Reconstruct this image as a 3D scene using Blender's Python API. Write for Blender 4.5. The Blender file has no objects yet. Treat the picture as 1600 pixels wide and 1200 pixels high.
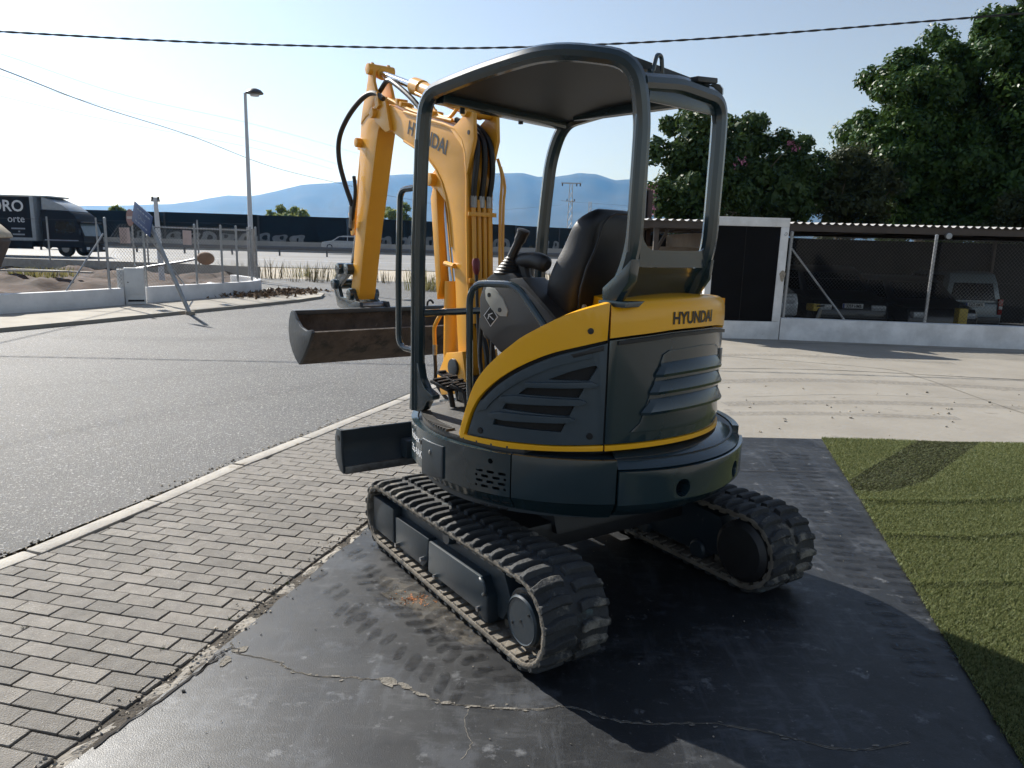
import bpy, bmesh, math, random
import numpy as np
from mathutils import Vector, Matrix, noise
from mathutils.geometry import tessellate_polygon
random.seed(7); np.random.seed(7)
R_ = math.radians
sc = bpy.context.scene
COL = sc.collection

# ---------------------------------------------------------------- camera
CAM_F, CAM_T, CAM_R, CAM_H = 1156.174, 0.18913, 0.025415, 1.5848
cd = bpy.data.cameras.new('camera'); cam = bpy.data.objects.new('camera', cd); COL.objects.link(cam)
cd.sensor_fit = 'HORIZONTAL'; cd.sensor_width = 36.0; cd.lens = CAM_F * 36.0 / 1600.0
cd.clip_start = 0.05; cd.clip_end = 30000
fw = Vector((0, math.cos(CAM_T), -math.sin(CAM_T))); u0 = Vector((0, math.sin(CAM_T), math.cos(CAM_T))); r0 = Vector((1, 0, 0))
ri = math.cos(CAM_R) * r0 + math.sin(CAM_R) * u0; up = -math.sin(CAM_R) * r0 + math.cos(CAM_R) * u0
cam.matrix_world = Matrix(((ri.x, up.x, -fw.x, 0), (ri.y, up.y, -fw.y, 0), (ri.z, up.z, -fw.z, CAM_H), (0, 0, 0, 1)))
sc.camera = cam
# ---------------------------------------------------------------- sky, sun, exposure
SUN_AZ, SUN_EL = R_(-45.0), R_(36.0)          # azimuth measured from +Y, negative to the left
w = bpy.data.worlds.new('World'); sc.world = w; w.use_nodes = True
nt = w.node_tree; bg = nt.nodes['Background']
sky = nt.nodes.new('ShaderNodeTexSky'); sky.sky_type = 'NISHITA'; sky.sun_disc = False
sky.sun_elevation = SUN_EL; sky.sun_rotation = SUN_AZ
sky.air_density = 1.0; sky.dust_density = 0.7; sky.ozone_density = 3.0; sky.altitude = 0
hsv = nt.nodes.new('ShaderNodeHueSaturation'); hsv.inputs['Saturation'].default_value = 0.62
nt.links.new(sky.outputs[0], hsv.inputs['Color']); nt.links.new(hsv.outputs[0], bg.inputs[0]); bg.inputs[1].default_value = 0.057
sl = bpy.data.lights.new('sun', 'SUN'); so = bpy.data.objects.new('sun', sl); COL.objects.link(so)
sl.energy = 3.7; sl.angle = R_(0.55); sl.color = (1.0, 0.98, 0.95)
sd = Vector((math.sin(SUN_AZ) * math.cos(SUN_EL), math.cos(SUN_AZ) * math.cos(SUN_EL), math.sin(SUN_EL)))
so.rotation_euler = sd.to_track_quat('Z', 'Y').to_euler()
so.location = sd * 60
vs = sc.view_settings; vs.view_transform = 'Standard'; vs.look = 'None'; vs.exposure = 1.15; vs.gamma = 1.0; vs.use_curve_mapping = False
sc.cycles.use_denoising = True
sc.cycles.max_bounces = 6; sc.cycles.diffuse_bounces = 3; sc.cycles.glossy_bounces = 3; sc.cycles.transparent_max_bounces = 12
sc.cycles.sample_clamp_indirect = 6.0

# ---------------------------------------------------------------- materials
MATS = {}
def pmat(name, col, rough=0.6, metal=0.0, col2=None, scale=6.0, detail=5.0, bump=0.0, bscale=80.0, coat=0.0, spec=0.5,
         orand=0.0, spots=None, rvar=0.0, lo=0.35, hi=0.65):
    m = bpy.data.materials.new(name); m.use_nodes = True; nt = m.node_tree; N = nt.nodes; L = nt.links
    b = N['Principled BSDF']; b.inputs['Roughness'].default_value = rough; b.inputs['Metallic'].default_value = metal
    b.inputs['Specular IOR Level'].default_value = spec
    if coat: b.inputs['Coat Weight'].default_value = coat; b.inputs['Coat Roughness'].default_value = 0.08
    tc = N.new('ShaderNodeTexCoord'); out = None
    col = tuple(col) + (1,)
    if col2 is None: col2 = tuple(c * 0.82 for c in col[:3])
    nz = N.new('ShaderNodeTexNoise'); nz.inputs['Scale'].default_value = scale; nz.inputs['Detail'].default_value = detail
    nz.inputs['Roughness'].default_value = 0.62
    L.new(tc.outputs['Object'], nz.inputs['Vector'])
    rp = N.new('ShaderNodeValToRGB'); rp.color_ramp.elements[0].position = lo; rp.color_ramp.elements[1].position = hi
    rp.color_ramp.elements[0].color = col; rp.color_ramp.elements[1].color = tuple(col2) + (1,)
    L.new(nz.outputs['Fac'], rp.inputs['Fac']); out = rp.outputs['Color']
    if spots:                                     # (colour, scale, threshold)
        for sc_, ss, th in spots:
            n2 = N.new('ShaderNodeTexNoise'); n2.inputs['Scale'].default_value = ss; n2.inputs['Detail'].default_value = 6
            n2.inputs['Roughness'].default_value = 0.7
            L.new(tc.outputs['Object'], n2.inputs['Vector'])
            r2 = N.new('ShaderNodeValToRGB'); r2.color_ramp.elements[0].position = th; r2.color_ramp.elements[1].position = min(1, th + 0.08)
            L.new(n2.outputs['Fac'], r2.inputs['Fac'])
            mx = N.new('ShaderNodeMix'); mx.data_type = 'RGBA'; L.new(r2.outputs['Color'], mx.inputs[0])
            L.new(out, mx.inputs[6]); mx.inputs[7].default_value = tuple(sc_) + (1,); out = mx.outputs[2]
    if orand:
        oi = N.new('ShaderNodeObjectInfo'); hs = N.new('ShaderNodeHueSaturation'); mr = N.new('ShaderNodeMapRange')
        mr.inputs[3].default_value = 1 - orand; mr.inputs[4].default_value = 1 + orand
        L.new(oi.outputs['Random'], mr.inputs[0]); L.new(mr.outputs[0], hs.inputs['Value']); L.new(out, hs.inputs['Color']); out = hs.outputs['Color']
    L.new(out, b.inputs['Base Color'])
    if rvar:
        mr = N.new('ShaderNodeMapRange'); mr.inputs[3].default_value = rough - rvar; mr.inputs[4].default_value = rough + rvar
        L.new(nz.outputs['Fac'], mr.inputs[0]); L.new(mr.outputs[0], b.inputs['Roughness'])
    if bump:
        n3 = N.new('ShaderNodeTexNoise'); n3.inputs['Scale'].default_value = bscale; n3.inputs['Detail'].default_value = 4
        L.new(tc.outputs['Object'], n3.inputs['Vector'])
        bp = N.new('ShaderNodeBump'); bp.inputs['Strength'].default_value = bump; bp.inputs['Distance'].default_value = 0.01
        L.new(n3.outputs['Fac'], bp.inputs['Height']); L.new(bp.outputs[0], b.inputs['Normal'])
    MATS[name] = m; return m

def leafmat(name, c1, c2, trans=0.35, rough=0.5, nscale=1.7, p0=0.3, p1=0.7):
    m = bpy.data.materials.new(name); m.use_nodes = True; nt = m.node_tree; N = nt.nodes; L = nt.links
    b = N['Principled BSDF']; b.inputs['Roughness'].default_value = rough; b.inputs['Specular IOR Level'].default_value = 0.2
    ge = N.new('ShaderNodeTexNoise'); ge.inputs['Scale'].default_value = nscale; ge.inputs['Detail'].default_value = 3
    tc = N.new('ShaderNodeTexCoord'); L.new(tc.outputs['Object'], ge.inputs['Vector'])
    rp = N.new('ShaderNodeValToRGB'); rp.color_ramp.elements[0].color = tuple(c1) + (1,); rp.color_ramp.elements[1].color = tuple(c2) + (1,)
    rp.color_ramp.elements[0].position = p0; rp.color_ramp.elements[1].position = p1
    L.new(ge.outputs['Fac'], rp.inputs[0]); L.new(rp.outputs[0], b.inputs['Base Color'])
    t = N.new('ShaderNodeBsdfTranslucent'); hs = N.new('ShaderNodeHueSaturation'); hs.inputs['Value'].default_value = 1.7; hs.inputs['Hue'].default_value = 0.48
    L.new(rp.outputs[0], hs.inputs['Color']); L.new(hs.outputs[0], t.inputs[0])
    mx = N.new('ShaderNodeMixShader'); mx.inputs[0].default_value = trans
    L.new(b.outputs[0], mx.inputs[1]); L.new(t.outputs[0], mx.inputs[2]); L.new(mx.outputs[0], N['Material Output'].inputs[0])
    MATS[name] = m; return m

def glassmat(name, col=(0.02, 0.03, 0.035), rough=0.05):
    m = pmat(name, col, rough, spec=0.8); return m

# machine paint
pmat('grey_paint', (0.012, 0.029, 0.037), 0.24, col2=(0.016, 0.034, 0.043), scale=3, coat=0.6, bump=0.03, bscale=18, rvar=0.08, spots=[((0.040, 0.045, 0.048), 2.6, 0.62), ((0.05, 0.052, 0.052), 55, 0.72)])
pmat('canopy_under', (0.008, 0.013, 0.017), 0.5)  # darker copy of the grey paint, with the underside's shade in its colour
pmat('grey_paint_satin', (0.015, 0.028, 0.038), 0.42, col2=(0.026, 0.035, 0.044), scale=5, bump=0.06, bscale=45, rvar=0.08, spots=[((0.10, 0.095, 0.085), 9, 0.66)])
pmat('yellow_paint', (0.95, 0.455, 0.005), 0.34, col2=(0.92, 0.44, 0.005), scale=3, coat=0.25, bump=0.03, bscale=18, rvar=0.06, spots=[((0.62, 0.30, 0.03), 45, 0.73)])
pmat('boom_yellow', (0.78, 0.37, 0.030), 0.38, col2=(0.72, 0.335, 0.028), scale=5, coat=0.15, bump=0.04, bscale=30, spots=[((0.35, 0.17, 0.04), 14, 0.70)])
pmat('cover_satin', (0.034, 0.053, 0.068), 0.42, col2=(0.042, 0.061, 0.076), scale=4, bump=0.05, bscale=45, rvar=0.06)
pmat('black_gap', (0.006, 0.006, 0.007), 0.7)
pmat('black_plastic', (0.012, 0.012, 0.013), 0.45, bump=0.15, bscale=300, col2=(0.02, 0.02, 0.021))
pmat('seat_vinyl', (0.006, 0.006, 0.007), 0.48, bump=0.08, bscale=160, col2=(0.016, 0.016, 0.018))
pmat('console_plastic', (0.035, 0.037, 0.040), 0.5, bump=0.1, bscale=260, col2=(0.045, 0.047, 0.05))
pmat('light_plastic', (0.42, 0.43, 0.40), 0.5)
pmat('lever_red', (0.16, 0.012, 0.022), 0.4)
pmat('rubber', (0.018, 0.019, 0.020), 0.75, col2=(0.032, 0.035, 0.037), scale=9, bump=0.5, bscale=60, spots=[((0.15, 0.138, 0.115), 5, 0.58), ((0.055, 0.085, 0.09), 6.5, 0.60)])
pmat('rubber_lug', (0.020, 0.021, 0.022), 0.78, col2=(0.036, 0.039, 0.041), scale=9, bump=0.5, bscale=60, spots=[((0.19, 0.175, 0.145), 4.2, 0.56), ((0.055, 0.085, 0.09), 6.5, 0.62), ((0.03, 0.03, 0.03), 30, 0.62)])
# the lugs share one mesh, so their dust pattern follows position instead of the mesh (WORLDPOS)
for n_ in list(MATS['rubber_lug'].node_tree.nodes):
    if n_.bl_idname == 'ShaderNodeTexNoise':
        g_ = MATS['rubber_lug'].node_tree.nodes.get('Geometry') or MATS['rubber_lug'].node_tree.nodes.new('ShaderNodeNewGeometry')
        MATS['rubber_lug'].node_tree.links.new(g_.outputs['Position'], n_.inputs['Vector'])
pmat('rubber_dusty', (0.12, 0.105, 0.085), 0.9, col2=(0.21, 0.185, 0.15), scale=9, bump=0.5, bscale=60, spots=[((0.05, 0.05, 0.05), 7, 0.6)])
pmat('hose_rubber', (0.012, 0.012, 0.013), 0.5, bump=0.1, bscale=200)
pmat('chrome', (0.62, 0.64, 0.67), 0.12, metal=1.0)
pmat('steel', (0.35, 0.36, 0.37), 0.4, metal=0.9, col2=(0.22, 0.21, 0.2), scale=20)
pmat('bucket_dirt', (0.060, 0.046, 0.037), 0.85, col2=(0.115, 0.092, 0.076), scale=7, bump=0.5, bscale=45, spots=[((0.035, 0.032, 0.03), 5, 0.56), ((0.24, 0.20, 0.16), 13, 0.64)])
pmat('bucket_paint', (0.016, 0.024, 0.032), 0.45, col2=(0.03, 0.036, 0.042), scale=9, bump=0.2, bscale=40, spots=[((0.13, 0.115, 0.10), 8, 0.66)])
pmat('floor_mat', (0.030, 0.029, 0.028), 0.7, col2=(0.08, 0.075, 0.068), scale=7, bump=0.3, bscale=80)
pmat('white_letter', (0.75, 0.76, 0.78), 0.5); pmat('black_letter', (0.008, 0.008, 0.009), 0.4)

# ---------------------------------------------------------------- mesh helpers
class MB:
    def __init__(s): s.v = []; s.f = []
    def add(s, verts, faces):
        o = len(s.v); s.v += [tuple(v) for v in verts]; s.f += [tuple(i + o for i in f) for f in faces]; return s
    def box(s, x0, x1, y0, y1, z0, z1):
        V = [(x, y, z) for z in (z0, z1) for y in (y0, y1) for x in (x0, x1)]
        return s.add(V, [(0, 2, 3, 1), (4, 5, 7, 6), (0, 1, 5, 4), (2, 6, 7, 3), (0, 4, 6, 2), (1, 3, 7, 5)])
    def obox(s, c, size, M=None):
        hx, hy, hz = (a / 2 for a in size); M = M or Matrix()
        V = [Vector(c) + (M.to_3x3() @ Vector((x, y, z))) for z in (-hz, hz) for y in (-hy, hy) for x in (-hx, hx)]
        return s.add(V, [(0, 2, 3, 1), (4, 5, 7, 6), (0, 1, 5, 4), (2, 6, 7, 3), (0, 4, 6, 2), (1, 3, 7, 5)])
    def prism(s, poly, a, b, fn):
        """poly of (p,q); fn(p,q,t) -> xyz ; extruded between t=a and t=b"""
        n = len(poly); V = [fn(p, q, a) for p, q in poly] + [fn(p, q, b) for p, q in poly]
        F = [tuple(range(n)), tuple(range(2 * n - 1, n - 1, -1))] + [(i, (i + 1) % n, n + (i + 1) % n, n + i) for i in range(n)]
        tris = tessellate_polygon([[Vector((p, q, 0)) for p, q in poly]])
        F = [tuple(t) for t in tris] + [tuple(n + i for i in t[::-1]) for t in tris] + F[2:]
        return s.add(V, F)
    def xz(s, poly, y0, y1): return s.prism(poly, y0, y1, lambda p, q, t: (p, t, q))
    def xy(s, poly, z0, z1): return s.prism(poly, z0, z1, lambda p, q, t: (p, q, t))
    def yz(s, poly, x0, x1): return s.prism(poly, x0, x1, lambda p, q, t: (t, p, q))
    def tube(s, pts, r, n=8, closed=False, sx=1.0):
        P = [Vector(p) for p in pts]; m = len(P); rr = r if isinstance(r, (list, tuple)) else [r] * m
        T = []
        for i in range(m):
            a = P[(i - 1) % m] if (closed or i > 0) else P[i]; b = P[(i + 1) % m] if (closed or i < m - 1) else P[i]
            d = b - a; T.append(d.normalized() if d.length > 1e-9 else Vector((0, 0, 1)))
        nrm = T[0].orthogonal().normalized(); V = []; F = []
        for i in range(m):
            if i: nrm = (nrm - T[i] * nrm.dot(T[i])); nrm = nrm.normalized() if nrm.length > 1e-6 else T[i].orthogonal().normalized()
            bn = T[i].cross(nrm)
            for k in range(n):
                a = 2 * math.pi * k / n; V.append(P[i] + (nrm * math.cos(a) + bn * math.sin(a) * sx) * rr[i])
        for i in range(m if closed else m - 1):
            j = (i + 1) % m
            for k in range(n): F.append((i * n + k, i * n + (k + 1) % n, j * n + (k + 1) % n, j * n + k))
        if not closed:
            F.append(tuple(range(n - 1, -1, -1))); F.append(tuple((m - 1) * n + k for k in range(n)))
        return s.add(V, F)
    def cyl(s, a, b, r, n=16, r2=None): return s.tube([a, b], [r, r if r2 is None else r2], n)
    def lathe(s, prof, c, axis='z', n=24):
        V = []; F = []; m = len(prof)
        for k in range(n):
            a = 2 * math.pi * k / n
            for r, h in prof:
                x, y = r * math.cos(a), r * math.sin(a)
                V.append({'z': (c[0] + x, c[1] + y, c[2] + h), 'y': (c[0] + x, c[1] + h, c[2] + y), 'x': (c[0] + h, c[1] + x, c[2] + y)}[axis])
        for k in range(n):
            j = (k + 1) % n
            for i in range(m - 1): F.append((k * m + i, j * m + i, j * m + i + 1, k * m + i + 1))
        return s.add(V, F)
    def sphere(s, c, r, n=10, m=6, sq=(1, 1, 1)):
        V = []; F = []
        for i in range(m + 1):
            t = math.pi * i / m
            for k in range(n):
                a = 2 * math.pi * k / n
                V.append((c[0] + r * sq[0] * math.sin(t) * math.cos(a), c[1] + r * sq[1] * math.sin(t) * math.sin(a), c[2] + r * sq[2] * math.cos(t)))
        for i in range(m):
            for k in range(n): F.append((i * n + k, (i + 1) * n + k, (i + 1) * n + (k + 1) % n, i * n + (k + 1) % n))
        return s.add(V, F)
    def mesh(s, name, xf=None, bevel=0, bang=35, seg=2, smooth=35, merge=True):
        bm = bmesh.new(); vs = [bm.verts.new(v) for v in s.v]
        for f in s.f:
            try: bm.faces.new([vs[i] for i in f])
            except ValueError: pass
        if merge: bmesh.ops.remove_doubles(bm, verts=bm.verts, dist=1e-5)
        bmesh.ops.dissolve_degenerate(bm, dist=1e-6, edges=bm.edges)
        bmesh.ops.recalc_face_normals(bm, faces=bm.faces)
        return finish(bm, name, xf, bevel, bang, seg, smooth)
    def build(s, name, m, parent=None, xf=None, **k):
        return link(name, s.mesh(name, xf, **k), m, parent)

def finish(bm, name, xf=None, bevel=0, bang=35, seg=2, smooth=35):
    if bevel:
        ed = [e for e in bm.edges if len(e.link_faces) == 2 and e.calc_face_angle(0) > R_(bang)]
        bmesh.ops.bevel(bm, geom=ed, offset=bevel, offset_type='OFFSET', segments=seg, profile=0.6, affect='EDGES', clamp_overlap=True)
    if xf is not None: bmesh.ops.transform(bm, matrix=xf, verts=bm.verts)
    me = bpy.data.meshes.new(name); bm.to_mesh(me); bm.free()
    if smooth:
        me.shade_smooth(); me.set_sharp_from_angle(angle=R_(smooth))
    return me
def link(name, me, m, parent=None, loc=None, rot=None, scale=None):
    o = bpy.data.objects.new(name, me); COL.objects.link(o)
    if m is not None and len(me.materials) == 0: me.materials.append(MATS[m] if isinstance(m, str) else m)
    if parent is not None: o.parent = parent
    if loc is not None: o.location = loc
    if rot is not None: o.rotation_euler = rot
    if scale is not None: o.scale = scale
    return o
def tag(o, label=None, cat=None, group=None, kind=None):
    if label: o['label'] = label
    if cat: o['category'] = cat
    if group: o['group'] = group
    if kind: o['kind'] = kind
    return o
def empty(name, loc=(0, 0, 0), rz=0.0):
    o = bpy.data.objects.new(name, None); COL.objects.link(o); o.location = loc; o.rotation_euler = (0, 0, rz); o.empty_display_size = 0.1
    return o
def sheet(name, poly, z, m, kind='structure', thick=None):
    b = MB(); n = len(poly)
    if thick: b.xy(poly, z - thick, z)
    else:
        tris = tessellate_polygon([[Vector((x, y, 0)) for x, y in poly]]); b.add([(x, y, z) for x, y in poly], [tuple(t) for t in tris])
    o = b.build(name, m, smooth=0)
    if not thick:                                   # make sure it faces up
        if o.data.polygons[0].normal.z < 0: o.data.flip_normals()
    if kind: o['kind'] = kind
    return o
def bez(pts, n=6):
    """Catmull-Rom through pts"""
    P = [Vector(p) for p in pts]; out = []
    for i in range(len(P) - 1):
        a = P[max(0, i - 1)]; b = P[i]; c = P[i + 1]; d = P[min(len(P) - 1, i + 2)]
        for k in range(n):
            t = k / n
            out.append(0.5 * ((2 * b) + (c - a) * t + (2 * a - 5 * b + 4 * c - d) * t * t + (3 * b - a - 3 * c + d) * t ** 3))
    out.append(P[-1]); return out
def fillet(pts, r, n=5):
    """polyline with rounded corners; r number or list for inner points"""
    P = [Vector(p) for p in pts]; out = [P[0]]
    for i in range(1, len(P) - 1):
        rr = r[i - 1] if isinstance(r, (list, tuple)) else r
        a = (P[i - 1] - P[i]); b = (P[i + 1] - P[i]); d = min(rr, a.length * 0.49, b.length * 0.49)
        s_ = P[i] + a.normalized() * d; e_ = P[i] + b.normalized() * d
        for k in range(n + 1):
            t = k / n; out.append(s_ * (1 - t) ** 2 + P[i] * 2 * t * (1 - t) + e_ * t * t)
    out.append(P[-1]); return out
def text_mesh(s, size, bold=0.0, extrude=0.0, spacing=1.0, align='LEFT', sx=1.0):
    cu = bpy.data.curves.new('lettering', 'FONT'); cu.body = s; cu.size = size; cu.offset = bold; cu.extrude = extrude
    cu.space_character = spacing; cu.align_x = align; cu.resolution_u = 3
    ob = bpy.data.objects.new('lettering', cu); COL.objects.link(ob); bpy.context.view_layer.update()
    me = bpy.data.meshes.new_from_object(ob.evaluated_get(bpy.context.evaluated_depsgraph_get()))
    bpy.data.objects.remove(ob); bpy.data.curves.remove(cu)
    me.name = 'lettering'
    for v in me.vertices: v.co.x *= sx
    return me
def place_text(name, s, size, m, parent, M, **k):
    me = text_mesh(s, size, **k); me.transform(M); me.materials.clear(); me.materials.append(MATS[m]); return link(name, me, None, parent)
# ================================================================ excavator
SX, SY = 0.3029, 3.5396
EX = empty('excavator', (SX, SY, 0), R_(90 + 33.573))
tag(EX, 'yellow and dark grey mini excavator on rubber tracks parked on black slab', 'excavator')
UPM = Matrix.Rotation(R_(44 - 33.573), 4, 'Z')
BOM = UPM @ Matrix.Translation((0.78, 0, 0)) @ Matrix.Rotation(R_(-8), 4, 'Z')

def HOFF(R): return 0.045 if R < 0.74 else 0.0      # the engine covers sit on a circle set a little to the left
def cyl_map(bm, R):
    for v in bm.verts:
        t = R_(v.co.x); r = R + v.co.y; v.co = Vector((-r * math.sin(t), r * math.cos(t) + HOFF(R), v.co.z))
def cpanel(name, outer, R, th, m, parent, holes=(), step=3.0, bevel=0.0, build=True):
    """panel of thickness th hugging a vertical cylinder; outline in (degrees, height)"""
    loops = [[Vector((a, 0, z)) for a, z in l] for l in [outer] + list(holes)]
    tris = tessellate_polygon([[Vector((v.x, v.z, 0)) for v in l] for l in loops])
    bm = bmesh.new(); V = [bm.verts.new(v) for l in loops for v in l]
    for t in tris:
        try: bm.faces.new([V[i] for i in t])
        except ValueError: pass
    a0 = min(a for a, z in outer); a1 = max(a for a, z in outer); k = math.ceil(a0 / step) * step
    while k < a1:
        if k > a0 + 0.05 and k < a1 - 0.05:
            bmesh.ops.bisect_plane(bm, geom=bm.verts[:] + bm.edges[:] + bm.faces[:], plane_co=(k, 0, 0), plane_no=(1, 0, 0), dist=1e-4)
        k += step
    bmesh.ops.dissolve_limit(bm, angle_limit=0.01, verts=[], edges=[])
    ret = bmesh.ops.extrude_face_region(bm, geom=bm.faces[:])
    bmesh.ops.translate(bm, vec=(0, -th, 0), verts=[g for g in ret['geom'] if isinstance(g, bmesh.types.BMVert)])
    if bevel:
        ed = [e for e in bm.edges if len(e.link_faces) == 2 and e.calc_face_angle(0) > R_(60) and abs(e.verts[0].co.y) < 1e-6 and abs(e.verts[1].co.y) < 1e-6]
        # bevel in real space, after mapping
    cyl_map(bm, R)
    bmesh.ops.recalc_face_normals(bm, faces=bm.faces)
    if bevel:
        ed = [e for e in ed if e.is_valid]
        bmesh.ops.bevel(bm, geom=ed, offset=bevel, offset_type='OFFSET', segments=2, profile=0.6, affect='EDGES', clamp_overlap=True)
    me = finish(bm, name, UPM, 0, smooth=40)
    return link(name, me, m, parent)
def csweep(name, prof, a0, a1, m, parent, step=3.0, caps=True, oy=0.0):
    """sweep profile [(radius,z)] (or function of angle) round the cylinder"""
    n = max(2, int((a1 - a0) / step) + 1); b = MB(); V = []; F = []
    for i in range(n):
        a = a0 + (a1 - a0) * i / (n - 1); t = R_(a); pf = prof(a) if callable(prof) else prof
        for r, z in pf: V.append((-r * math.sin(t), r * math.cos(t) + oy, z))
    k = len(pf)
    for i in range(n - 1):
        for j in range(k): F.append((i * k + j, (i + 1) * k + j, (i + 1) * k + (j + 1) % k, i * k + (j + 1) % k))
    if caps: F.append(tuple(range(k))); F.append(tuple((n - 1) * k + j for j in range(k))[::-1])
    return b.add(V, F).build(name, m, parent, UPM, smooth=30)
def cpt(a, z, R): t = R_(a); return Vector((-R * math.sin(t), R * math.cos(t) + HOFF(R), z))
def ctext(s, a0, z0, h, R, m, parent, adeg, bold=0.0):
    me = text_mesh(s, 1.0, bold=bold, extrude=0.0)
    xs = [v.co.x for v in me.vertices]; ys = [v.co.y for v in me.vertices]; x0, x1, y0, y1 = min(xs), max(xs), min(ys), max(ys)
    for v in me.vertices:
        a = a0 + (v.co.x - x0) / (x1 - x0) * adeg; v.co = UPM @ cpt(a, z0 + (v.co.y - y0) / (y1 - y0) * h, R)
    me.materials.clear(); me.materials.append(MATS[m]); return link('lettering', me, None, parent)
def disc_on(name, a, z, R, r, m, parent, depth=0.012, n=16, rim=None):
    c = cpt(a, z, R); nrm = Vector((-math.sin(R_(a)), math.cos(R_(a)), 0))
    b = MB(); b.cyl(c - nrm * 0.01, c + nrm * depth, r, n); return b.build(name, m, parent, UPM, bevel=0.002)

# ---- upper frame skirt
RS = 0.785
def slot(a, z, wa, h, n=4):
    ra = h / 2 / RS * 180 / math.pi; pts = []
    for k in range(n + 1): t = math.pi / 2 + math.pi * k / n; pts.append((a - wa / 2 + ra + ra * math.cos(t), z + h / 2 * math.sin(t)))
    for k in range(n + 1): t = -math.pi / 2 + math.pi * k / n; pts.append((a + wa / 2 - ra + ra * math.cos(t), z + h / 2 * math.sin(t)))
    return pts
hl = []
for row, zz in enumerate((0.676, 0.655, 0.634, 0.613)):
    if row % 2 == 0: cs = [(13.1, 2.6), (16.9, 2.6), (20.8, 2.6)]
    else: cs = [(12.0, 0.9), (15.0, 2.6), (18.9, 2.6), (21.8, 0.9)]
    for a, wa in cs: hl.append(slot(a, zz, wa, 0.011))
hl.append([(16.9 + 0.9 * math.cos(t * math.pi / 5), 0.722 + 0.011 * math.sin(t * math.pi / 5)) for t in range(10)])
skL = cpanel('side_skirt', [(-60, 0.585), (-60, 0.762), (23.4, 0.762), (23.4, 0.585)], RS, 0.03, 'grey_paint', EX, holes=hl, bevel=0.006)
csweep('skirt_chamfer', [(RS - 0.002, 0.583), (RS - 0.075, 0.503), (RS - 0.095, 0.503), (RS - 0.03, 0.583)], -60, 23.4, 'grey_paint', skL)
for zz, off in ((0.548, 0.040), (0.533, 0.054)):
    for k in range(3):
        a = 14 + 3.6 * k + (0 if zz > 0.54 else 1.6); c = cpt(a, zz, RS - off + 0.006)
        b = MB(); b.obox(c, (0.034, 0.006, 0.008), Matrix.Rotation(R_(a), 4, 'Z') @ Matrix.Rotation(R_(-45), 4, 'X')); b.build('vent_slot', 'black_gap', skL, UPM)
cpanel('vent_backing', [(9.5, 0.59), (9.5, 0.74), (23, 0.74), (23, 0.59)], RS - 0.036, 0.01, 'black_gap', skL)
skR = cpanel('rear_skirt', [(23.8, 0.585), (23.8, 0.762), (54.3, 0.762), (54.3, 0.585)], RS, 0.03, 'grey_paint', EX, bevel=0.006)
csweep('skirt_chamfer', [(RS - 0.002, 0.583), (RS - 0.075, 0.503), (RS - 0.095, 0.503), (RS - 0.03, 0.583)], 23.8, 54.3, 'grey_paint', skR)
cpanel('far_skirt', [(125.7, 0.50), (125.7, 0.762), (232, 0.762), (232, 0.50)], RS, 0.03, 'grey_paint', EX)
h = cpanel('access_hatch', [(-15.3, 0.565), (-15.3, 0.728), (-1.9, 0.732), (-1.9, 0.590)], RS + 0.008, 0.012, 'grey_paint_satin', EX, bevel=0.004)
disc_on('hatch_lock', -9.2, 0.685, RS + 0.006, 0.009, 'steel', h, 0.006)
disc_on('skirt_bolt', -17.6, 0.700, RS, 0.011, 'black_gap', skL, 0.002)
ctext('Robex', -29, 0.690, 0.036, RS + 0.002, 'white_letter', skL, 10.5, 0.012)
ctext('25z-9AK', -29, 0.628, 0.034, RS + 0.002, 'white_letter', skL, 13.0, 0.012)
# deck plate under covers and floor
b = MB(); pts = [(cpt(a, 0, RS - 0.10).x, cpt(a, 0, RS - 0.10).y) for a in range(-60, 233, 6)]
b.xy(pts, 0.506, 0.757); b.xy([(cpt(a, 0, RS - 0.034).x, cpt(a, 0, RS - 0.034).y) for a in range(-60, 233, 6)], 0.70, 0.756); b.build('turntable_deck', 'grey_paint_satin', EX, UPM)
b = MB(); b.lathe([(0.0, 0.36), (0.34, 0.36), (0.34, 0.505), (0, 0.505)], (0, 0, 0)); b.build('slew_bearing', 'black_plastic', EX, UPM)

# ---- counterweight
def cwp(R0): return [(R0 - 0.12, 0.735), (R0 - 0.02, 0.735), (R0 - 0.004, 0.722), (R0, 0.70), (R0, 0.60), (R0 - 0.03, 0.555), (R0 - 0.075, 0.505), (R0 - 0.12, 0.505)]
RC = 0.800
def chole(a, z, r, n=14): return [(a + math.degrees(r * math.cos(2 * math.pi * k / n) / RC), z + r * math.sin(2 * math.pi * k / n)) for k in range(n)]
HO = [chole(75.6, 0.634, 0.038), chole(104.4, 0.634, 0.038)]
cw = cpanel('counterweight', [(54.8, 0.585), (54.8, 0.72), (125.2, 0.72), (125.2, 0.585)], RC, 0.05, 'grey_paint', EX, holes=HO, bevel=0.012)
csweep('counterweight_lower_lip', [(RC - 0.004, 0.586), (RC - 0.035, 0.545), (RC - 0.10, 0.505), (RC - 0.14, 0.505), (RC - 0.05, 0.586)], 54.8, 125.2, 'grey_paint', cw)
csweep('counterweight_ledge', [(RC - 0.006, 0.717), (RC - 0.03, 0.724), (RC - 0.10, 0.728), (RC - 0.10, 0.70), (RC - 0.01, 0.70)], 54.9, 125.1, 'grey_paint', cw)
for a in (75.6, 104.4):
    c = cpt(a, 0.634, RC - 0.055); nrm = Vector((c.x, c.y, 0)).normalized()
    b = MB(); b.tube([c - nrm * 0.05, c + nrm * 0.053], 0.0385, 16); b.f = b.f[:-1]; b.build('tie_down_hole', 'grey_paint_satin', cw, UPM)
    b = MB(); b.cyl(c - nrm * 0.049, c - nrm * 0.04, 0.040, 16); b.build('hole_bottom', 'black_gap', cw, UPM)
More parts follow.
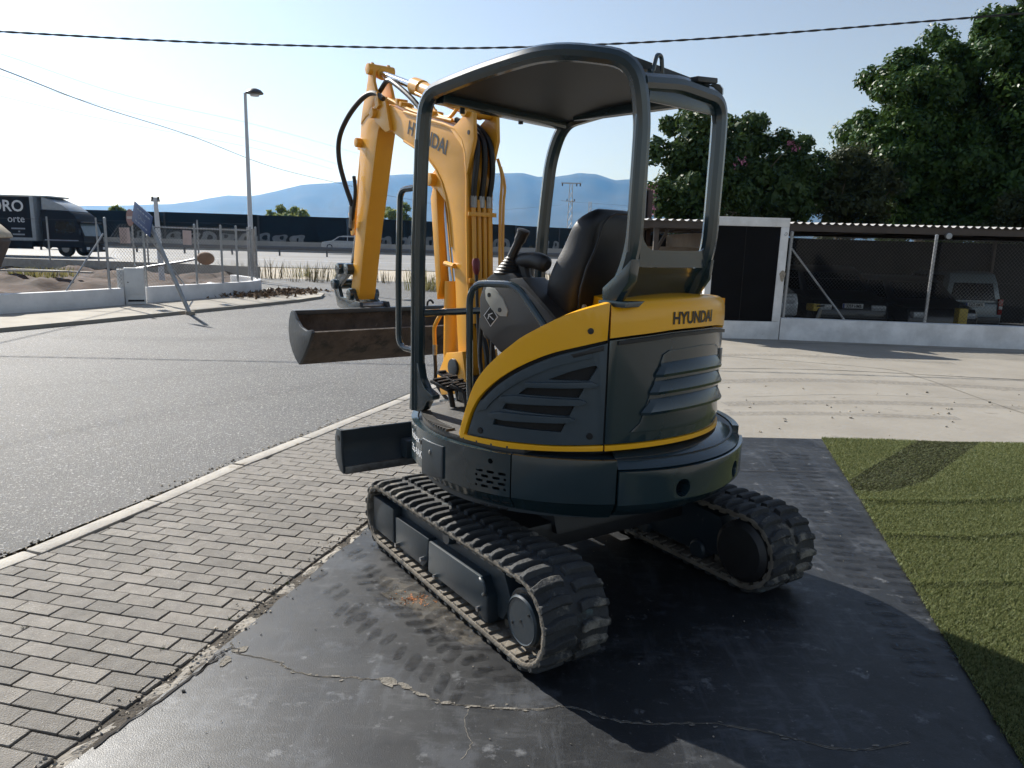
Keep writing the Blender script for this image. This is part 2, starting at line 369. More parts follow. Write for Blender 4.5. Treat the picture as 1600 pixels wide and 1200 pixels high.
for a in (66, 114): disc_on('bolt', a, 0.729, RC - 0.06, 0.008, 'black_gap', cw, 0.004)
csweep('tail_slope', [(0.765, 0.724), (0.785, 0.727), (0.772, 0.738), (0.735, 0.760), (0.70, 0.778), (0.66, 0.780), (0.66, 0.724)], 54.6, 125.4, 'grey_paint', EX)

# ---- engine covers
RB = 0.700
yo = [(1.8, 0.795), (4.5, 0.890), (8.2, 1.002), (12.4, 1.076), (18.0, 1.144), (22.8, 1.193), (27.0, 1.232), (35.8, 1.292), (44.1, 1.336), (53.2, 1.368)]
yi = [(4.2, 0.795), (6.5, 0.873), (10.1, 0.953), (15.1, 1.018), (21.1, 1.075), (27.9, 1.124), (36.2, 1.170), (45.8, 1.203), (53.4, 1.226)]
def dense(l, n=4): return [(p.x, p.y) for p in bez([(a, z, 0) for a, z in l], n)]
yod, yid = dense(yo), dense(yi)
arc = cpanel('side_cover_arc', [(2.5, 0.776)] + yod + [(53.7, 1.368)] + yid[::-1] + [(23.3, 0.797), (37, 0.799), (53.7, 0.807), (53.7, 0.786), (37, 0.780), (23.3, 0.773)], RB, 0.05, 'yellow_paint', EX, bevel=0.006)
side = [(a + (1.1 if i > 4 else 1.3), z - (0.012 if i > 8 else 0.002)) for i, (a, z) in enumerate(yid)]
side = [(min(a, 53.7), z) for a, z in side]
G = [[(35.1, 1.065), (42.3, 1.101), (48.4, 1.122), (50.3, 1.126), (50.8, 1.118), (48.3, 1.065)],
     [(25.3, 0.998), (28.4, 1.028), (46.8, 1.036), (45.2, 0.997)],
     [(19.7, 0.931), (20.8, 0.954), (43.9, 0.965), (42.4, 0.922)],
     [(16.2, 0.860), (16.9, 0.886), (41.3, 0.895), (39.9, 0.857)]]
sc_ = cpanel('side_cover', [(5.6, 0.803)] + side + [(53.7, 0.812), (37, 0.804), (23, 0.801)], RB - 0.006, 0.03, 'cover_satin', EX, holes=G, bevel=0.004)
rim = [(a + 3.6, z - 0.028 - 0.0004 * a) for a, z in yid if 10 < a < 46]
cpanel('cover_rim', [(a + 1.6, z - 0.012) for a, z in yid if 8 < a < 46] + rim[::-1], RB + 0.001, 0.01, 'cover_satin', sc_, bevel=0.004)
cpanel('cover_groove', [(a, z) for a, z in yid] + [(53.7, 0.80), (22, 0.79), (4, 0.785)], RB - 0.022, 0.01, 'black_gap', sc_)
cpanel('grille_backing', [(12.5, 0.84), (15.5, 0.92), (25, 1.04), (37, 1.10), (52, 1.14), (43, 0.84)], RB - 0.055, 0.006, 'black_gap', sc_)
# woven grille: wires in both diagonals behind the openings
gb = MB()
for g in G:
    a0 = min(a for a, z in g) - 0.5; a1 = max(a for a, z in g) + 0.5; z0 = min(z for a, z in g) - 0.005; z1 = max(z for a, z in g) + 0.005
    st = 1.45
    for sgn in (1, -1):
        a = a0 - (z1 - z0) * 77
        while a < a1 + (z1 - z0) * 77:
            p0 = (a, z0 if sgn > 0 else z1); p1 = (a + (z1 - z0) * 44, z1 if sgn > 0 else z0)
            # clip in a
            def clip(pA, pB):
                (x0_, y0_), (x1_, y1_) = pA, pB; t0, t1 = 0, 1; dx = x1_ - x0_
                t0 = max(t0, (a0 - x0_) / dx); t1 = min(t1, (a1 - x0_) / dx)
                return None if t0 >= t1 else ((x0_ + dx * t0, y0_ + (y1_ - y0_) * t0), (x0_ + dx * t1, y0_ + (y1_ - y0_) * t1))
            cl = clip(p0, p1)
            if cl: gb.tube([cpt(cl[0][0], cl[0][1], RB - 0.040), cpt(cl[1][0], cl[1][1], RB - 0.040)], 0.0016, 3)
            a += st
gb.build('grille', 'black_gap', sc_, UPM)
LV = [[(27.7, 1.030), (28.0, 1.050), (49.0, 1.064), (51.2, 1.051), (49.7, 1.041)],
      [(19.0, 0.966), (19.5, 0.983), (25.0, 0.993), (45.6, 0.993), (47.8, 0.983), (45.7, 0.970), (25.5, 0.962)],
      [(15.1, 0.893), (15.3, 0.908), (19.2, 0.920), (42.5, 0.921), (44.4, 0.912), (42.3, 0.899), (21, 0.888)]]
for l in LV: cpanel('louvre', l, RB + 0.014, 0.045, 'cover_satin', sc_, bevel=0.005)
disc_on('cover_lock', 48.0, 1.260, RB - 0.002, 0.012, 'black_plastic', arc, 0.006)
for a, z in ((11.3, 0.826), (49.2, 0.845)): disc_on('cover_bolt', a, z, RB - 0.008, 0.013, 'black_gap', sc_, 0.006)
# small trim bar under the arc near the seam
cpanel('cover_trim', [(42, 1.168), (52.4, 1.203), (52.4, 1.186), (43, 1.155)], RB + 0.002, 0.008, 'black_plastic', sc_, bevel=0.002)

# rear hood: yellow band with rounded top
def zb(a):
    t = abs(a - 90)
    return float(np.interp(t, [0, 8, 14, 28, 35.7], [1.266, 1.265, 1.262, 1.245, 1.233]))
def hood(a):
    ze = 1.372 + 0.016 * (1 - (abs(a - 90) / 35.7) ** 2); b0 = zb(a)
    pr = [(RB - 0.03, b0), (RB, b0), (RB, b0 + (ze - b0) * 0.35), (RB - 0.002, ze - 0.045), (RB - 0.008, ze - 0.026), (RB - 0.02, ze - 0.010), (RB - 0.038, ze - 0.002), (RB - 0.065, ze), (RB - 0.20, ze + 0.004), (RB - 0.33, ze + 0.002), (RB - 0.33, b0)]
    return pr
hd = csweep('rear_hood', hood, 54.3, 125.7, 'yellow_paint', EX, step=2, oy=0.045)
def zt(a): return zb(a) - 0.010
ta = list(np.linspace(54.3, 125.7, 27))
rear = cpanel('rear_cover', [(a, zt(a)) for a in ta] + [(125.7, 0.812)] + [(a, 0.812 + 0.008 * (1 - ((a - 90) / 35.7) ** 2)) for a in np.linspace(124, 56, 12)] + [(54.3, 0.812)], RB - 0.004, 0.03, 'grey_paint', EX, bevel=0.004)
cpanel('rear_trim_strip', [(a, 0.786 + 0.012 * (1 - ((a - 90) / 35.7) ** 2)) for a in np.linspace(54.3, 125.7, 20)] + [(a, 0.807 + 0.010 * (1 - ((a - 90) / 35.7) ** 2)) for a in np.linspace(125.7, 54.3, 20)], RB + 0.003, 0.05, 'yellow_paint', hd, bevel=0.003)
cpanel('cover_trim', [(a, zt(a) - 0.006) for a in np.linspace(57, 123, 24)] + [(a, zt(a) - 0.020) for a in np.linspace(123, 57, 24)], RB + 0.006, 0.012, 'black_plastic', rear, bevel=0.003)
cpanel('cover_backing', [(53, 0.77), (53, 1.25), (127, 1.25), (127, 0.77)], RB - 0.05, 0.02, 'black_gap', rear)
# pressed-in field and louvres on the rear cover
cpanel('louvre_field', [(62.5, 0.858), (66, 0.895), (73.4, 1.165), (76, 1.181), (93, 1.190), (104, 1.181), (106.6, 1.165), (114, 0.895), (117.5, 0.858)], RB + 0.002, 0.01, 'grey_paint', rear, bevel=0.004)
for zt0, zb0, al, ab in ((1.127, 1.072, 72.5, 70.6), (1.056, 1.002, 70.3, 68.8), (0.984, 0.922, 69.0, 66.0)):
    b = MB(); V = []; F = []; n = 19
    for i in range(n):
        f = i / (n - 1); aT = al + (180 - 2 * al) * f; aB = ab + (180 - 2 * ab) * f; e = min(1, min(f, 1 - f) * 18); zz = 0.010 * (1 - (2 * f - 1) ** 2)
        for r, z, a in ((RB - 0.01, zt0 + zz + 0.004, aT), (RB + 0.005, zt0 + zz + 0.004, aT), (RB + 0.005 + 0.008 * e, zt0 + zz - 0.006, aT), (RB + 0.006 + 0.017 * e, zb0 + zz + 0.016, aB), (RB + 0.005 + 0.014 * e, zb0 + zz + 0.004, aB), (RB - 0.01, zb0 + zz, aB)):
            V.append(cpt(a, z, r))
    for i in range(n - 1):
        for j in range(6): F.append((i * 6 + j, (i + 1) * 6 + j, (i + 1) * 6 + (j + 1) % 6, i * 6 + (j + 1) % 6))
    F.append(tuple(range(6))); F.append(tuple((n - 1) * 6 + j for j in range(6)))
    b.add(V, F).build('louvre', 'grey_paint', rear, UPM, smooth=25)
ctext('HYUNDAI', 76.5, 1.283, 0.050, RB + 0.0025, 'black_letter', hd, 21.3, 0.03)
me_b = cpanel('badge', [(111.5, 1.07), (111.5, 1.15), (114.5, 1.15), (114.5, 1.07)], RB + 0.006, 0.008, 'steel', rear, bevel=0.002)
# seam post between side and rear cover, and hidden inner body
cpanel('cover_seam', [(53.6, 0.78), (53.6, 1.362), (54.4, 1.362), (54.4, 0.78)], RB - 0.014, 0.05, 'black_gap', hd)
cpanel('far_side_cover', [(126, 0.78), (126, 1.36), (150, 1.25), (168, 1.0), (174, 0.78)], RB, 0.05, 'yellow_paint', EX)
b = MB(); b.xy([(cpt(a, 0, RB - 0.07).x, cpt(a, 0, RB - 0.07).y) for a in range(26, 160, 6)], 0.757, 1.12); b.build('engine_bulkhead', 'black_plastic', EX, UPM)
b = MB(); b.xy([(cpt(a, 0, RB - 0.09).x, cpt(a, 0, RB - 0.09).y) for a in range(50, 131, 5)], 1.12, 1.34); b.build('engine_box', 'black_plastic', EX, UPM)

# ---- floor with rubber mat
fl = [(cpt(a, 0, 0.70).x, cpt(a, 0, 0.70).y) for a in range(-44, 31, 6)]
mat_ = MB().xy(fl + [(-0.30, -0.2), (0.55, -0.2)], 0.757, 0.785); fo = mat_.build('floor_mat', 'floor_mat', EX, UPM, bevel=0.004)
for k in range(17):                                # raised edge ribs of the mat
    a = -36 + k * 1.9; c = cpt(a, 0.789, 0.680)
    MB().obox(c, (0.012, 0.045, 0.010), Matrix.Rotation(R_(a), 4, 'Z')).build('mat_rib', 'floor_mat', fo, UPM)
# ---- canopy frame (four posts, roof)
PT = 0.033
PTN = 8
lf = [(0.46, 0.60, 0.79), (0.457, 0.60, 1.55), (0.43, 0.60, 2.02), (0.40, 0.60, 2.215), (0.0, 0.60, 2.258), (-0.36, 0.595, 2.278), (-0.60, 0.43, 2.235), (-0.612, 0.385, 2.05), (-0.603, 0.385, 1.56), (-0.53, 0.39, 1.38)]
frame = MB().tube(fillet(lf, [0.2, 0.1, 0.10, 0.15, 0.14, 0.13, 0.08, 0.16], 6), PT, 10).build('canopy_side_frame', 'grey_paint', EX, UPM, smooth=32)
rf = [(0.49, -0.215, 0.79), (0.475, -0.215, 1.32), (0.447, -0.215, 1.72), (0.41, -0.215, 2.02), (0.33, -0.215, 2.185), (0.0, -0.215, 2.225), (-0.42, -0.215, 2.235), (-0.56, -0.18, 2.222), (-0.60, -0.10, 2.205)]
hoop = [(-0.606, 0.40, 2.165), (-0.612, 0.18, 2.190), (-0.612, -0.132, 2.178), (-0.612, -0.135, 2.0), (-0.605, -0.135, 1.56), (-0.53, -0.135, 1.38)]
MB().tube(fillet(rf, [0.2, 0.2, 0.15, 0.12, 0.14, 0.1, 0.1], 6), PT, 10).build('canopy_side_frame', 'grey_paint', EX, UPM, smooth=32)
hp_ = MB().tube(fillet(hoop, [0.05, 0.09, 0.1, 0.16], 7), PT, 10).build('rear_hoop', 'grey_paint', EX, UPM, smooth=32)
# flat ribs welded along the posts (the extruded section of the tube)
for pth, s_ in ((lf[:3], 1), (lf[7:9], 1)):
    MB().tube([(x, y + 0.030 * s_, z) for x, y, z in pth], 0.009, 6).build('post_rib', 'grey_paint', frame, UPM)
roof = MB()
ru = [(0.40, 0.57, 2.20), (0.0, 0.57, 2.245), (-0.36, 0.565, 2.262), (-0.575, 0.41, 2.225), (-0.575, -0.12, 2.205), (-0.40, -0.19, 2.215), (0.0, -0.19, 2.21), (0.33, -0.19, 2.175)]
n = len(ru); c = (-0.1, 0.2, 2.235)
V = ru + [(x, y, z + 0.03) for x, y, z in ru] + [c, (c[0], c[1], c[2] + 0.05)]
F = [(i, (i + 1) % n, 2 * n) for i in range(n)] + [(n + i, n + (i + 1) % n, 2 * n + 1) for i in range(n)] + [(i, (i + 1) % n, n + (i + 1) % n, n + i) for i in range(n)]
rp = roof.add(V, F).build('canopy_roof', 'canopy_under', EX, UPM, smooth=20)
MB().tube([(0.40, 0.57, 2.205), (0.335, -0.19, 2.178)], 0.030, 10).build('roof_crossbar', 'grey_paint', rp, UPM)
MB().obox((0.33, 0.19, 2.185), (0.06, 0.74, 0.05), Matrix.Rotation(R_(-4), 4, 'Z') @ Matrix.Rotation(R_(2), 4, 'X')).build('roof_front_channel', 'grey_paint', rp, UPM, bevel=0.006)
MB().obox((-0.1, -0.17, 2.20), (0.62, 0.045, 0.05)).build('roof_side_channel', 'grey_paint', rp, UPM, bevel=0.006)
for y in (0.42, 0.05): MB().cyl((0.37, y, 2.172), (0.37, y, 2.15), 0.012, 8).build('roof_bolt', 'black_plastic', rp, UPM)
rb_ = hp_
MB().obox((-0.61, 0.12, 2.135), (0.012, 0.47, 0.055), Matrix.Rotation(R_(-1), 4, 'X')).build('crossbar_plate', 'grey_paint', rb_, UPM, bevel=0.003)
MB().tube(fillet([(-0.60, 0.345, 2.212), (-0.60, 0.325, 2.212), (-0.60, 0.305, 2.275), (-0.60, 0.275, 2.275), (-0.60, 0.262, 2.205), (-0.60, 0.235, 2.205)], [0.015, 0.03, 0.03, 0.03, 0.015], 5), 0.0085, 8).build('lifting_eye', 'grey_paint', rb_, UPM)
MB().obox((-0.59, 0.03, 2.225), (0.12, 0.14, 0.02), Matrix.Rotation(R_(-6), 4, 'X')).build('lamp_bracket', 'black_plastic', rb_, UPM, bevel=0.004)
for y0, s_ in ((0.385, -1), (-0.135, 1)):            # corner gussets
    MB().yz([(y0, 2.16), (y0 + s_ * 0.12, 2.145), (y0 + s_ * 0.045, 2.12), (y0 + s_ * 0.02, 2.04), (y0, 2.04)], -0.613, -0.60).build('gusset', 'grey_paint', rb_, UPM)
# front post foot and flare
ft = MB().xz([(0.425, 0.785), (0.50, 0.785), (0.495, 0.86), (0.49, 1.02), (0.43, 1.02), (0.412, 0.95), (0.375, 0.905), (0.315, 0.882), (0.315, 0.862), (0.36, 0.845), (0.39, 0.80)], 0.578, 0.622).build('post_foot', 'grey_paint', EX, UPM, bevel=0.006)
MB().xz([(0.44, 0.785), (0.54, 0.785), (0.53, 0.86), (0.51, 1.0), (0.46, 1.0)], -0.25, -0.18).build('post_foot', 'grey_paint', EX, UPM, bevel=0.008)
# rear plate between the rear posts
pl = MB().yz([(0.345, 1.64), (0.32, 1.60), (0.295, 1.578), (0.265, 1.568), (-0.075, 1.568), (-0.095, 1.575), (-0.115, 1.60), (-0.125, 1.625), (-0.125, 1.498), (0.345, 1.505)], -0.605, -0.595).build('rear_plate', 'grey_paint', EX, UPM)
V = [(-0.598, 0.345, 1.503), (-0.598, -0.12, 1.496), (-0.578, -0.12, 1.470), (-0.578, 0.345, 1.477), (-0.525, -0.12, 1.385), (-0.525, 0.355, 1.385), (-0.52, -0.12, 1.36), (-0.52, 0.355, 1.36)]
MB().add(V, [(0, 1, 2, 3), (3, 2, 4, 5), (5, 4, 6, 7)]).build('lower_rear_plate', 'grey_paint', pl, UPM, smooth=0)
for y in (0.385, -0.135):
    MB().xz([(-0.56, 1.365), (-0.50, 1.365), (-0.498, 1.42), (-0.60, 1.505), (-0.63, 1.535), (-0.62, 1.45)], y - 0.012, y + 0.045 if y > 0 else y + 0.012).build('post_gusset', 'grey_paint', EX, UPM, bevel=0.004)
MB().box(-0.62, -0.49, -0.17, 0.44, 1.352, 1.374).build('canopy_base_plate', 'grey_paint', EX, UPM, bevel=0.004)
# ---- grab rail beside the front post, cross bar
MB().tube(fillet([(0.455, 0.62, 1.815), (0.57, 0.62, 1.81), (0.585, 0.62, 1.43), (0.585, 0.62, 1.078), (0.46, 0.62, 1.075)], [0.05, 0.03, 0.07], 6), 0.0145, 8).build('grab_rail', 'grey_paint', EX, UPM)
MB().tube([(0.44, 0.59, 1.25), (0.44, -0.21, 1.243)], 0.017, 10).build('front_crossbar', 'grey_paint', EX, UPM)
# ---- left console with hand rail
con = MB().xz([(0.135, 1.405), (0.165, 1.335), (0.160, 1.20), (0.02, 1.105), (-0.13, 1.195), (-0.30, 1.24), (-0.29, 1.29), (-0.12, 1.40), (-0.02, 1.425)], 0.34, 0.48).build('left_console', 'console_plastic', EX, UPM, bevel=0.012)
MB().xz([(-0.02, 1.43), (-0.10, 1.44), (-0.33, 1.27), (-0.33, 1.20), (-0.13, 1.19)], 0.335, 0.475).build('console_side', 'black_plastic', con, UPM, bevel=0.006)
MB().xz([(0.12, 1.372), (0.115, 1.335), (0.075, 1.292), (0.02, 1.268), (-0.02, 1.27), (-0.028, 1.295), (0.005, 1.345), (0.06, 1.385), (0.11, 1.39)], 0.478, 0.486).build('console_badge_plate', 'light_plastic', con, UPM, bevel=0.003)
for x, z in ((0.09, 1.355), (0.02, 1.295)): MB().cyl((x, 0.484, z), (x, 0.490, z), 0.010, 10).build('plate_screw', 'black_plastic', con, UPM)
dm = MB(); dm.obox((0.083, 0.4805, 1.262), (0.066, 0.004, 0.066), Matrix.Rotation(R_(45), 4, 'Y')); dm = dm.build('warning_sticker', 'white_letter', con, UPM)
MB().obox((0.083, 0.482, 1.262), (0.058, 0.004, 0.058), Matrix.Rotation(R_(45), 4, 'Y')).build('sticker_field', 'black_letter', con, UPM)
for dx, dz, ln, an in ((0.0, 0.01, 0.03, 20), (-0.008, -0.006, 0.03, -30), (0.012, -0.004, 0.02, 70)):
    MB().obox((0.083 + dx, 0.4845, 1.262 + dz), (ln, 0.002, 0.004), Matrix.Rotation(R_(an), 4, 'Y')).build('sticker_mark', 'white_letter', con, UPM)
MB().tube(fillet([(0.13, 0.55, 0.83), (0.14, 0.55, 0.96), (0.15, 0.55, 1.405), (-0.145, 0.55, 1.415), (-0.34, 0.55, 1.235)], [0.03, 0.10, 0.07], 6), 0.0155, 10).build('console_rail', 'grey_paint', EX, UPM)
js = MB().xz([(0.12, 1.40), (0.13, 1.425), (0.09, 1.448), (-0.03, 1.455), (-0.09, 1.42)], 0.36, 0.47).build('joystick', 'black_plastic', EX, UPM, bevel=0.006)
bl = MB()
for k in range(6): bl.lathe([(0.0, 0), (0.062 - 0.0075 * k, 0.0), (0.066 - 0.0075 * k, 0.007), (0.058 - 0.0075 * k, 0.0145), (0, 0.0145)], (0.045 - 0.004 * k, 0.42, 1.447 + 0.0125 * k), n=16)
bl.build('lever_boot', 'black_plastic', js, UPM)
MB().tube(bez([(0.03, 0.42, 1.50), (0.012, 0.42, 1.54), (-0.018, 0.42, 1.585), (-0.040, 0.42, 1.622), (-0.048, 0.42, 1.640)], 4), [0.022] * 4 + [0.02] * 5 + [0.025] * 4 + [0.028] * 3 + [0.016], 10).build('lever_grip', 'black_plastic', js, UPM)
ar = MB().tube(bez([(0.0, 0.40, 1.500), (-0.06, 0.40, 1.512), (-0.12, 0.40, 1.510), (-0.175, 0.40, 1.492)], 4), [0.026, 0.032, 0.035, 0.036, 0.036, 0.036, 0.036, 0.036, 0.036, 0.036, 0.036, 0.033, 0.022], 12).build('arm_rest', 'black_plastic', EX, UPM)
MB().tube([(-0.03, 0.40, 1.495), (-0.05, 0.40, 1.44), (-0.08, 0.40, 1.385), (-0.10, 0.40, 1.30)], [0.030, 0.024, 0.020, 0.02], 8).build('rest_stem', 'black_plastic', ar, UPM)
lv = MB().tube([(0.51, 0.2, 1.455), (0.50, 0.2, 1.30), (0.47, 0.2, 0.95)], 0.008, 8).build('travel_lever', 'black_plastic', EX, UPM)
MB().tube([(0.515, 0.2, 1.50), (0.512, 0.2, 1.485), (0.508, 0.2, 1.44), (0.506, 0.2, 1.42)], [0.014, 0.021, 0.017, 0.010], 10).build('lever_knob', 'lever_red', lv, UPM)
for x, tp in ((0.42, 1.21), (0.33, 1.19)):
    MB().tube(fillet([(x, 0.24, 0.79), (x - 0.02, 0.24, 0.90), (x + 0.03, 0.22, 1.0), (x + 0.02, 0.22, tp)], 0.05), 0.011, 8).build('control_lever', 'black_plastic', EX, UPM)
rc = MB().tube(fillet([(0.50, -0.05, 1.47), (0.40, -0.05, 1.495), (0.375, -0.05, 1.495), (0.38, -0.05, 1.40)], [0.01, 0.01]), 0.022, 10).build('right_joystick', 'black_plastic', EX, UPM)
MB().box(0.25, 0.44, -0.12, 0.02, 0.98, 1.40).build('right_console', 'console_plastic', EX, UPM, bevel=0.02)
for (x, y, w_, d_, an) in ((0.475, 0.42, 0.13, 0.09, 8), (0.56, 0.31, 0.22, 0.05, -6), (0.43, 0.35, 0.20, 0.06, 3), (0.36, 0.42, 0.10, 0.05, 12)):
    pd = MB().obox((x, y, 0.885), (w_, d_, 0.016), Matrix.Rotation(R_(an), 4, 'Z') @ Matrix.Rotation(R_(-14), 4, 'Y')).build('pedal', 'black_plastic', EX, UPM, bevel=0.004)
    for k in range(4): MB().obox((x - w_ * 0.36 + k * w_ * 0.24, y, 0.897 + (k - 1.5) * w_ * 0.06), (0.012, d_ * 0.9, 0.010), Matrix.Rotation(R_(an), 4, 'Z') @ Matrix.Rotation(R_(-14), 4, 'Y')).build('tread', 'black_plastic', pd, UPM)
    MB().tube([(x - 0.03, y, 0.88), (x - 0.06, y, 0.785)], 0.014, 8).build('pedal_arm', 'black_plastic', pd, UPM)
MB().obox((0.33, 0.33, 0.835), (0.20, 0.10, 0.05)).build('pedal_box', 'black_plastic', EX, UPM, bevel=0.01)
# ---- seat
st = empty('seat'); st.parent = EX
def seat_shell(name, prof, wid, m, cx, cy, rows):
    pass
# backrest: grid over width and height with rounded wings
def backrest():
    b = MB(); nu, nv = 15, 16; V = []; F = []
    for side in (0, 1):
        for j in range(nv):
            t = j / (nv - 1); z = 1.23 + 0.50 * t
            hw = float(np.interp(t, [0, .12, .35, .55, .7, .88, .96, 1], [.165, .215, .232, .218, .19, .176, .148, .09]))
            lean = -0.262 - 0.085 * t
            th = float(np.interp(t, [0, .1, .45, .8, .95, 1], [.05, .075, .085, .07, .05, .02]))
            for i in range(nu):
                u = -1 + 2 * i / (nu - 1); y = hw * math.sin(u * math.pi / 2)
                e = math.sqrt(max(0, 1 - abs(u) ** 4)); wing = 0.075 * abs(u) ** 2.2 * float(np.interp(t, [0, .4, .75, 1], [.9, 1, .5, .2]))
                x = lean + wing + (th * e if side == 0 else -th * 0.75 * e)
                V.append((x, 0.19 + y, z + (0.0 if side == 0 else 0.0)))
    k = nu * nv
    for s_ in (0, 1):
        for j in range(nv - 1):
            for i in range(nu - 1):
                q = [s_ * k + j * nu + i, s_ * k + j * nu + i + 1, s_ * k + (j + 1) * nu + i + 1, s_ * k + (j + 1) * nu + i]
                F.append(tuple(q if s_ == 0 else q[::-1]))
    for i in range(nu - 1):
        F.append((i, i + 1, k + i + 1, k + i)); F.append(((nv - 1) * nu + i, (nv - 1) * nu + i + 1, k + (nv - 1) * nu + i + 1, k + (nv - 1) * nu + i))
    return b.add(V, F)
me = backrest().mesh('backrest', UPM, smooth=60); br = link('backrest', me, 'seat_vinyl', st)
md = br.modifiers.new('sub', 'SUBSURF'); md.levels = 1; md.render_levels = 1
# piping round the edge of the backrest and centre pad on its back
pp = []
for t in np.linspace(0.05, 0.995, 18):
    hw = float(np.interp(t, [0, .12, .35, .55, .7, .88, .96, 1], [.17, .225, .245, .225, .185, .165, .13, .07])) * 0.80
    pp.append((-0.29 - 0.085 * t - 0.028, 0.19 + hw, 1.23 + 0.48 * t))
pq = [(x, 0.38 - y, z) for x, y, z in pp][::-1]
MB().tube(bez(pp + pq, 2), 0.005, 6).build('seat_piping', 'seat_vinyl', br, UPM)
MB().box(-0.20, 0.25, -0.02, 0.40, 1.13, 1.25).build('seat_cushion', 'seat_vinyl', st, UPM, bevel=0.05, seg=4)
MB().box(-0.30, 0.12, 0.02, 0.36, 0.98, 1.14).build('seat_base', 'black_plastic', st, UPM, bevel=0.01)
for i, (x, y, z) in enumerate(((-0.14, 0.40, 1.30), (-0.18, 0.42, 1.285), (-0.10, 0.42, 1.275))):
    MB().tube(bez([(x, y, z), (x - 0.06, y + 0.02, z + 0.02), (x - 0.12, y, z - 0.02), (x - 0.2, y - 0.02, z + 0.01)], 4), 0.010, 6).build('console_cable', 'hose_rubber', con, UPM)
MB().obox((-0.30, 0.33, 1.325), (0.06, 0.03, 0.03), Matrix.Rotation(R_(15), 4, 'Z')).build('seat_belt_buckle', 'light_plastic', st, UPM, bevel=0.006)

# ================================================================ undercarriage
def stadium(n=None, off=0.0, c0=(0.60, 0.185), r0=0.155, c1=(-0.69, 0.205), r1=0.175):
    """belt path (u,z) with tangent; c0 front idler, c1 rear sprocket; off = offset outward"""
    pts = []
    d = math.hypot(c0[0] - c1[0], c0[1] - c1[1]); phi = math.atan2(c0[1] - c1[1], c0[0] - c1[0]); be = math.asin((r1 - r0) / d)
    aT = phi + math.pi / 2 - be; aB = phi - math.pi / 2 + be
    for k in range(0, 25): a = aT + (aB - aT) * k / 24; pts.append((c0[0] + (r0 + off) * math.cos(a), c0[1] + (r0 + off) * math.sin(a)))
    for k in range(0, 25): a = aB + (aT - aB - 2 * math.pi + 0) * k / 24 ; pts.append((c1[0] + (r1 + off) * math.cos(a), c1[1] + (r1 + off) * math.sin(a)))
    return pts
def resample(pts, n):
    P = [Vector(q) for q in pts] + [Vector(pts[0])]; L_ = [0]
    for a, b in zip(P, P[1:]): L_.append(L_[-1] + (b - a).length)
    out = []
    for i in range(n):
        s = L_[-1] * i / n; j = max(k for k in range(len(L_)) if L_[k] <= s); j = min(j, len(P) - 2)
        t = (s - L_[j]) / max(1e-9, L_[j + 1] - L_[j]); q = P[j].lerp(P[j + 1], t); d = (P[j + 1] - P[j]).normalized(); out.append((q.x, q.y, d.x, d.y))
    return out
def lug_mesh(sgn):
    """one tread lug: x along the belt, y outward across (0 at belt centre), z outward"""
    b = MB(); V = []; F = []
    st_ = [(0.016, 0.0), (0.050, 0.006), (0.095, 0.002), (0.128, -0.006), (0.150, -0.010)]
    for y, sh in st_:
        wd = 0.016 if y < 0.12 else 0.011; hh = 0.020 if y < 0.14 else 0.010
        V += [(sh - wd - 0.006, sgn * y, -0.004), (sh - wd, sgn * y, hh), (sh + wd, sgn * y, hh), (sh + wd + 0.006, sgn * y, -0.004)]
    n = len(st_)
    for i in range(n - 1):
        for j in range(3): F.append((i * 4 + j, i * 4 + j + 1, (i + 1) * 4 + j + 1, (i + 1) * 4 + j))
    F.append((0, 1, 2, 3)); F.append((n * 4 - 4, n * 4 - 3, n * 4 - 2, n * 4 - 1))
    return b.add(V, F).mesh('tread_lug', smooth=25, bevel=0.0025, seg=1)
LUGM = {1: lug_mesh(1), -1: lug_mesh(-1)}
for k in LUGM: LUGM[k].materials.append(MATS['rubber_lug'])
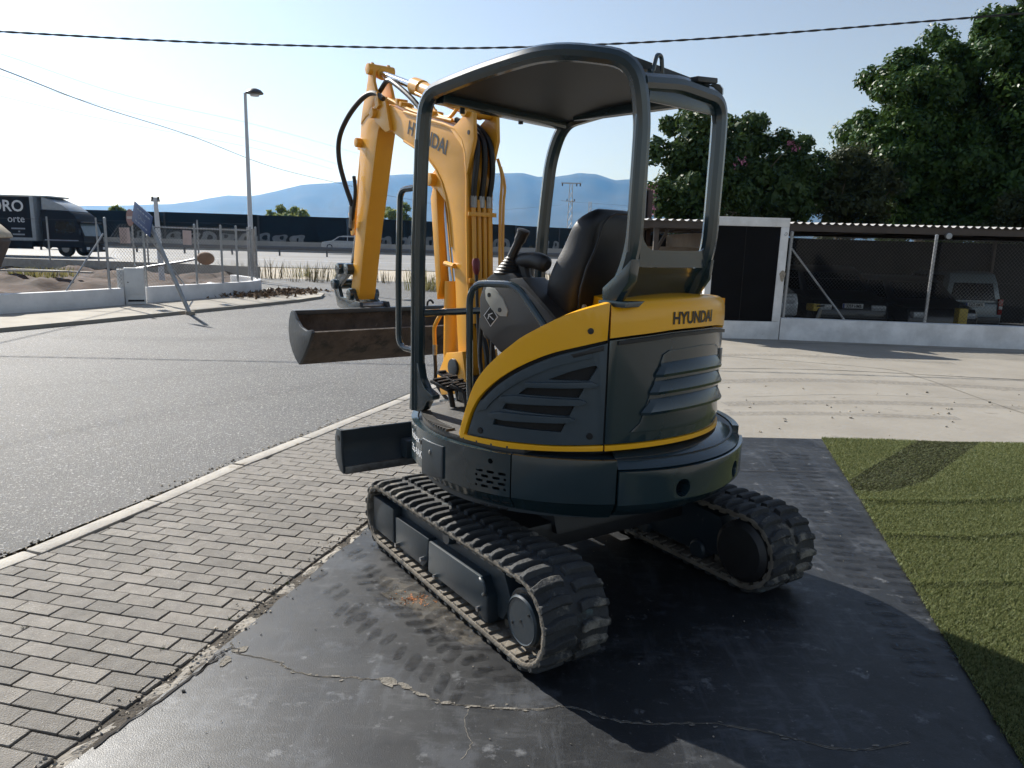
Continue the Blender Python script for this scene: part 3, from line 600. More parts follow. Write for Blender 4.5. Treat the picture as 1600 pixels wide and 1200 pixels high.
def make_track(yc, sgn):
    tr = empty('crawler_track'); tr.parent = EX
    PS = resample(stadium(), 110)
    b = MB(); V = []; F = []; prof = [(-0.15, -0.008), (-0.146, 0.003), (-0.02, 0.006), (0.02, 0.006), (0.146, 0.003), (0.15, -0.008), (0.146, -0.018), (-0.146, -0.018)]
    for u, z, dx, dz in PS:
        nx, nz = -dz, dx; sg = 1
        # outward normal: away from the loop centre
        if (u - 0) * nx + (z - 0.195) * nz < 0: nx, nz = -nx, -nz
        for y, o in prof: V.append((u + nx * o, yc + y, z + nz * o))
    k = len(prof); n = len(PS)
    for i in range(n):
        for j in range(k): F.append((i * k + j, ((i + 1) % n) * k + j, ((i + 1) % n) * k + (j + 1) % k, i * k + (j + 1) % k))
    belt = b.add(V, F).build('rubber_belt', 'rubber', tr, smooth=50)
    belt.data.materials.append(MATS['rubber_dusty'])
    for pi, pg in enumerate(belt.data.polygons):
        if pi % k in (0, 4, 5, 6, 7): pg.material_index = 1
    ins = MB()
    for i, (u, z, dx, dz) in enumerate(resample(stadium(off=-0.022), 54)):
        a = math.atan2(dz, dx)
        for yy in (-0.115, 0.115): ins.obox((u, yc + yy, z), (0.036, 0.055, 0.012), Matrix.Rotation(-a, 4, 'Y'))
        for yy in (-0.035, 0.035): ins.obox((u, yc + yy, z), (0.03, 0.022, 0.05), Matrix.Rotation(-a, 4, 'Y'))
    ins = ins.build('inner_guide_teeth', 'rubber_dusty', belt, smooth=0); ins['kind'] = 'stuff'
    NL = 50
    PL = resample(stadium(off=0.004), NL * 2)
    for i, (u, z, dx, dz) in enumerate(PL):
        s_ = 1 if i % 2 == 0 else -1
        nx, nz = -dz, dx
        if u * nx + (z - 0.195) * nz < 0: nx, nz = -nx, -nz
        o = link('tread_lug', LUGM[s_], None, belt)
        X = Vector((dx, 0, dz)); Z = Vector((nx, 0, nz)); Y = Z.cross(X)
        if Y.y < 0: X = -X; Y = Z.cross(X)
        o.matrix_local = Matrix(((X.x, Y.x, Z.x, u), (X.y, Y.y, Z.y, yc), (X.z, Y.z, Z.z, z), (0, 0, 0, 1)))
    # frame
    o0, o1 = (yc + 0.145 * sgn, yc - 0.10 * sgn); f = MB()
    yo_ = yc + 0.085 * sgn
    f.xz([(0.66, 0.10), (0.66, 0.26), (0.45, 0.285), (-0.30, 0.315), (-0.50, 0.30), (-0.56, 0.20), (-0.50, 0.10), (-0.3, 0.075), (0.5, 0.07)], min(yo_, yc - 0.09 * sgn), max(yo_, yc - 0.09 * sgn))
    fr = f.build('track_frame', 'grey_paint_satin', tr, bevel=0.008)
    def cover(poly, out):
        ya, yb = sorted((yo_ - 0.01 * sgn, yc + out * sgn)); return MB().xz(poly, ya, yb).build('frame_cover', 'grey_paint_satin', fr, bevel=0.010)
    cover([(0.695, 0.085), (0.70, 0.262), (0.45, 0.268), (0.445, 0.085)], 0.132)
    cover([(0.437, 0.082), (0.437, 0.232), (0.075, 0.244), (0.085, 0.13), (0.13, 0.085)], 0.126)
    cover([(0.065, 0.092), (0.06, 0.242), (-0.40, 0.256), (-0.425, 0.22), (-0.455, 0.19), (-0.46, 0.078), (-0.42, 0.078), (-0.39, 0.10)], 0.134)
    hk = MB().tube(bez([(-0.41, yc + 0.12 * sgn, 0.235), (-0.425, yc + 0.148 * sgn, 0.262), (-0.46, yc + 0.15 * sgn, 0.25), (-0.465, yc + 0.148 * sgn, 0.22), (-0.435, yc + 0.14 * sgn, 0.195)], 4), 0.008, 8); hk.build('tie_hook', 'grey_paint_satin', fr)
    for u, z in ((0.395, 0.098), (0.12, 0.13), (-0.015, 0.10), (-0.395, 0.115)):
        MB().cyl((u, yc + 0.12 * sgn, z), (u, yc + 0.146 * sgn, z), 0.011, 6).build('frame_bolt', 'steel', fr)
    for u in (0.34, 0.0, -0.39): MB().lathe([(0, -0.10), (0.052, -0.10), (0.052, -0.03), (0.035, -0.02), (0.035, 0.02), (0.052, 0.03), (0.052, 0.105), (0.04, 0.115), (0, 0.115)], (u, yc, 0.092), 'y', 18).build('track_roller', 'steel' if False else 'grey_paint_satin', fr)
    MB().lathe([(0, -0.07), (0.035, -0.07), (0.035, 0.08), (0.03, 0.10), (0, 0.10)], (-0.08, yc + 0.02 * sgn, 0.305), 'y', 16).build('carrier_roller', 'grey_paint_satin', fr)
    MB().lathe([(0, -0.06), (0.128, -0.06), (0.128, -0.03), (0.09, -0.02), (0.09, 0.02), (0.128, 0.03), (0.128, 0.06), (0, 0.06)], (0.60, yc, 0.185), 'y', 24).build('idler_wheel', 'black_plastic', tr)
    sp = MB()
    for k in range(13): a = 2 * math.pi * k / 13; sp.obox((-0.69 + 0.135 * math.cos(a), yc, 0.205 + 0.135 * math.sin(a)), (0.04, 0.05, 0.03), Matrix.Rotation(-a, 4, 'Y'))
    sp.lathe([(0, -0.02), (0.125, -0.02), (0.125, 0.02), (0, 0.02)], (-0.69, yc, 0.205), 'y', 26); spk = sp.build('drive_sprocket', 'black_plastic', tr)
    MB().lathe([(0, 0), (0.112, 0), (0.112, 0.105), (0.105, 0.112), (0, 0.112)] if sgn > 0 else [(0, 0), (0.112, 0), (0.112, -0.105), (0.105, -0.112), (0, -0.112)], (-0.69, yc, 0.205), 'y', 32).build('final_drive', 'black_plastic', tr)
    MB().lathe([(0, -0.17 * sgn), (0.12, -0.17 * sgn), (0.145, -0.15 * sgn), (0.15, -0.05 * sgn), (0, -0.05 * sgn)], (-0.69, yc, 0.205), 'y', 28).build('travel_motor', 'black_plastic', tr)
    c = MB().lathe([(0, 0.110 * sgn), (0.098, 0.110 * sgn), (0.098, 0.128 * sgn), (0.090, 0.136 * sgn), (0.086, 0.133 * sgn), (0, 0.134 * sgn)], (-0.695, yc, 0.200), 'y', 36).build('drive_cover', 'grey_paint_satin', tr, smooth=30)
    for dx, dz in ((0, 0), (0.055, -0.03), (-0.05, 0.045)): MB().cyl((-0.695 + dx, yc + 0.130 * sgn, 0.20 + dz), (-0.695 + dx, yc + 0.137 * sgn, 0.20 + dz), 0.0055, 6).build('cover_plug', 'black_gap', c)
make_track(0.625, 1); make_track(-0.625, -1)
xf_ = MB().box(-0.26, 0.36, -0.55, 0.55, 0.22, 0.35); xf_.xz([(-0.3, 0.30), (0.3, 0.30), (0.25, 0.44), (-0.25, 0.44)], -0.30, 0.30)
xf_.build('centre_frame', 'black_plastic', EX, bevel=0.02)
# dozer blade with arms
bd = MB().xz([(1.06, 0.30), (1.10, 0.30), (1.155, 0.36), (1.16, 0.46), (1.135, 0.52), (1.11, 0.52), (1.125, 0.45), (1.115, 0.37)], -0.775, 0.775).build('dozer_blade', 'grey_paint_satin', EX, bevel=0.004)
for y in (0.775, -0.782): MB().xz([(1.045, 0.285), (1.10, 0.29), (1.165, 0.35), (1.17, 0.47), (1.14, 0.53), (1.075, 0.53), (1.07, 0.40)], y, y + 0.014).build('blade_end_plate', 'grey_paint_satin', bd, bevel=0.003)
MB().cyl((1.11, 0.788, 0.48), (1.11, 0.792, 0.48), 0.016, 12).build('end_plate_hole', 'black_gap', bd)
MB().box(1.06, 1.08, -0.77, 0.77, 0.275, 0.32).build('cutting_edge', 'steel', bd, bevel=0.003)
for y in (0.26, -0.26): MB().obox((0.78, y, 0.37), (0.66, 0.09, 0.11), Matrix.Rotation(R_(-6), 4, 'Y')).build('blade_arm', 'grey_paint_satin', bd, bevel=0.01)
MB().box(1.0, 1.09, -0.42, 0.42, 0.33, 0.44).build('blade_stiffener', 'grey_paint_satin', bd, bevel=0.01)

# ================================================================ boom, arm, bucket
def BP(poly, y0, y1, name, m='boom_yellow', parent=EX, bevel=0.005): return MB().xz(poly, y0, y1).build(name, m, parent, BOM, bevel=bevel)
sw = MB(); sw.lathe([(0, 0.42), (0.12, 0.42), (0.12, 0.50), (0.075, 0.52), (0.075, 0.78), (0.12, 0.80), (0.12, 0.86), (0, 0.86)], (-0.03, 0, 0), n=20); sw.box(-0.12, 0.10, -0.14, 0.14, 0.58, 0.70)
swb = sw.build('swing_bracket', 'grey_paint_satin', EX, BOM, bevel=0.008)
BP([(-0.16, 0.78), (0.12, 0.72), (0.17, 0.82), (0.07, 0.97), (-0.10, 1.0)], 0.085, 0.115, 'bracket_cheek', 'boom_yellow', swb); BP([(-0.16, 0.78), (0.12, 0.72), (0.17, 0.82), (0.07, 0.97), (-0.10, 1.0)], -0.115, -0.085, 'bracket_cheek', 'boom_yellow', swb)
bf = [(0.80, 2.225), (0.645, 2.160), (0.50, 2.105), (0.36, 2.045), (0.265, 1.975), (0.20, 1.905), (0.150, 1.82), (0.118, 1.73), (0.085, 1.55), (0.047, 1.365), (0.023, 1.10), (0.0, 0.92), (-0.03, 0.85)]
bk = [(-0.10, 0.86), (-0.115, 1.0), (-0.105, 1.238), (-0.088, 1.373), (-0.070, 1.70), (-0.066, 1.90), (-0.050, 2.03), (-0.015, 2.105), (0.06, 2.165), (0.17, 2.20), (0.318, 2.236), (0.465, 2.278), (0.641, 2.322), (0.84, 2.392), (0.895, 2.40), (0.88, 2.30)]
boom = BP(bf + bk, -0.075, 0.075, 'boom', bevel=0.008)
# flange rims along the side plates (slightly proud bead along the back edge)
for s_ in (1, -1):
    MB().tube([(x, 0.074 * s_, z) for x, z in bk[2:13]], 0.010, 6).build('edge_bead', 'boom_yellow', boom, BOM)
    MB().tube([(x, 0.074 * s_, z) for x, z in bf[1:9]], 0.007, 6).build('edge_bead', 'boom_yellow', boom, BOM)
# boom nose yoke with pin
for s_ in (1, -1): BP([(0.78, 2.23), (0.84, 2.225), (0.98, 2.30), (1.035, 2.345), (1.02, 2.39), (0.97, 2.41), (0.84, 2.41)], 0.072 * s_ if s_ > 0 else -0.098, 0.098 if s_ > 0 else -0.072, 'nose_plate', 'boom_yellow', boom)
MB().cyl((0.985, -0.125, 2.352), (0.985, 0.125, 2.352), 0.030, 14).build('pivot_pin', 'boom_yellow', boom, BOM, bevel=0.004)
MB().obox((0.93, 0.105, 2.42), (0.05, 0.02, 0.09), Matrix.Rotation(R_(20), 4, 'Y')).build('hose_bracket', 'boom_yellow', boom, BOM, bevel=0.003)
# rear bracket for the arm cylinder
for s_ in (1, -1):
    y0, y1 = (0.06, 0.082) if s_ > 0 else (-0.082, -0.06)
    BP([(0.10, 2.17), (0.03, 2.195), (-0.03, 2.225), (-0.035, 2.262), (-0.06, 2.285), (-0.105, 2.28), (-0.125, 2.24), (-0.135, 2.10), (-0.09, 1.98), (-0.06, 1.90), (-0.03, 2.06)], y0, y1, 'cylinder_bracket', 'boom_yellow', boom, 0.004)
MB().cyl((-0.065, -0.105, 2.245), (-0.065, 0.105, 2.245), 0.034, 16).build('bracket_pin', 'boom_yellow', boom, BOM, bevel=0.004)
MB().cyl((-0.085, 0.083, 2.135), (-0.085, 0.0845, 2.135), 0.012, 12).build('bracket_hole', 'black_gap', boom, BOM)
# boom lettering, running along the neck
xa, za, xb, zb_ = 0.60, 2.200, 0.17, 2.050
ang = math.atan2(zb_ - za, xa - xb)
Mt = BOM @ Matrix.Translation((xa - 0.0, 0.0772, za)) @ Matrix(((-1, 0, 0, 0), (0, 0, 1, 0), (0, 1, 0, 0), (0, 0, 0, 1))) @ Matrix.Rotation(ang, 4, 'Z')
me = text_mesh('HYUNDAI', 0.105, bold=0.003, spacing=1.02); me.transform(Mt); me.materials.clear(); me.materials.append(MATS['black_letter']); link('lettering', me, None, boom)
# arm cylinder
ac = MB().tube([(-0.065, 0, 2.248), (0.62, 0, 2.468)], 0.043, 16).build('arm_cylinder', 'boom_yellow', EX, BOM, smooth=40)
MB().tube([(0.55, 0, 2.446), (0.645, 0, 2.476), (0.66, 0, 2.481)], [0.050, 0.050, 0.035], 16).build('cylinder_gland', 'boom_yellow', ac, BOM)
MB().tube([(0.62, 0, 2.468), (1.10, 0, 2.618)], 0.022, 14).build('piston_rod', 'chrome', ac, BOM)
MB().tube([(1.07, 0, 2.608), (1.135, 0, 2.63)], 0.036, 14).build('rod_eye', 'boom_yellow', ac, BOM, bevel=0.004)
MB().tube(bez([(0.05, 0.05, 2.30), (0.15, 0.055, 2.24), (0.28, 0.055, 2.27), (0.40, 0.05, 2.36), (0.55, 0.045, 2.42)], 5), 0.010, 8).build('steel_pipe', 'boom_yellow', ac, BOM)
# arm (dipper)
af = [(1.135, 2.655), (1.145, 2.60), (1.175, 2.52), (1.235, 2.42), (1.270, 2.32), (1.290, 2.22), (1.300, 2.05), (1.335, 1.85), (1.375, 1.65), (1.42, 1.45), (1.47, 1.22), (1.45, 1.175)]
ab = [(1.355, 1.165), (1.335, 1.21), (1.20, 1.70), (1.15, 1.84), (1.06, 2.13), (1.015, 2.26), (0.955, 2.30), (0.945, 2.36), (0.965, 2.42), (1.03, 2.47), (1.07, 2.56), (1.075, 2.65), (1.105, 2.675)]
arm = BP(af[3:] + ab[:10], -0.062, 0.062, 'dipper_arm', bevel=0.006)
for s_ in (1, -1):
    y0, y1 = (0.045, 0.066) if s_ > 0 else (-0.066, -0.045)
    loops = [af[:5] + [(1.19, 2.36), (1.10, 2.36)] + [(1.02, 2.45), (1.04, 2.50), (1.07, 2.56), (1.072, 2.65), (1.10, 2.678)]]
    BP(loops[0], y0, y1, 'top_ear', 'boom_yellow', arm, 0.004)
for x, z, r in ((1.105, 2.635, 0.034),): MB().cyl((x, -0.09, z), (x, 0.09, z), r, 14).build('ear_pin', 'boom_yellow', arm, BOM, bevel=0.004)
MB().cyl((1.275, -0.085, 2.205), (1.275, 0.10, 2.205), 0.030, 14).build('cylinder_pin', 'boom_yellow', arm, BOM, bevel=0.004)
for s_ in (1, -1): BP([(1.255, 2.26), (1.36, 2.22), (1.36, 2.17), (1.27, 2.15)], 0.04 * s_ - 0.01, 0.04 * s_ + 0.01, 'pin_ear', 'boom_yellow', arm, 0.003)
# bucket cylinder in front of the arm
bc_ = MB().tube([(1.335, 0, 2.19), (1.47, 0, 1.66)], 0.036, 14).build('bucket_cylinder', 'boom_yellow', EX, BOM)
MB().tube([(1.47, 0, 1.66), (1.585, 0, 1.36)], 0.019, 12).build('piston_rod', 'chrome', bc_, BOM)
MB().obox((1.46, 0.03, 1.69), (0.075, 0.05, 0.16), Matrix.Rotation(R_(14), 4, 'Y')).build('cylinder_guard', 'boom_yellow', bc_, BOM, bevel=0.005)
# big hose loop to the bucket cylinder
MB().tube(bez([(0.88, 0.09, 2.425), (0.98, 0.11, 2.47), (1.10, 0.13, 2.45), (1.27, 0.15, 2.36), (1.395, 0.16, 2.24), (1.42, 0.155, 2.10), (1.385, 0.13, 1.94), (1.345, 0.10, 1.80), (1.38, 0.085, 1.72)], 6), 0.0165, 10).build('hydraulic_hose', 'hose_rubber', EX, BOM)
MB().tube(bez([(1.345, 0.10, 1.80), (1.375, 0.09, 1.70), (1.395, 0.085, 1.66)], 4), 0.021, 10).build('hose_fitting', 'steel', EX, BOM)
MB().tube(bez([(0.50, 0.03, 2.315), (0.62, 0.035, 2.40), (0.80, 0.04, 2.50), (0.93, 0.035, 2.545), (1.05, 0.03, 2.50), (1.16, 0.03, 2.44), (1.22, 0.05, 2.40)], 6), 0.0155, 10).build('hydraulic_hose', 'hose_rubber', EX, BOM)
MB().tube(bez([(1.33, 0.09, 1.99), (1.30, 0.095, 1.90), (1.33, 0.095, 1.78), (1.40, 0.09, 1.64)], 5), 0.013, 8).build('hydraulic_hose', 'hose_rubber', EX, BOM)
# pipes over the boom's back
for i, y in enumerate((-0.052, -0.02, 0.014, 0.046)):
    MB().tube([(-0.115, y, 1.15), (-0.108, y, 1.37), (-0.088, y, 1.72), (-0.078, y, 1.80)], 0.0125, 8).build('steel_pipe', 'boom_yellow', boom, BOM)
for z, x in ((1.725, -0.10), (1.38, -0.118)): MB().box(x - 0.006, x + 0.004, -0.088, 0.088, z - 0.011, z + 0.011).build('pipe_clamp', 'boom_yellow', boom, BOM, bevel=0.002)
for y in (0.045, -0.005, -0.052):
    MB().tube(bez([(-0.08, y, 1.80), (-0.098, y * 1.1, 1.90), (-0.108, y, 2.0), (-0.09, y * 0.8, 2.10), (0.0, y * 0.7, 2.175), (0.12, y * 0.7, 2.225)], 5), 0.0155, 9).build('hydraulic_hose', 'hose_rubber', EX, BOM)
    MB().tube([(-0.081, y, 1.76), (-0.080, y, 1.82)], 0.019, 10).build('hose_fitting', 'steel', EX, BOM)
for y, zt_ in ((-0.105, 2.02), (-0.125, 1.98)): MB().tube(bez([(-0.08, y, zt_), (-0.095, y - 0.02, zt_ - 0.1), (-0.10, y - 0.01, 1.75), (-0.12, y, 1.30), (-0.10, y, 1.1)], 5), 0.008, 6).build('pilot_pipe', 'boom_yellow', boom, BOM)
for y in (0.07, 0.03): MB().tube(bez([(0.10, y, 2.215), (0.3, y, 2.26), (0.5, y, 2.305), (0.66, y, 2.355), (0.85, y, 2.425)], 4), 0.010, 8).build('steel_pipe', 'boom_yellow', boom, BOM)
for x, z in ((0.30, 2.275), (0.37, 2.30), (0.67, 2.37), (0.72, 2.395)): MB().obox((x, 0.05, z), (0.03, 0.07, 0.025), Matrix.Rotation(R_(-16), 4, 'Y')).build('pipe_clamp', 'boom_yellow', boom, BOM, bevel=0.003)
MB().cyl((0.16, 0.07, 1.46), (0.03, 0.09, 1.45), 0.014, 8).build('grease_boss', 'boom_yellow', boom, BOM)
# boom cylinder in front of the boom
bcy = MB().tube([(0.205, 0.0, 0.86), (0.20, 0.0, 1.36)], 0.045, 16).build('boom_cylinder', 'boom_yellow', EX, BOM)
MB().tube([(0.20, 0, 1.35), (0.30, 0, 1.85)], 0.022, 14).build('piston_rod', 'chrome', bcy, BOM)
BP([(0.225, 1.36), (0.265, 1.25), (0.345, 1.82), (0.32, 1.88), (0.28, 1.87)], -0.045, 0.062, 'cylinder_guard', 'boom_yellow', bcy, 0.004)
MB().cyl((0.312, -0.085, 1.92), (0.312, 0.095, 1.92), 0.036, 16).build('cylinder_pin', 'boom_yellow', bcy, BOM, bevel=0.004)
BP([(0.12, 1.75), (0.29, 1.98), (0.345, 1.95), (0.34, 1.88), (0.27, 1.86)], -0.06, 0.06, 'pin_bracket', 'boom_yellow', bcy, 0.004)
hp = MB().tube(fillet([(0.20, 0.05, 1.20), (0.22, 0.075, 1.15), (0.265, 0.08, 1.09), (0.255, 0.08, 0.98)], 0.03), 0.012, 8).build('steel_pipe', 'boom_yellow', bcy, BOM)
MB().tube([(0.255, 0.08, 0.99), (0.255, 0.08, 0.93)], 0.014, 8).build('hose_fitting', 'steel', bcy, BOM)
MB().tube(bez([(0.255, 0.08, 0.94), (0.245, 0.08, 0.85), (0.25, 0.07, 0.76), (0.16, 0.05, 0.68)], 5), 0.011, 8).build('hydraulic_hose', 'hose_rubber', bcy, BOM)
for y, x0 in ((-0.03, -0.16), (0.03, -0.19), (-0.08, -0.21)): MB().tube(bez([(-0.11, y, 1.15), (x0, y, 1.05), (x0 - 0.03, y, 0.92), (-0.16, y, 0.80), (-0.05, y, 0.72)], 5), 0.016, 8).build('hydraulic_hose', 'hose_rubber', EX, BOM)
MB().cyl((-0.02, -0.10, 0.90), (-0.02, 0.13, 0.90), 0.05, 16).build('boom_foot_pin', 'grey_paint_satin', EX, BOM, bevel=0.006)
# bucket links
lk = MB()
for s_ in (1, -1): lk.xz([(1.43, 1.40), (1.52, 1.41), (1.64, 1.38), (1.70, 1.30), (1.72, 1.23), (1.66, 1.22), (1.60, 1.26), (1.50, 1.31), (1.44, 1.34)], 0.075 * s_ - 0.012, 0.075 * s_ + 0.012)
lk = lk.build('bucket_link', 'grey_paint', EX, BOM, bevel=0.005)
for x, z, r in ((1.45, 1.372, 0.040), (1.60, 1.37, 0.040), (1.69, 1.255, 0.036)): MB().cyl((x, -0.11, z), (x, 0.11, z), r, 16).build('link_pin', 'grey_paint', lk, BOM, bevel=0.006)
cp = MB()
for s_ in (1, -1): cp.xz([(1.66, 1.27), (1.74, 1.27), (1.66, 1.10), (1.45, 1.05), (1.28, 1.05), (1.24, 1.12), (1.34, 1.17), (1.40, 1.24), (1.46, 1.24), (1.50, 1.17), (1.60, 1.17)], 0.075 * s_ - 0.014, 0.075 * s_ + 0.014)
cp = cp.build('quick_coupler', 'grey_paint', EX, BOM, bevel=0.005)
MB().cyl((1.41, -0.11, 1.20), (1.41, 0.11, 1.20), 0.038, 16).build('coupler_pin', 'grey_paint', cp, BOM, bevel=0.005)
MB().box(1.24, 1.48, -0.07, 0.07, 1.075, 1.11).build('coupler_plate', 'grey_paint', cp, BOM, bevel=0.005)
MB().cyl((1.28, -0.10, 1.13), (1.28, 0.10, 1.13), 0.026, 12).build('lock_bar', 'steel', cp, BOM)
# ditching bucket: trough with opening upward
yl, yr = 0.58, -0.60
shell = [(1.20, 1.112), (1.235, 1.06), (1.25, 0.99), (1.235, 0.92), (1.19, 0.86), (1.13, 0.815), (1.07, 0.79), (0.985, 0.86), (0.90, 0.945), (0.845, 1.012)]
inner = [(0.862, 1.018), (0.915, 0.955), (0.995, 0.875), (1.07, 0.81), (1.12, 0.832), (1.175, 0.875), (1.215, 0.93), (1.23, 0.99), (1.215, 1.05), (1.182, 1.105)]
bu = BP(shell + inner, yr, yl, 'bucket', 'bucket_dirt', EX, 0.0)
for y0, y1 in ((yl - 0.004, yl + 0.016), (yr - 0.016, yr + 0.004)):
    BP(shell[:-1] + [(0.835, 1.02), (0.86, 1.035), (0.93, 1.02), (1.03, 1.035), (1.10, 1.075), (1.15, 1.115), (1.18, 1.125)], y0, y1, 'bucket_end_plate', 'bucket_paint', bu, 0.003)
MB().box(1.165, 1.225, yr, yl, 1.095, 1.125).build('bucket_rim', 'bucket_paint', bu, BOM, bevel=0.006)
BP([(0.838, 1.020), (0.852, 1.026), (0.935, 0.93), (0.92, 0.918)], yr, yl, 'cutting_edge', 'bucket_dirt', bu, 0.0)
for s_ in (1, -1): BP([(1.20, 1.118), (1.44, 1.03), (1.46, 1.07), (1.40, 1.13), (1.30, 1.16), (1.22, 1.16)], 0.10 * s_ - 0.012, 0.10 * s_ + 0.012, 'bucket_ear', 'bucket_paint', bu, 0.004)
BP([(1.21, 1.10), (1.25, 1.03), (1.40, 1.03), (1.42, 1.05)], -0.11, 0.11, 'ear_plate', 'bucket_paint', bu, 0.004)
MB().tube(bez([(1.2, -0.40, 1.12), (1.2, -0.405, 1.155), (1.2, -0.43, 1.162), (1.2, -0.45, 1.14)], 4), 0.008, 8).build('bucket_hook', 'bucket_paint', bu, BOM)
# ================================================================ ground
pmat('earth', (0.20, 0.165, 0.115), 0.95, col2=(0.28, 0.24, 0.17), scale=0.05, bump=0.3, bscale=3)
pmat('asphalt', (0.050, 0.050, 0.049), 0.70, col2=(0.076, 0.075, 0.074), scale=0.6, bump=1.0, bscale=120, spec=0.45, detail=3, spots=[((0.42, 0.41, 0.395), 62, 0.56), ((0.012, 0.012, 0.012), 55, 0.555), ((0.46, 0.45, 0.43), 42, 0.63)])
pmat('far_asphalt', (0.15, 0.147, 0.142), 0.75, col2=(0.19, 0.185, 0.18), scale=0.2)
pmat('paver_concrete', (0.132, 0.119, 0.102), 0.75, col2=(0.192, 0.175, 0.152), scale=14, bump=0.7, bscale=170, orand=0.27, spots=[((0.42, 0.40, 0.37), 110, 0.60), ((0.06, 0.056, 0.05), 120, 0.60), ((0.11, 0.10, 0.09), 11, 0.62)])
# pavers share one mesh: grain and stains follow position (PAVPOS)
for n_ in list(MATS['paver_concrete'].node_tree.nodes):
    if n_.bl_idname == 'ShaderNodeTexNoise':
        g_ = MATS['paver_concrete'].node_tree.nodes.get('Geometry') or MATS['paver_concrete'].node_tree.nodes.new('ShaderNodeNewGeometry')
        MATS['paver_concrete'].node_tree.links.new(g_.outputs['Position'], n_.inputs['Vector'])
pmat('joint_sand', (0.040, 0.034, 0.027), 0.95, col2=(0.075, 0.063, 0.049), scale=20, bump=0.8, bscale=90)
pmat('kerb_concrete', (0.30, 0.28, 0.25), 0.8, col2=(0.40, 0.375, 0.33), scale=7, bump=0.6, bscale=70, orand=0.08, spots=[((0.17, 0.14, 0.105), 3.5, 0.60)])
pmat('yard_concrete', (0.222, 0.203, 0.172), 0.85, col2=(0.275, 0.254, 0.218), scale=1.3, bump=0.35, bscale=22, spots=[((0.185, 0.168, 0.142), 2.6, 0.60), ((0.16, 0.14, 0.115), 17, 0.73)])
pmat('rubble', (0.24, 0.205, 0.16), 0.95, col2=(0.38, 0.34, 0.28), scale=25, bump=1.0, bscale=60)
pmat('mortar_strip', (0.22, 0.20, 0.17), 0.9, col2=(0.33, 0.305, 0.265), scale=16, bump=1.0, bscale=60, spots=[((0.11, 0.09, 0.07), 9, 0.60), ((0.30, 0.31, 0.31), 12, 0.62)])
pmat('crack_fill', (0.22, 0.20, 0.17), 0.95, col2=(0.13, 0.12, 0.10), scale=30, bump=0.8, bscale=120)
pmat('crack_dark', (0.025, 0.022, 0.02), 0.95)
pmat('shoulder_sand', (0.42, 0.37, 0.30), 0.95, col2=(0.33, 0.29, 0.22), scale=1.2, bump=0.4, bscale=10)
pmat('red_soil', (0.026, 0.014, 0.010), 0.95, col2=(0.075, 0.041, 0.028), scale=2.0, bump=1.0, bscale=9, spots=[((0.05, 0.035, 0.028), 1.6, 0.60)])
pmat('joint_green', (0.05, 0.075, 0.02), 0.8)
# black coated slab: worn, scuffed, dusty
def slab_mat():
    m = pmat('slab_coating', (0.010, 0.0112, 0.0130), 0.45, col2=(0.020, 0.0220, 0.025), scale=2.2, bump=0.13, bscale=210, rvar=0.12, spec=0.42,
             spots=[((0.040, 0.044, 0.051), 3.3, 0.55), ((0.20, 0.20, 0.20), 60, 0.64), ((0.055, 0.050, 0.043), 0.9, 0.64), ((0.11, 0.114, 0.12), 7.5, 0.60), ((0.004, 0.0045, 0.006), 2.1, 0.58)])
    nt = m.node_tree; N = nt.nodes; L = nt.links; b = N['Principled BSDF']; src = b.inputs['Base Color'].links[0].from_socket
    tc = N.new('ShaderNodeTexCoord'); out = src
    for rot, sx, sy, th, colr in ((0.5, 5.0, 17.0, 0.60, (0.070, 0.074, 0.080)), (-0.15, 15.0, 2.4, 0.60, (0.060, 0.066, 0.074)), (1.2, 9.0, 34.0, 0.66, (0.10, 0.102, 0.105))):
        mp = N.new('ShaderNodeMapping'); mp.inputs['Rotation'].default_value = (0, 0, rot); mp.inputs['Scale'].default_value = (sx, sy, 1); L.new(tc.outputs['Object'], mp.inputs[0])
        nz = N.new('ShaderNodeTexNoise'); nz.inputs['Scale'].default_value = 1.0; nz.inputs['Detail'].default_value = 6; nz.inputs['Roughness'].default_value = 0.7; L.new(mp.outputs[0], nz.inputs['Vector'])
        big = N.new('ShaderNodeTexNoise'); big.inputs['Scale'].default_value = 1.6; L.new(tc.outputs['Object'], big.inputs['Vector'])
        ad = N.new('ShaderNodeMath'); ad.operation = 'MULTIPLY_ADD'; ad.inputs[1].default_value = 0.35; L.new(big.outputs['Fac'], ad.inputs[0]); L.new(nz.outputs['Fac'], ad.inputs[2])
        mr = N.new('ShaderNodeMapRange'); mr.inputs[1].default_value = th + 0.12; mr.inputs[2].default_value = th + 0.30; mr.inputs[4].default_value = 0.65; L.new(ad.outputs[0], mr.inputs[0])
        mx = N.new('ShaderNodeMix'); mx.data_type = 'RGBA'; L.new(mr.outputs[0], mx.inputs[0]); L.new(out, mx.inputs[6]); mx.inputs[7].default_value = colr + (1,); out = mx.outputs[2]
    L.new(out, b.inputs['Base Color'])
    acc = None
    for ss, amp in ((3.5, 0.26), (22.0, 0.22), (95.0, 0.22)):     # patchy gloss
        nz = N.new('ShaderNodeTexNoise'); nz.inputs['Scale'].default_value = ss; nz.inputs['Detail'].default_value = 5; nz.inputs['Roughness'].default_value = 0.65; L.new(tc.outputs['Object'], nz.inputs['Vector'])
        mm = N.new('ShaderNodeMath'); mm.operation = 'MULTIPLY_ADD'; mm.inputs[1].default_value = amp; L.new(nz.outputs['Fac'], mm.inputs[0])
        if acc is None: mm.inputs[2].default_value = 0.13
        else: L.new(acc, mm.inputs[2])
        acc = mm.outputs[0]
    L.new(acc, b.inputs['Roughness'])
    return m
slab_mat()
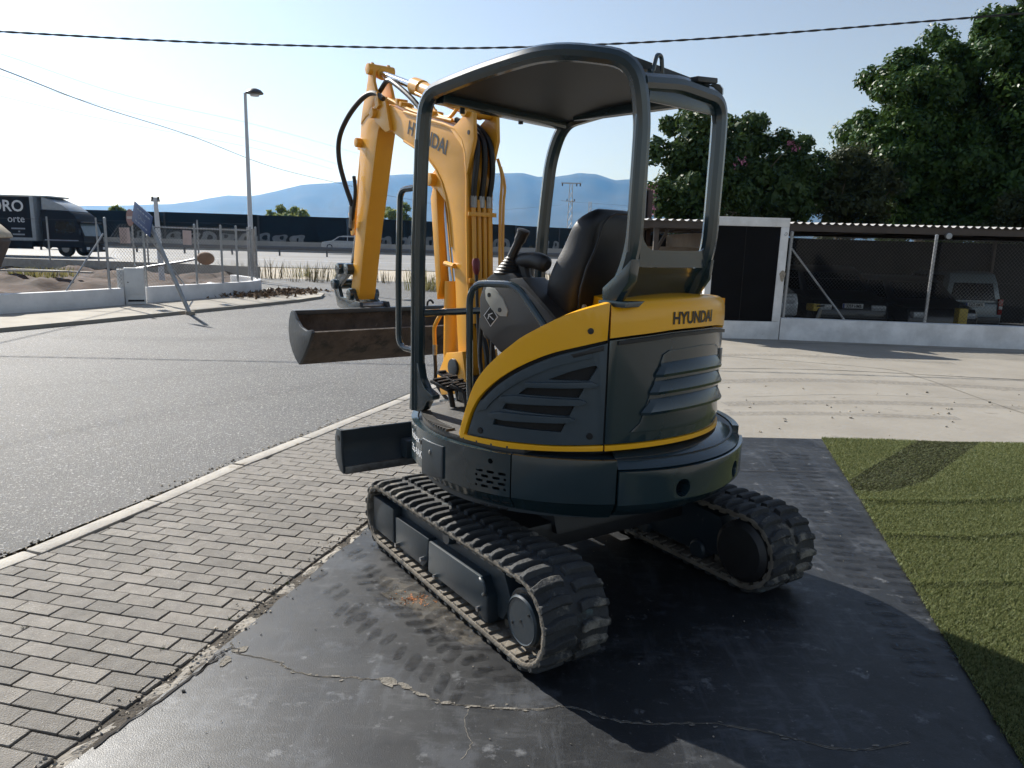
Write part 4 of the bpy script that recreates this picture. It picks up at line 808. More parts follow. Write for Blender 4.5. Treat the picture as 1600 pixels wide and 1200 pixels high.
g = sheet('ground', [(-9000, -9000), (9000, -9000), (9000, 12.9), (4.9, 12.9), (4.9, 30), (9000, 30), (9000, 9000), (-9000, 9000)], -0.10, 'earth')
sheet('parking_ground', [(4.9, 12.9), (60, 12.9), (60, 30), (4.9, 30)], -0.66, pmat('parking_dirt_shaded', (0.03, 0.028, 0.025), 0.9, col2=(0.045, 0.041, 0.036)))  # dirt colour lowered to carry the black shade under the carport
MB().box(4.8, 4.9, 13.4, 30, -0.66, -0.02).build('retaining_edge', 'kerb_concrete')['kind'] = 'structure'
MB().box(4.9, 60, 30, 30.1, -0.66, -0.02).build('retaining_edge', 'kerb_concrete')['kind'] = 'structure'
sheet('road', [(-70, -8), (-5.3, -8), (-5.0, -3.0), (-3.02, 2), (-1.0, 8), (1.2, 9.2), (1.8, 8), (2.0, 12.8), (4.7, 13.5), (4.7, 29), (-70, 29)], -0.022, 'asphalt')
# ---- kerb: real stones along the curved edge
KP = [(-3.02, 2.0), (-2.74, 2.6), (-2.44, 3.32), (-2.31, 3.62), (-2.18, 4.02), (-2.00, 4.72), (-1.72, 5.50), (-1.38, 6.50), (-1.05, 7.45), (-0.62, 8.80), (-0.2, 10.4)]
def interp_x(P, y):
    return float(np.interp(y, [q[1] for q in P], [q[0] for q in P]))
kerb = empty('kerb'); kerb['kind'] = 'structure'
def arclen(P, step):
    Q = [Vector((x, y, 0)) for x, y in P]; out = [Q[0]]; acc = 0
    for a, b in zip(Q, Q[1:]):
        L_ = (b - a).length; d = step - acc
        while d <= L_: out.append(a.lerp(b, d / L_)); d += step
        acc = L_ - (d - step)
    return out
kq = arclen([(p.x, p.y) for p in bez([(x, y, 0) for x, y in KP], 5)], 0.80)
for a, b in zip(kq, kq[1:]):
    d = (b - a).normalized(); nrm = Vector((d.y, -d.x, 0)); a2 = a + d * 0.006; b2 = b - d * 0.006
    dz = random.uniform(-0.003, 0.003)
    V = [(a2 - nrm * 0.055), (b2 - nrm * 0.055), (b2 + nrm * 0.055), (a2 + nrm * 0.055)]
    MB().xy([(v.x, v.y) for v in V], -0.09, 0.008 + dz).build('kerb_stone', 'kerb_concrete', kerb, bevel=0.012)
# dirt gathered in the gutter
for _ in range(22):
    y = random.uniform(3.0, 6.2); x = interp_x(KP, y) - 0.085 - random.uniform(0, 0.05); r = random.uniform(0.02, 0.06)
# ---- paving
SE = [(-1.52, 1.3), (-1.31, 1.99), (-1.23, 2.18), (-1.15, 2.47), (-1.09, 2.68), (-1.0, 3.06), (-0.89, 3.52), (-0.79, 3.87), (-0.62, 4.55), (-0.42, 5.4), (-0.05, 6.9), (0.45, 8.8), (0.6, 9.4)]
SE2 = [(x - 0.075 * (1 if y < 3.2 else 0.7), y) for x, y in SE]
pv = sheet('pavement', [(-5.2, -7.0), (-4.9, -3.0)] + [(x + 0.04, y) for x, y in KP[:10]] + [(0.45, 9.0)] + [(x + 0.02, y) for x, y in SE[::-1] if y < 8.9] + [(-4.1, -7.0)], -0.0085, 'joint_sand')
AZ = R_(103.0); ud = Vector((math.sin(AZ), math.cos(AZ))); vd = Vector((math.sin(R_(13)), math.cos(R_(13))))
PL_, PW_, JG = 0.1830, 0.0875, 0.0030
bm0 = MB().box(-PL_ / 2 + JG, PL_ / 2 - JG, -PW_ / 2 + JG, PW_ / 2 - JG, -0.03, 0.0).mesh('paver', bevel=0.002, seg=1, smooth=40); bm0.materials.append(MATS['paver_concrete'])
def clip_poly(poly, a, b):
    """keep the side to the left of a->b"""
    out = []; n = len(poly)
    def sd_(p): return (b[0] - a[0]) * (p[1] - a[1]) - (b[1] - a[1]) * (p[0] - a[0])
    for i in range(n):
        p, q = poly[i], poly[(i + 1) % n]; sp, sq = sd_(p), sd_(q)
        if sp >= 0: out.append(p)
        if (sp >= 0) != (sq >= 0): t = sp / (sp - sq); out.append((p[0] + (q[0] - p[0]) * t, p[1] + (q[1] - p[1]) * t))
    return out
bricks = []
org = Vector((-1.402, 2.238))
for row in range(-8, 84):
    for k in range(-14, 8):
        c = org + vd * (row * PW_) + ud * ((k + (0.5 if row % 2 else 0.0)) * PL_)
        cr = [c + ud * (sx * PL_ / 2) + vd * (sy * PW_ / 2) for sx, sy in ((-1, -1), (1, -1), (1, 1), (-1, 1))]
        kx = lambda y: interp_x(KP, y) + 0.062; sx_ = lambda y: interp_x(SE2, y)
        inside = [kx(q.y) <= q.x <= sx_(q.y) for q in cr]
        if all(inside): bricks.append((c, None)); continue
        if not any(inside): continue
        poly = [(q.x, q.y) for q in (c + ud * (sx * (PL_ / 2 - JG)) + vd * (sy * (PW_ / 2 - JG)) for sx, sy in ((-1, -1), (1, -1), (1, 1), (-1, 1)))]
        if sum((b_[0] - a_[0]) * (b_[1] + a_[1]) for a_, b_ in zip(poly, poly[1:] + poly[:1])) > 0: poly = poly[::-1]
        y0, y1 = c.y - 0.15, c.y + 0.15
        poly = clip_poly(poly, (kx(y1), y1), (kx(y0), y0)); poly = clip_poly(poly, (sx_(y0), y0), (sx_(y1), y1)) if len(poly) > 2 else poly
        if len(poly) < 3: continue
        ar = abs(sum(a_[0] * b_[1] - b_[0] * a_[1] for a_, b_ in zip(poly, poly[1:] + poly[:1]))) / 2
        if ar > 0.0012: bricks.append((c, poly))
bricks.sort(key=lambda t: t[0].length)
bricks = [b_ for b_ in bricks if b_[0].y > 1.5]
rotz = math.atan2(ud.y, ud.x); rest = MB()
for i, (c, poly) in enumerate(bricks):
    dz = random.gauss(0, 0.0010); tx, ty = random.gauss(0, 0.0035), random.gauss(0, 0.0035)
    if i < 300:
        if poly is None: link('paver', bm0, None, pv, (c.x, c.y, dz), (tx, ty, rotz + random.gauss(0, 0.006)))
        else:
            m_ = MB().xy([(x - c.x, y - c.y) for x, y in poly], -0.03, 0.0).mesh('paver', bevel=0.0035, seg=1, smooth=40); m_.materials.append(MATS['paver_concrete']); link('paver', m_, None, pv, (c.x, c.y, dz))
    else:
        if poly is None: poly = [(q.x, q.y) for q in (c + ud * (sx * (PL_ / 2 - JG)) + vd * (sy * (PW_ / 2 - JG)) for sx, sy in ((-1, -1), (1, -1), (1, 1), (-1, 1)))]
        rest.xy(poly, -0.03, dz)
o = rest.build('far_pavers', 'paver_concrete', pv, smooth=0, merge=False); o['kind'] = 'stuff'
# broken mortar strip between pavers and slab
ms = MB(); V = []; F = []; ny = 150
for i in range(ny):
    y = 1.4 + (9.0 - 1.4) * (i / (ny - 1)) ** 1.5; xa = interp_x(SE2, y) - 0.004; xb = interp_x(SE, y) + 0.03
    jj = 6
    for j in range(jj + 1):
        f_ = j / jj; x = xa + (xb - xa) * f_
        z = -0.010 + 0.016 * noise.noise((x * 14, y * 9, 0)) + 0.008 * noise.noise((x * 50, y * 40, 3)) - (0.012 if j in (0, jj) else 0)
        V.append((x + 0.006 * noise.noise((x * 3, y * 22, 8)), y, z))
for i in range(ny - 1):
    for j in range(jj): F.append((i * 7 + j, i * 7 + j + 1, (i + 1) * 7 + j + 1, (i + 1) * 7 + j))
ms.add(V, F).build('mortar_strip', 'mortar_strip', smooth=20)['kind'] = 'structure'
# ---- dark slab with ragged left edge
le = []
y = 1.2
while y < 6.1:
    le.append((interp_x(SE, y) + 0.020 * noise.noise((y * 5, 1.3, 0)) + 0.012 * noise.noise((y * 21, 4.3, 0)), y)); y += 0.03
sl_ = [(2.66, 6.14), (1.66, 2.13), (1.42, 1.2)]
sheet('black_slab', [(-4.2, -7.0)] + le + sl_[:1] + [(2.25, 4.48), (1.9, 3.09), (1.74, 2.46), (1.66, 2.13), (1.42, 1.2), (-0.6, -7.0)], 0.0, 'slab_coating')
# pale chipped edge along it
# ---- yard
sheet('yard', [(-0.1, 6.135), (2.66, 6.155), (3.54, 6.18), (4.88, 6.15), (4.92, -7.0), (40, -7.0), (40, 12.98), (4.6, 13.25), (3.0, 13.3), (2.2, 12.0), (1.6, 9.0), (0.45, 9.0)], -0.006, 'yard_concrete')
def crack(path, w_, name, m, z=0.0025, jag=0.35, seed=0):
    P = bez([(x, y, 0) for x, y in path], 7); b = MB(); V = []; F = []
    for i, p_ in enumerate(P):
        d = (P[min(i + 1, len(P) - 1)] - P[max(0, i - 1)]).normalized(); nrm = Vector((-d.y, d.x, 0))
        off = 0.012 * noise.noise((i * 0.9 + seed, 2.2, 0)); wv = w_ * (0.55 + 1.0 * abs(noise.noise((i * 0.7 + seed, 9.2, 0))) + jag * random.random())
        q = p_ + nrm * off
        V += [(q.x + nrm.x * wv, q.y + nrm.y * wv, z), (q.x - nrm.x * wv * random.uniform(0.5, 1.2), q.y - nrm.y * wv * random.uniform(0.5, 1.2), z)]
    for i in range(len(P) - 1): F.append((i * 2, i * 2 + 1, i * 2 + 3, i * 2 + 2))
    o = b.add(V, F).build(name, m, smooth=0); o['kind'] = 'structure'
    if o.data.polygons[0].normal.z < 0: o.data.flip_normals()
    return o
CR = [(-1.09, 2.68), (-1.02, 2.60), (-0.87, 2.56), (-0.81, 2.51), (-0.70, 2.47), (-0.54, 2.46), (-0.42, 2.445), (-0.32, 2.39), (-0.22, 2.33), (-0.08, 2.31), (0.09, 2.30), (0.23, 2.32), (0.36, 2.26), (0.5, 2.24), (0.68, 2.25), (0.85, 2.22), (1.07, 2.14), (1.21, 2.14), (1.34, 2.18)]
crack(CR, 0.0036, 'slab_crack_edge', 'crack_fill', 0.0012, 0.9, 3)
crack(CR, 0.0013, 'slab_crack', 'crack_dark', 0.0020, 0.4, 3)
crack([(-1.13, 2.45), (-1.10, 2.60), (-1.06, 2.64), (-1.02, 2.60)], 0.004, 'slab_crack', 'crack_dark', 0.0035, 0.4, 7)
crack([(-1.28, 2.05), (-1.19, 2.30), (-1.12, 2.5), (-1.08, 2.6)], 0.005, 'slab_crack', 'crack_dark', 0.0035, 0.5, 9)
crack([(-0.12, 2.30), (-0.13, 2.2), (-0.10, 2.12), (-0.13, 2.04)], 0.0010, 'slab_crack_edge', 'crack_fill', 0.0012, 0.5, 5)
crack([(1.64, 5.15), (2.0, 5.16), (2.36, 5.18)], 0.004, 'slab_joint', 'crack_dark', 0.003, 0.2, 2)
crack([(3.0, 11.0), (5.0, 10.2), (5.29, 9.43), (5.25, 7.42), (5.5, 6.6)], 0.009, 'yard_crack', 'crack_fill', -0.003, 0.6, 4)
crack([(1.9, 9.6), (4, 9.9), (6.0, 9.6), (9, 9.1)], 0.008, 'yard_crack', 'crack_dark', -0.003, 0.5, 8)
crack([(2.5, 7.9), (4, 8.2), (6.6, 8.0)], 0.006, 'yard_crack', 'kerb_concrete', -0.003, 0.5, 6)
crack([(4.6, 12.7), (6.6, 12.65), (9.5, 11.8)], 0.012, 'yard_crack', 'crack_dark', -0.003, 0.4, 1)
# flaked coating patches beside the crack
def blob(name, c, rx, ry, m, z, seed, n=14, rot=0.0, rag=0.45):
    V = []
    for k in range(n):
        a = 2 * math.pi * k / n; r = 1 + rag * noise.noise((math.cos(a) * 1.6 + seed, math.sin(a) * 1.6, seed * 3.1)) + (rag * 0.4 if n < 18 else 0.05) * random.uniform(-1, 1)
        x, y_ = rx * r * math.cos(a), ry * r * math.sin(a); V.append((c[0] + x * math.cos(rot) - y_ * math.sin(rot), c[1] + x * math.sin(rot) + y_ * math.cos(rot), z))
    o = MB().add(V, [tuple(range(n))]).build(name, m, smooth=0); o['kind'] = 'structure'
    if o.data.polygons[0].normal.z < 0: o.data.flip_normals()
    return o
for i, (x, y_, rx, ry, ro) in enumerate(((-0.42, 2.44, 0.040, 0.022, -0.5), (-0.36, 2.42, 0.03, 0.012, -0.6), (-0.20, 2.325, 0.022, 0.009, 0.1), (-0.10, 2.31, 0.02, 0.006, 0), (-0.62, 2.468, 0.02, 0.006, 0), (-0.30, 2.37, 0.018, 0.008, -.4), (0.02, 2.302, 0.03, 0.005, 0), (-1.03, 2.63, 0.03, 0.02, .5), (-1.06, 2.55, 0.02, 0.03, 0))):
    blob('flaked_patch', (x, y_), rx, ry, 'crack_fill', 0.0028, i * 1.7, rot=ro)
rc_ = random.Random(21)
for i in range(34):                                   # chips along the crack
    j = rc_.randrange(2, len(CR) - 1); t = rc_.random(); x = CR[j][0] + (CR[j + 1][0] - CR[j][0]) * t; y_ = CR[j][1] + (CR[j + 1][1] - CR[j][1]) * t
    blob('flaked_patch', (x + rc_.gauss(0, 0.006), y_ + rc_.gauss(0, 0.008)), rc_.uniform(0.004, 0.013), rc_.uniform(0.002, 0.006), 'crack_fill', 0.0024, i * 2.3 + 40, n=9, rot=rc_.uniform(-0.6, 0.6))
# small weeds in the paving joints
for i, (x, y_) in enumerate(((-1.33, 2.62), (-1.16, 2.86), (-1.72, 3.3), (-1.95, 2.75), (-1.02, 3.2))):
    wb_ = MB()
    for k in range(16): a = rc_.uniform(0, 6.28); h_ = rc_.uniform(0.008, 0.022); l_ = rc_.uniform(0.006, 0.02); wb_.add([(-0.0012, 0, -0.01), (0.0012, 0, -0.01), (math.cos(a) * l_, math.sin(a) * l_, h_)], [(0, 1, 2)])
    o = wb_.build('joint_weed', 'joint_green', smooth=0, merge=False); o.location = (x, y_, 0.0); tag(o, ['tiny green weed in a paver joint by the mortar strip', 'tiny green weed in a paver joint amid the pavement'][1 if i in (2, 3) else 0], 'weed', 'weeds in the paving joints')
# tread prints pressed into the coating: translucent dark smudges
def smudge_mat(name, col, alpha, rough=0.5):
    m = bpy.data.materials.new(name); m.use_nodes = True; N = m.node_tree.nodes; L = m.node_tree.links
    b = N['Principled BSDF']; b.inputs['Base Color'].default_value = tuple(col) + (1,); b.inputs['Roughness'].default_value = rough
    n = N.new('ShaderNodeTexNoise'); n.inputs['Scale'].default_value = 24; n.inputs['Detail'].default_value = 5; tc = N.new('ShaderNodeTexCoord'); L.new(tc.outputs['Object'], n.inputs['Vector'])
    mr = N.new('ShaderNodeMapRange'); mr.inputs[1].default_value = 0.35; mr.inputs[2].default_value = 0.7; mr.inputs[3].default_value = alpha; mr.inputs[4].default_value = 0.0
    L.new(n.outputs['Fac'], mr.inputs[0]); L.new(mr.outputs[0], b.inputs['Alpha']); MATS[name] = m
smudge_mat('tread_print', (0.008, 0.009, 0.012), 0.55, 0.42); smudge_mat('dust_film', (0.16, 0.14, 0.11), 0.42, 0.9); smudge_mat('tyre_mark', (0.13, 0.125, 0.12), 0.26, 0.8); smudge_mat('orange_dirt', (0.42, 0.16, 0.04), 0.95, 0.95)
def prints(name, rows, m, z, seed):
    b = MB(); rnd = random.Random(seed)
    for (x0, y0, x1, y1, n, half, gap, ln, wd, skew) in rows:
        d = Vector((x1 - x0, y1 - y0)).normalized(); nr = Vector((-d.y, d.x))
        for i in range(n):
            t = (i + 0.5) / n; base = Vector((x0, y0)).lerp(Vector((x1, y1)), t)
            for s_ in (1, -1):
                if rnd.random() < 0.12: continue
                c = base + nr * s_ * (gap + half / 2) + d * (s_ * 0.5 * (Vector((x1 - x0, y1 - y0)).length / n)) * 0.5
                ax = (nr + d * skew * s_).normalized(); ay = Vector((-ax.y, ax.x)); L_ = half * rnd.uniform(0.75, 1.05); W_ = wd * rnd.uniform(0.7, 1.15); k = 12
                V = []
                for j in range(k):
                    a = 2 * math.pi * j / k; q = c + ax * (L_ / 2 * math.copysign(abs(math.cos(a)) ** 0.6, math.cos(a))) * rnd.uniform(0.92, 1.05) + ay * (W_ / 2 * math.copysign(abs(math.sin(a)) ** 0.7, math.sin(a))) * rnd.uniform(0.9, 1.1)
                    V.append((q.x, q.y, z))
                b.add(V, [tuple(range(k))])
    o = b.build(name, m, smooth=0, merge=False); o['kind'] = 'structure'
    for p_ in o.data.polygons:
        if p_.normal.z < 0: p_.flip()
    return o
prints('tread_prints', [(-0.62, 3.75, 0.02, 2.50, 15, 0.13, 0.018, .13, 0.050, 0.35), (-0.84, 3.35, -0.28, 2.62, 12, 0.13, 0.02, .13, 0.045, 0.5), (-0.74, 3.62, -0.12, 2.62, 17, 0.12, 0.01, .13, 0.040, 0.6), (-0.66, 3.05, -0.05, 2.40, 10, 0.14, 0.03, .13, 0.04, 0.7)], 'tread_print', 0.0042, 2)
prints('tread_prints', [(2.18, 5.7, 1.70, 2.5, 34, 0.16, 0.012, .12, 0.052, 0.02)], 'tread_print', 0.0042, 5)
blob('dust_film', (-0.30, 3.00), 0.40, 0.12, 'dust_film', 0.0030, 2.0, 40, rot=-0.85, rag=0.35)
blob('dust_film', (-0.20, 2.88), 0.22, 0.07, 'dust_film', 0.0034, 3.4, 40, rot=-0.9, rag=0.4)
blob('dust_film', (-0.42, 3.06), 0.14, 0.07, 'dust_film', 0.0052, 5.0, 30, rot=-0.4, rag=0.35)
cr = MB(); rnd = random.Random(4)
for _ in range(170):
    a = rnd.uniform(0, 6.28); r = abs(rnd.gauss(0, 0.032)); x, y_ = -0.415 + r * math.cos(a) * 1.4, 3.075 + r * math.sin(a); s_ = rnd.uniform(0.0015, 0.0050)
    cr.obox((x, y_, s_ * 0.5 + 0.001), (s_ * 1.6, s_ * 1.2, s_), Matrix.Rotation(a, 4, 'Z') @ Matrix.Rotation(rnd.random(), 4, 'X'))
pmat('orange_crumb', (0.42, 0.15, 0.035), 0.9, col2=(0.30, 0.12, 0.05), scale=40)
tag(cr.build('clay_crumbs', 'orange_crumb', smooth=0), 'small heap of orange clay crumbs beside the track', 'clay crumbs', kind='stuff')
# grit scattered on slab, pavement edge and yard
gr = MB(); rnd = random.Random(11)
def grit(n, f, smin, smax):
    for _ in range(n):
        x, y_, z = f(); s_ = rnd.uniform(smin, smax); a = rnd.uniform(0, 6.28)
        gr.obox((x, y_, z + s_ * 0.3), (s_ * 1.5, s_, s_ * 0.7), Matrix.Rotation(a, 4, 'Z') @ Matrix.Rotation(rnd.random(), 4, 'X'))
def f1():
    y_ = rnd.uniform(1.5, 5.5); return (interp_x(SE, y_) - 0.05 + rnd.gauss(0, 0.045), y_, 0.002)
def f2(): return (rnd.uniform(-1.0, 1.9), rnd.uniform(1.5, 5.8), 0.003)
def f3():
    y_ = rnd.uniform(2.6, 6.5); return (interp_x(KP, y_) - 0.075 - abs(rnd.gauss(0, 0.05)), y_, -0.02)
def f4(): return (rnd.uniform(1.9, 6.5), rnd.uniform(6.3, 8.6), -0.005)
grit(420, f1, 0.002, 0.008); grit(160, f2, 0.0015, 0.004); grit(500, f3, 0.003, 0.010); grit(60, f4, 0.006, 0.02)
gr.build('grit', 'rubble', smooth=0, merge=False)['kind'] = 'stuff'
# tyre sweeps on the yard and faint wear on the road
smudge_mat('road_wear', (0.05, 0.05, 0.052), 0.12, 0.8)
for i, (pts, wd) in enumerate((([(2.2, 7.5), (3.6, 7.75), (5.2, 7.7), (7.0, 7.3)], 0.10), ([(2.0, 8.6), (3.6, 9.05), (5.6, 8.9), (8, 8.2)], 0.12), ([(1.9, 7.0), (3.0, 7.15), (4.4, 7.1)], 0.08), ([(2.0, 10.6), (4.0, 11.2), (6.5, 10.8)], 0.12), ([(-8.0, 6.6), (-5.2, 7.5), (-3.4, 8.6), (-1.6, 10.2)], 0.05), ([(-7.0, 11.3), (-4.2, 11.6), (-0.6, 13.4)], 0.22), ([(-4.2, 4.6), (-3.4, 6.2), (-2.0, 8.2)], 0.10))):
    P = bez([(x, y_, 0) for x, y_ in pts], 8); V = []; F = []
    for k, p_ in enumerate(P):
        d = (P[min(k + 1, len(P) - 1)] - P[max(0, k - 1)]).normalized(); nr = Vector((-d.y, d.x, 0)); V += [(p_ + nr * wd)[:2] + ((-0.0025 if i < 4 else -0.0185) + 0.0003 * i,), (p_ - nr * wd)[:2] + ((-0.0025 if i < 4 else -0.0185) + 0.0003 * i,)]
    for k in range(len(P) - 1): F.append((2 * k, 2 * k + 1, 2 * k + 3, 2 * k + 2))
    o = MB().add(V, F).build('tyre_sweep', 'tyre_mark' if i < 4 else 'road_wear', smooth=0); o['kind'] = 'structure'
    for p_ in o.data.polygons:
        if p_.normal.z < 0: p_.flip()

# ---- artificial turf
leafmat('turf_dirty', (0.024, 0.032, 0.012), (0.075, 0.080, 0.040), 0.1, 0.7, 85.0, 0.36, 0.64)
pmat('turf_backing', (0.035, 0.042, 0.018), 0.95)
TE = [(1.42, 1.2), (1.66, 2.13), (1.74, 2.46), (1.9, 3.09), (2.25, 4.48), (2.66, 6.14)]
sheet('turf_backing', TE[::-1] + [(-0.58, -7.0), (4.9, -7.0), (4.9, 6.12)], 0.004, 'turf_backing', kind='structure')
leafmat('turf_blade', (0.042, 0.062, 0.016), (0.21, 0.235, 0.105), 0.28, 0.55, 85.0, 0.36, 0.64)
N_ = 230000
rx = np.random.rand(N_ * 2); ry = np.random.rand(N_ * 2)
yy = 1.55 + (6.13 - 1.55) * ry ** 1.25; xl = np.interp(yy, [q[1] for q in TE], [q[0] for q in TE]); xx = xl - 0.012 * np.random.rand(len(xl)) ** 3 + rx * 2.75
keep = (xx < 0.74 * yy + 0.35) & (xx < 4.9); xx, yy = xx[keep][:N_], yy[keep][:N_]; n_ = len(xx)
# lie of the pile: swept patches and rolled creases
sw_ = np.sin(xx * 1.7 + 1.2 * np.sin(yy * 1.1)) * 0.5 + 0.5
worn = np.exp(-(((xx - 3.0 - (yy - 5.35) * 0.95) / 0.30) ** 2)) * np.clip((yy - 4.5) / 0.5, 0, 1)
cre = np.exp(-(((yy - (4.62 + 0.10 * np.sin(xx * 1.9)) - 0.10 * np.clip(xx - 3.2, 0, 9) ** 1.5) / 0.035) ** 2)) + np.exp(-(((yy - 3.95 - 0.25 * np.clip(xx - 2.6, 0, 9)) / 0.03) ** 2)) * 0.8 + np.exp(-(((yy - 3.35 - 0.03 * np.sin(xx * 3)) / 0.025) ** 2)) * 0.6
hgt = (0.017 + 0.007 * np.random.rand(n_)) * (1 - 0.45 * worn); az = np.random.rand(n_) * 6.283; ln = (0.006 + 0.011 * np.random.rand(n_))
zb0 = 0.006 + 0.020 * np.clip(cre, 0, 1)
wb = 0.0018 + 0.0014 * (yy / 6)
dx, dy = np.cos(az), np.sin(az); la = np.random.rand(n_) * 6.283; lx = np.cos(la) * ln + 0.004 * sw_ + 0.010 * worn; ly = np.sin(la) * ln - 0.008 * sw_ - 0.012 * worn
P0 = np.stack([xx - dx * wb, yy - dy * wb, zb0], 1); P1 = np.stack([xx + dx * wb, yy + dy * wb, zb0], 1); P2 = np.stack([xx + lx, yy + ly, zb0 + hgt], 1)
vv = np.empty((n_ * 3, 3), np.float32); vv[0::3] = P0; vv[1::3] = P1; vv[2::3] = P2
me = bpy.data.meshes.new('artificial_grass'); me.vertices.add(n_ * 3); me.vertices.foreach_set('co', vv.ravel()); me.loops.add(n_ * 3); me.loops.foreach_set('vertex_index', np.arange(n_ * 3, dtype=np.int32))
me.polygons.add(n_); me.polygons.foreach_set('loop_start', np.arange(0, n_ * 3, 3, dtype=np.int32)); me.update(); me.validate()
me.materials.append(MATS['turf_blade']); me.materials.append(MATS['turf_dirty']); me.polygons.foreach_set('material_index', ((worn > 0.45) & (np.random.rand(n_) < 0.75)).astype(np.int32)); tg = link('artificial_grass', me, None); tag(tg, 'green artificial grass carpet with creases beside the black slab', 'artificial grass', kind='stuff')
# ================================================================ right side: panel wall, low wall, fence, carport, cars
pmat('white_wall', (0.80, 0.80, 0.79), 0.85, col2=(0.58, 0.58, 0.57), scale=2.5, bump=0.35, bscale=30, spots=[((0.42, 0.41, 0.38), 3.5, 0.68)])
pmat('white_wall_left', (0.78, 0.78, 0.78), 0.85, col2=(0.60, 0.60, 0.60), scale=1.5, bump=0.3, bscale=20, spots=[((0.40, 0.38, 0.35), 2.5, 0.66)])
pmat('black_panel', (0.003, 0.003, 0.0035), 0.75, col2=(0.005, 0.005, 0.006), scale=1.5, spec=0.15)
pmat('galvanised', (0.36, 0.37, 0.38), 0.45, metal=0.6, col2=(0.27, 0.28, 0.29), scale=9)
pmat('wire', (0.06, 0.06, 0.06), 0.6, metal=0.2)
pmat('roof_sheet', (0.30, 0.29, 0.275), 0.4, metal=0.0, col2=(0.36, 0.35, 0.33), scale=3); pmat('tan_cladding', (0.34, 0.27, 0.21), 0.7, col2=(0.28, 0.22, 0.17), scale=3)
pmat('roof_beam', (0.055, 0.042, 0.034), 0.7, col2=(0.075, 0.058, 0.047), scale=4)
pmat('dark_backdrop', (0.010, 0.010, 0.009), 0.9, col2=(0.016, 0.015, 0.014), scale=2)  # near-black: the carport's deep shade is put into this colour
WY = 13.19
wl = empty('panel_wall', (4.0, WY, 0)); tag(wl, 'white rendered wall with a black panel set in it', 'wall')
def wpart(name, m, pts, y0, y1, bevel=0.006): return MB().xz([(x - 4.0, z) for x, z in pts], y0 - WY, y1 - WY).build(name, m, wl, bevel=bevel)
wpart('wall_sill', 'white_wall', [(3.36, -0.08), (4.745, -0.08), (4.745, 0.31), (3.36, 0.31)], WY, WY + 0.16)
wpart('wall_head', 'white_wall', [(3.36, 1.965), (4.765, 1.965), (4.77, 2.115), (3.36, 2.12)], WY, WY + 0.16)
wpart('wall_jamb', 'white_wall', [(4.605, 0.312), (4.747, 0.312), (4.763, 1.963), (4.625, 1.963)], WY + 0.001, WY + 0.159, 0.004)
wpart('wall_jamb', 'white_wall', [(3.362, 0.312), (3.47, 0.312), (3.47, 1.963), (3.362, 1.963)], WY + 0.001, WY + 0.159, 0.004)
bp_ = wpart('black_panel', 'black_panel', [(3.47, 0.312), (4.604, 0.312), (4.624, 1.963), (3.47, 1.963)], WY + 0.02, WY + 0.05, 0)
wpart('panel_seam', 'crack_dark', [(4.02, 0.32), (4.026, 0.32), (4.026, 1.95), (4.02, 1.95)], WY + 0.014, WY + 0.02, 0)
hk = MB(); hk.tube(bez([(4.69 - 4, -0.004, 1.86), (4.72 - 4, -0.01, 1.87), (4.73 - 4, -0.01, 1.84), (4.70 - 4, -0.01, 1.82), (4.68 - 4, -0.008, 1.84)], 4), 0.004, 6); hk.build('hook', 'galvanised', wl)
blb = MB().add([(4.715 - 4 + 0.05 * math.cos(a) * (1 + .3 * math.sin(3 * a)), -0.003, 1.12 + 0.10 * math.sin(a)) for a in np.linspace(0, 6.1, 12)], [tuple(range(12))]); blb.build('spalled_patch', 'rubble', wl, smooth=0)
# low wall
lw = MB(); P = [(4.76, 13.19), (6.70, 12.90), (8.76, 12.64), (14.0, 12.0)]
lwo = MB().xy([(x, y) for x, y in P] + [(x + 0.02, y + 0.20) for x, y in P[::-1]], -0.70, 0.38).build('low_wall', 'white_wall', bevel=0.012); tag(lwo, 'low white wall carrying the chain link fence of the carport', 'wall')
def lw_y(x): return float(np.interp(x, [q[0] for q in P], [q[1] for q in P])) + 0.10
fn = empty('carport_fence', (4.76, 13.2, 0)); tag(fn, 'galvanised chain link fence on the low white wall by the carport', 'fence')
fo = Vector((4.76, 13.2, 0))
def fpart(b, name, m, **k): return b.build(name, m, fn, Matrix.Translation(-fo), **k)
for x in (4.83, 7.18, 9.55, 11.9):
    p_ = fpart(MB().cyl((x, lw_y(x), 0.36), (x + 0.02, lw_y(x), 1.88), 0.027, 12), 'fence_post', 'galvanised')
    MB().sphere((x + 0.02 - fo.x, lw_y(x) - fo.y, 1.88), 0.031, 10, 5, (1, 1, 0.6)).build('post_cap', 'galvanised', p_)
fpart(MB().cyl((4.85, lw_y(4.85) + 0.0, 1.62), (5.86, lw_y(5.86), 0.38), 0.018, 10), 'fence_brace', 'galvanised')
for z in (0.43, 1.10, 1.80): fpart(MB().tube([(x, lw_y(x) - 0.028, z) for x in (4.83, 6.7, 8.76, 13.5)], 0.0022, 4), 'tension_wire', 'wire')
ml = MB(); x0, x1, z0, z1 = 4.85, 13.4, 0.41, 1.82; cell = 0.060
def seg(xa, za, xb, zb__):
    ml.tube([(xa, lw_y(xa) - 0.031, za), (xb, lw_y(xb) - 0.031, zb__)], 0.0020, 3)
k = -30
